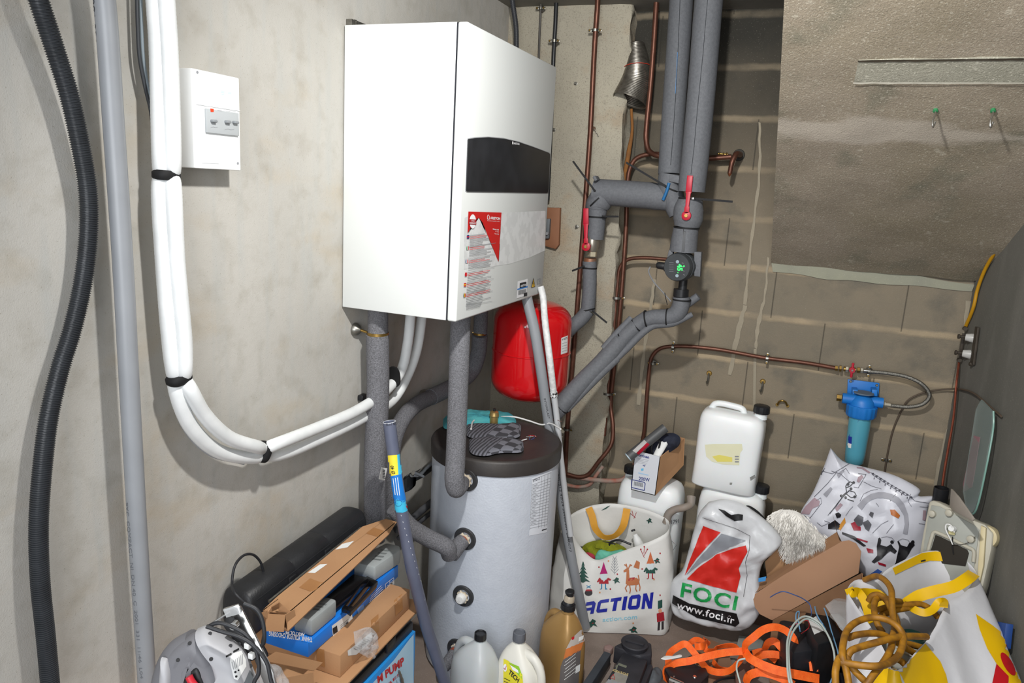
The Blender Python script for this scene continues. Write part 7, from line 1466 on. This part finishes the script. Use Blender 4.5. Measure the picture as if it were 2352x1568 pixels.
ribbon('strap_band', kp([(1080, 850, .15), (1090, 760, .18), (1180, 680, .21), (1300, 590, .23), (1440, 560, .24), (1570, 610, .23), (1650, 700, .22), (1660, 820, .20), (1620, 940, .16), (1650, 1010, .13)]), .026, OR, s2_, tws=[.9, .5, .1, 0, .3, .3, 0, 0, 0, .2])
ribbon('strap_band', kp([(1080, 850, .15), (1130, 920, .15), (1250, 990, .15), (1430, 1060, .15), (1600, 1100, .15), (1800, 1140, .14), (1950, 1170, .13)]), .030, OR, s2_, tws=[.4, 0, 0, 0, 0, 0, 0])
ribbon('strap_band', kp([(1640, 660, .2), (1720, 670, .2), (1800, 760, .19), (1850, 880, .18), (1880, 980, .17), (1890, 1080, .15)]), .028, OR, s2_, tws=[.9, .3, 0, 0, 0, 0])
ribbon('strap_band', kp([(1080, 1230, .1), (1130, 1130, .11), (1250, 1090, .12), (1400, 1120, .12), (1550, 1180, .12), (1650, 1240, .1)]), .028, OR, s2_, tws=[.8, .3, 0, 0, 0, 0])
ribbon('strap_band', kp([(1310, 820, .11), (1360, 740, .14), (1430, 730, .15), (1500, 800, .14), (1560, 860, .12)]), .026, OR, s2_, tws=[.8, .3, 0, -.3, 0])
ribbon('strap_band', kp([(1180, 1010, .09), (1250, 900, .10), (1400, 880, .11), (1540, 900, .11)]), .026, OR, s2_, tws=[.6, .1, 0, 0])
ribbon('strap_band', kp([(1880, 880, .14), (1960, 970, .13), (2020, 1060, .12), (1960, 1060, .11)]), .024, OR, s2_, tws=[.3, 0, 0, .5])
ribbon('strap_band', kp([(1170, 870, .07), (1300, 850, .08), (1450, 960, .08)]), .024, OR, s2_, tws=[.3, 0, 0])
rb2 = prism('ratchet_buckle', [fz_(*K5(x, y), .12) for x, y in ((1480, 900), (1700, 870), (1800, 900), (1810, 1040), (1640, 1040), (1560, 1010))], (0, 0, -.05), M('ratchet_black', '#1a1517'), s2_, .005)
prism('ratchet_plate', [fz_(*K5(x, y), .09) for x, y in ((1700, 1160), (1980, 1180), (2060, 1217), (2040, 1260), (1650, 1260))], (0, 0, -.04), M('ratchet_black', '#1a1517'), s2_, .006)
prism('hook_strap', [fz_(*K5(x, y), .135) for x, y in ((1745, 885), (1775, 880), (1800, 960), (1770, 975))], (0, 0, .003), M('tag_blue2', '#5f9fd0', .5), s2_)
tag(prism('adapter', [fz_(*K5(x, y), .13) for x, y in ((1850, 740), (1960, 660), (2040, 740), (2030, 830), (1940, 890), (1880, 850))], (0, 0, -.06), M('adapter_black', '#17171a', .5, c2='#25252a', ns=25), None, .004), 'black square adapter between the orange strap and the carton', 'adapter')
tag(prism('red_case', [fz_(*K5(x, y), .10) for x, y in ((1940, 880), (2020, 830), (2060, 900), (2090, 1050), (2060, 1170), (1990, 1120))], (0, 0, -.07), M('case_red', '#a01722', .4), None, .006), 'red plastic piece right of the orange straps', 'plastic piece')
tag(prism('plastic_plate', [fz_(*K5(x, y), .03) for x, y in ((980, 780), (1010, 655), (1180, 680), (1300, 720), (1280, 800), (1100, 820))], (0, 0, -.012), M('plate_grey', '#9b9c98', .6, c2='#8b8c88', ns=20), None, .003), 'grey plate with a dark cross lying behind the orange straps', 'plate')
tag(prism('cardboard_piece', [fz_(*K5(x, y), .02) for x, y in ((540, 680), (640, 690), (800, 760), (900, 900), (950, 1100), (700, 1200), (560, 1150), (500, 900))], (0, 0, -.016), M('kraft_dirty', '#8f6d55', .9, c2='#7f5f4a', ns=8), None), 'dirty brown card on the floor under the left orange strap', 'cardboard')
tag(prism('cardboard_piece', [fz_(*K5(x, y), .04) for x, y in ((950, 1000), (1120, 950), (1200, 1000), (1120, 1217), (1060, 1260), (980, 1217))], (0, 0, -.03), M('kraft_dark', '#6f5348', .9), None), 'dark folded card between the two orange straps', 'cardboard')
tag(pillow('white_rag_strip', [fz_(*K5(x, y), .115) for x, y in ((90, 930), (140, 900), (250, 900), (330, 885), (340, 905), (220, 935), (130, 945))], .004, PAPER, None, wr=.003, rings=6, back=.002), 'frayed white strip lying over the left orange strap', 'strip')
tag(pillow('dark_rag', [fz_(*K5(x, y), .035) for x, y in ((-80, 1090), (40, 1060), (120, 1120), (60, 1217), (-60, 1240))], .02, M('rag_grey', '#45494e', .8, c2='#5a5e62', ns=16), None, wr=.01, ws=25, rings=8, back=.001), 'crumpled grey rag left of the ratchet buckle', 'rag')
tag(cbox('dark_gadget', G(1945, 1590, z=.06), (.14, .14, .06), M('gadget_dark', '#1d1f24', .6), None, .006), 'dark box at the bottom edge beside the yellow bag', 'box')
tag(cbox('black_tray', G(1915, 1500, z=.05), (.22, .16, .06), M('tray_black', '#141518', .5), None, .006, R=Matrix.Rotation(-.5, 3, 'Z')), 'black tray below the opened carton, left of the yellow bag', 'tray')

# ================================================================ YELLOW AND WHITE BAG
yb_ = thing('shopping_bag', 'tall white and yellow woven bag with a red-eyed leaf print, by the right wall', 'shopping bag', G(2100, 1568, z=.0))
C5 = lambda x, y: (1900 + x / 4.64, 1230 + y / 4.64)
def cp(pts): return [G(*C5(x, y), z=z) for x, y, z in pts]
ytop = cp([(205, 580, .60), (250, 508, .60), (330, 465, .60), (500, 478, .60), (650, 350, .62), (900, 225, .63), (1100, 160, .635), (1340, 185, .64), (1500, 280, .64), (1580, 380, .63), (1560, 470, .62), (1480, 590, .61), (1300, 700, .60), (1200, 860, .59), (1150, 960, .58), (1070, 1100, .57), (940, 1240, .57), (750, 1430, .57), (690, 1420, .57), (650, 1300, .575), (520, 1060, .59), (400, 880, .60), (270, 690, .60)])
cy = sum(ytop, V()) / len(ytop)
ybot = []
for p in ytop:
    q_ = cy + (p - cy) * .80; q_.x += -.02; q_.z = .01; ybot.append(V((min(q_.x + .02, 1.93), q_.y, .01)))
# right and front faces belly outwards
YB_ = M('woven_white2', '#cdcdd0', .55, c2='#c3c3c7', ns=10, bump=.25, bs=30)
for i, p in enumerate(ybot):
    if 9 <= i <= 17: ybot[i] = p + V((.12 if i < 13 else .06, -.12, 0))
    ybot[i].x = min(ybot[i].x, rx(ybot[i].y) - .02)
midpx = [(1964, 1560, .44), (1970, 1520, .44), (1985, 1490, .46), (2020, 1470, .48), (2070, 1440, .48), (2110, 1420, .48), (2160, 1410, .48), (2215, 1425, .48), (2290, 1475, .46), (2338, 1568, .45), (2330, 1620, .44), (2300, 1650, .42), (2270, 1670, .40), (2240, 1690, .40), (2210, 1690, .40), (2180, 1700, .40), (2130, 1710, .40), (2080, 1710, .40), (2050, 1700, .40), (2020, 1690, .42), (2000, 1650, .43), (1982, 1620, .44), (1972, 1590, .44)]
ymid = [G(x, y, z=z) for x, y, z in midpx]
for p in ymid: p.x = min(p.x, rx(p.y) - .03)
for i, p in enumerate(ymid): ybot[i] = V((p.x, p.y, .01)).lerp(V((cy.x, cy.y - .05, .01)), .12)
ys = tote('bag_shell', ytop, ybot, YB_, yb_, mid=ymid, nv=30, wr=.008, bul=.02, per=4, seed=6, thick=.0016)
oy = Onto(ys, .004); oy2 = Onto(ys, .0055); YY = M('bag_yellow', '#e0b400', .45, c2='#d6a900', ns=10); YR = M('bag_red', '#b3121c', .45)
P5 = lambda pts: [C5(*p) for p in pts]
prints('leaf_print', [(YY, P5([(1580, 835), (1760, 960), (1938, 1100), (1900, 1165), (1960, 1260), (2020, 1360), (2050, 1450), (2062, 1600), (1930, 1600), (1930, 1500), (1800, 1365), (1700, 1200), (1620, 1000)])), (YR, P5([(1800, 1365), (1930, 1500), (1925, 1600), (1750, 1600)])), (YR, P5([(1938, 1120), (1900, 1170), (1970, 1270), (2050, 1440), (2090, 1600), (2110, 1600), (2010, 1330)]))], oy, yb_)
prints('leaf_eye', [(YR, [C5(1920 + 70 * cos(t) * .95 - 95 * sin(t) * -.45, 1370 + 118 * sin(t) + 35 * cos(t)) for t in [2 * pi * k / 22 for k in range(22)]])], oy2, yb_)
prints('yellow_panel', [(YY, P5([(1040, 1150), (1200, 1340), (1260, 1480), (1290, 1620), (840, 1620), (790, 1500), (755, 1450), (900, 1300)])), (YY, P5([(480, 1400), (600, 1395), (685, 1360), (700, 1440), (760, 1450), (800, 1600), (480, 1600)]))], oy, yb_)
prints('rim_band', [(YY, P5([(692, 345), (850, 262), (1000, 185), (1150, 165), (1340, 190), (1368, 292), (1230, 270), (1090, 266), (960, 300), (718, 415)]))], oy, yb_)
prints('rim_stitch', [(PRINT, P5([(988, 265), (1040, 252), (1042, 270), (992, 280)]))], oy2, yb_)
ribbon('handle', cp([(1560, 400, .64), (1500, 450, .64), (1350, 540, .62), (1150, 590, .60), (980, 640, .58), (880, 700, .565), (830, 720, .56)]), .034, YY, yb_, tws=[.3, .1, 0, 0, 0, .2, 1.0])
ribbon('handle', cp([(830, 720, .56), (920, 780, .56), (1030, 820, .56), (1120, 790, .57), (1190, 710, .59), (1240, 700, .60), (1240, 760, .61)]), .022, YY, yb_, tws=[.9, .2, 0, .3, 0, .5, .2])
ribbon('handle', cp([(230, 560, .605), (260, 610, .605), (330, 600, .60), (400, 700, .58), (440, 830, .56), (460, 930, .55)]), .026, YY, yb_, tws=[0, .2, .3, .2, .2, .5])
ribbon('handle', cp([(330, 600, .60), (440, 600, .585), (560, 620, .58), (640, 700, .57), (560, 725, .56), (440, 710, .56)]), .022, YY, yb_, tws=[.5, 0, 0, .8, .3, 0])
# jug with green cap inside the bag
jg = thing('jug', 'pale jug with a dark green screw cap inside the yellow bag', 'jug', G(2100, 1450, z=.2))
gc = G(*C5(935, 1040), z=.51)
loft('jug_body', [(V((gc.x, gc.y - .01, .03)), V((1, 0, 0)), V((0, 1, 0)), .085, .08, 3.5), (V((gc.x, gc.y + .01, .40)), V((1, 0, 0)), V((0, 1, 0)), .095, .085, 3.5), (V((gc.x, gc.y + .01, .455)), V((1, 0, 0)), V((0, 1, 0)), .08, .07, 3), (V((gc.x, gc.y, .48)), V((1, 0, 0)), V((0, 1, 0)), .04, .04, 2)], M('jug_greywhite', '#a9aca6', .5), jg, seg=36)
lathe('green_cap', V((gc.x, gc.y, .48)), (0, 0, 1), [(0, .036), (.004, .038), (.020, .037), (.023, .033), (.020, .026), (.022, .022), (.019, .015), (.019, .002)], M('cap_green', '#12302b', .35), jg, 44)
tube('jug_ring', [V((gc.x + .058 * cos(t), gc.y + .055 * sin(t), .468)) for t in [2 * pi * k / 24 for k in range(20)]], .004, M('ring_white', '#b9b3a4', .5), jg, n=2, seg=8)
# yellow air hose
YH = M('hose_yellow_dirty', '#a87414', .55, c2='#6f4a16', ns=30, amt=.35)
hh = thing('air_hose', 'dirty yellow-brown rubber hose tangled over the mouth of the yellow bag', 'hose', G(2030, 1450, z=.6))
HP = [[(400, 470, .60), (520, 430, .64), (620, 480, .66), (680, 570, .66), (690, 700, .65), (700, 850, .63), (720, 950, .62), (700, 1080, .62), (680, 1200, .62), (600, 1350, .62), (480, 1500, .61), (400, 1620, .59)],
      [(440, 700, .60), (480, 640, .62), (550, 630, .63), (620, 680, .63), (680, 780, .63), (740, 900, .61), (740, 1010, .60), (690, 1120, .585)],
      [(780, 700, .58), (700, 690, .60), (600, 660, .61), (530, 670, .62), (500, 740, .62), (510, 850, .61), (540, 950, .60), (590, 1030, .59)],
      [(240, 1640, .58), (200, 1420, .61), (165, 1300, .63), (170, 1150, .64), (220, 1000, .64), (330, 910, .64), (480, 870, .645), (620, 890, .65), (730, 950, .65), (800, 1040, .64), (805, 1150, .63), (760, 1270, .62), (650, 1360, .625), (520, 1390, .635), (350, 1380, .63), (150, 1350, .62)],
      [(215, 1290, .62), (250, 1230, .63), (400, 1170, .635), (550, 1130, .64), (700, 1090, .64), (850, 1070, .63), (1060, 1075, .60)],
      [(220, 1090, .615), (300, 1060, .62), (450, 1040, .62), (580, 1050, .615), (680, 1100, .60), (800, 1170, .57), (960, 1270, .53)],
      [(90, 1620, .58), (88, 1450, .61), (110, 1350, .62), (150, 1290, .62), (200, 1290, .62), (260, 1400, .61), (420, 1570, .585)],
      [(540, 790, .56), (700, 745, .565), (850, 735, .57), (1000, 730, .57), (1100, 780, .56), (1180, 870, .54)],
      [(560, 860, .55), (700, 800, .555), (860, 770, .56)],
      [(770, 1130, .55), (900, 1160, .54), (1010, 1190, .53)],
      [(690, 1290, .56), (780, 1330, .55), (850, 1390, .54)]]
for P in HP: tube('hose_loop', cp(P), .0088, YH, hh, n=8, seg=14)
tag(box('book', G(2325, 1500, z=.3), V((.03, .0, 0)), V((0, .15, 0)), V((0, 0, .2)), M('book_blue', '#1f3f7c', .5), None, .001), 'blue-backed book standing between the yellow bag and the right wall', 'book') if False else tag(prism('book', [GR(x, y, .012) for x, y in ((2298, 1428), (2328, 1434), (2322, 1490), (2304, 1500))], RN * .02, M('book_blue', '#1f3f7c', .5), None, .001), 'blue-backed book standing between the yellow bag and the right wall', 'book')

GROUPS = {'jerrycan': 'white jerrycans by the back wall', 'pipe_clip': 'steel clips on the pipes', 'wall_hook': 'brass-plated hooks on the back wall', 'ceiling_hook': 'screw hooks in the sloping concrete', 'insulated_pipe': 'foam-covered heating pipes', 'insulated_riser': 'foam-covered riser pair', 'copper_pipe': 'bare copper pipes', 'ball_valve': 'red-levered ball valves', 'ratchet_strap': 'orange ratchet straps', 'blue_wire': 'thin blue wires', 'pale_cable': 'pale grey cable loops', 'hanging_cable': 'thin cables beside the white insulated pair', 'wall_bolt': 'bolts on the pilaster', 'painted_pipe': 'old painted pipes in the corner', 'black_pipe': 'dusty black pipes on the left wall', 'cardboard_piece': 'loose cardboard pieces', 'jug': 'plastic jugs', 'plastic_wrap': 'clear plastic film', 'shopping_bag': 'woven shopping bags', 'cloth': 'cloths in the shopping bag'}
for o in list(COL.objects):
    if o.parent is None and 'label' in o and 'group' not in o:
        k = o.name.split('.')[0]
        if k in GROUPS and sum(1 for q in COL.objects if q.parent is None and 'label' in q and q.name.split('.')[0] == k) > 1: o['group'] = GROUPS[k]
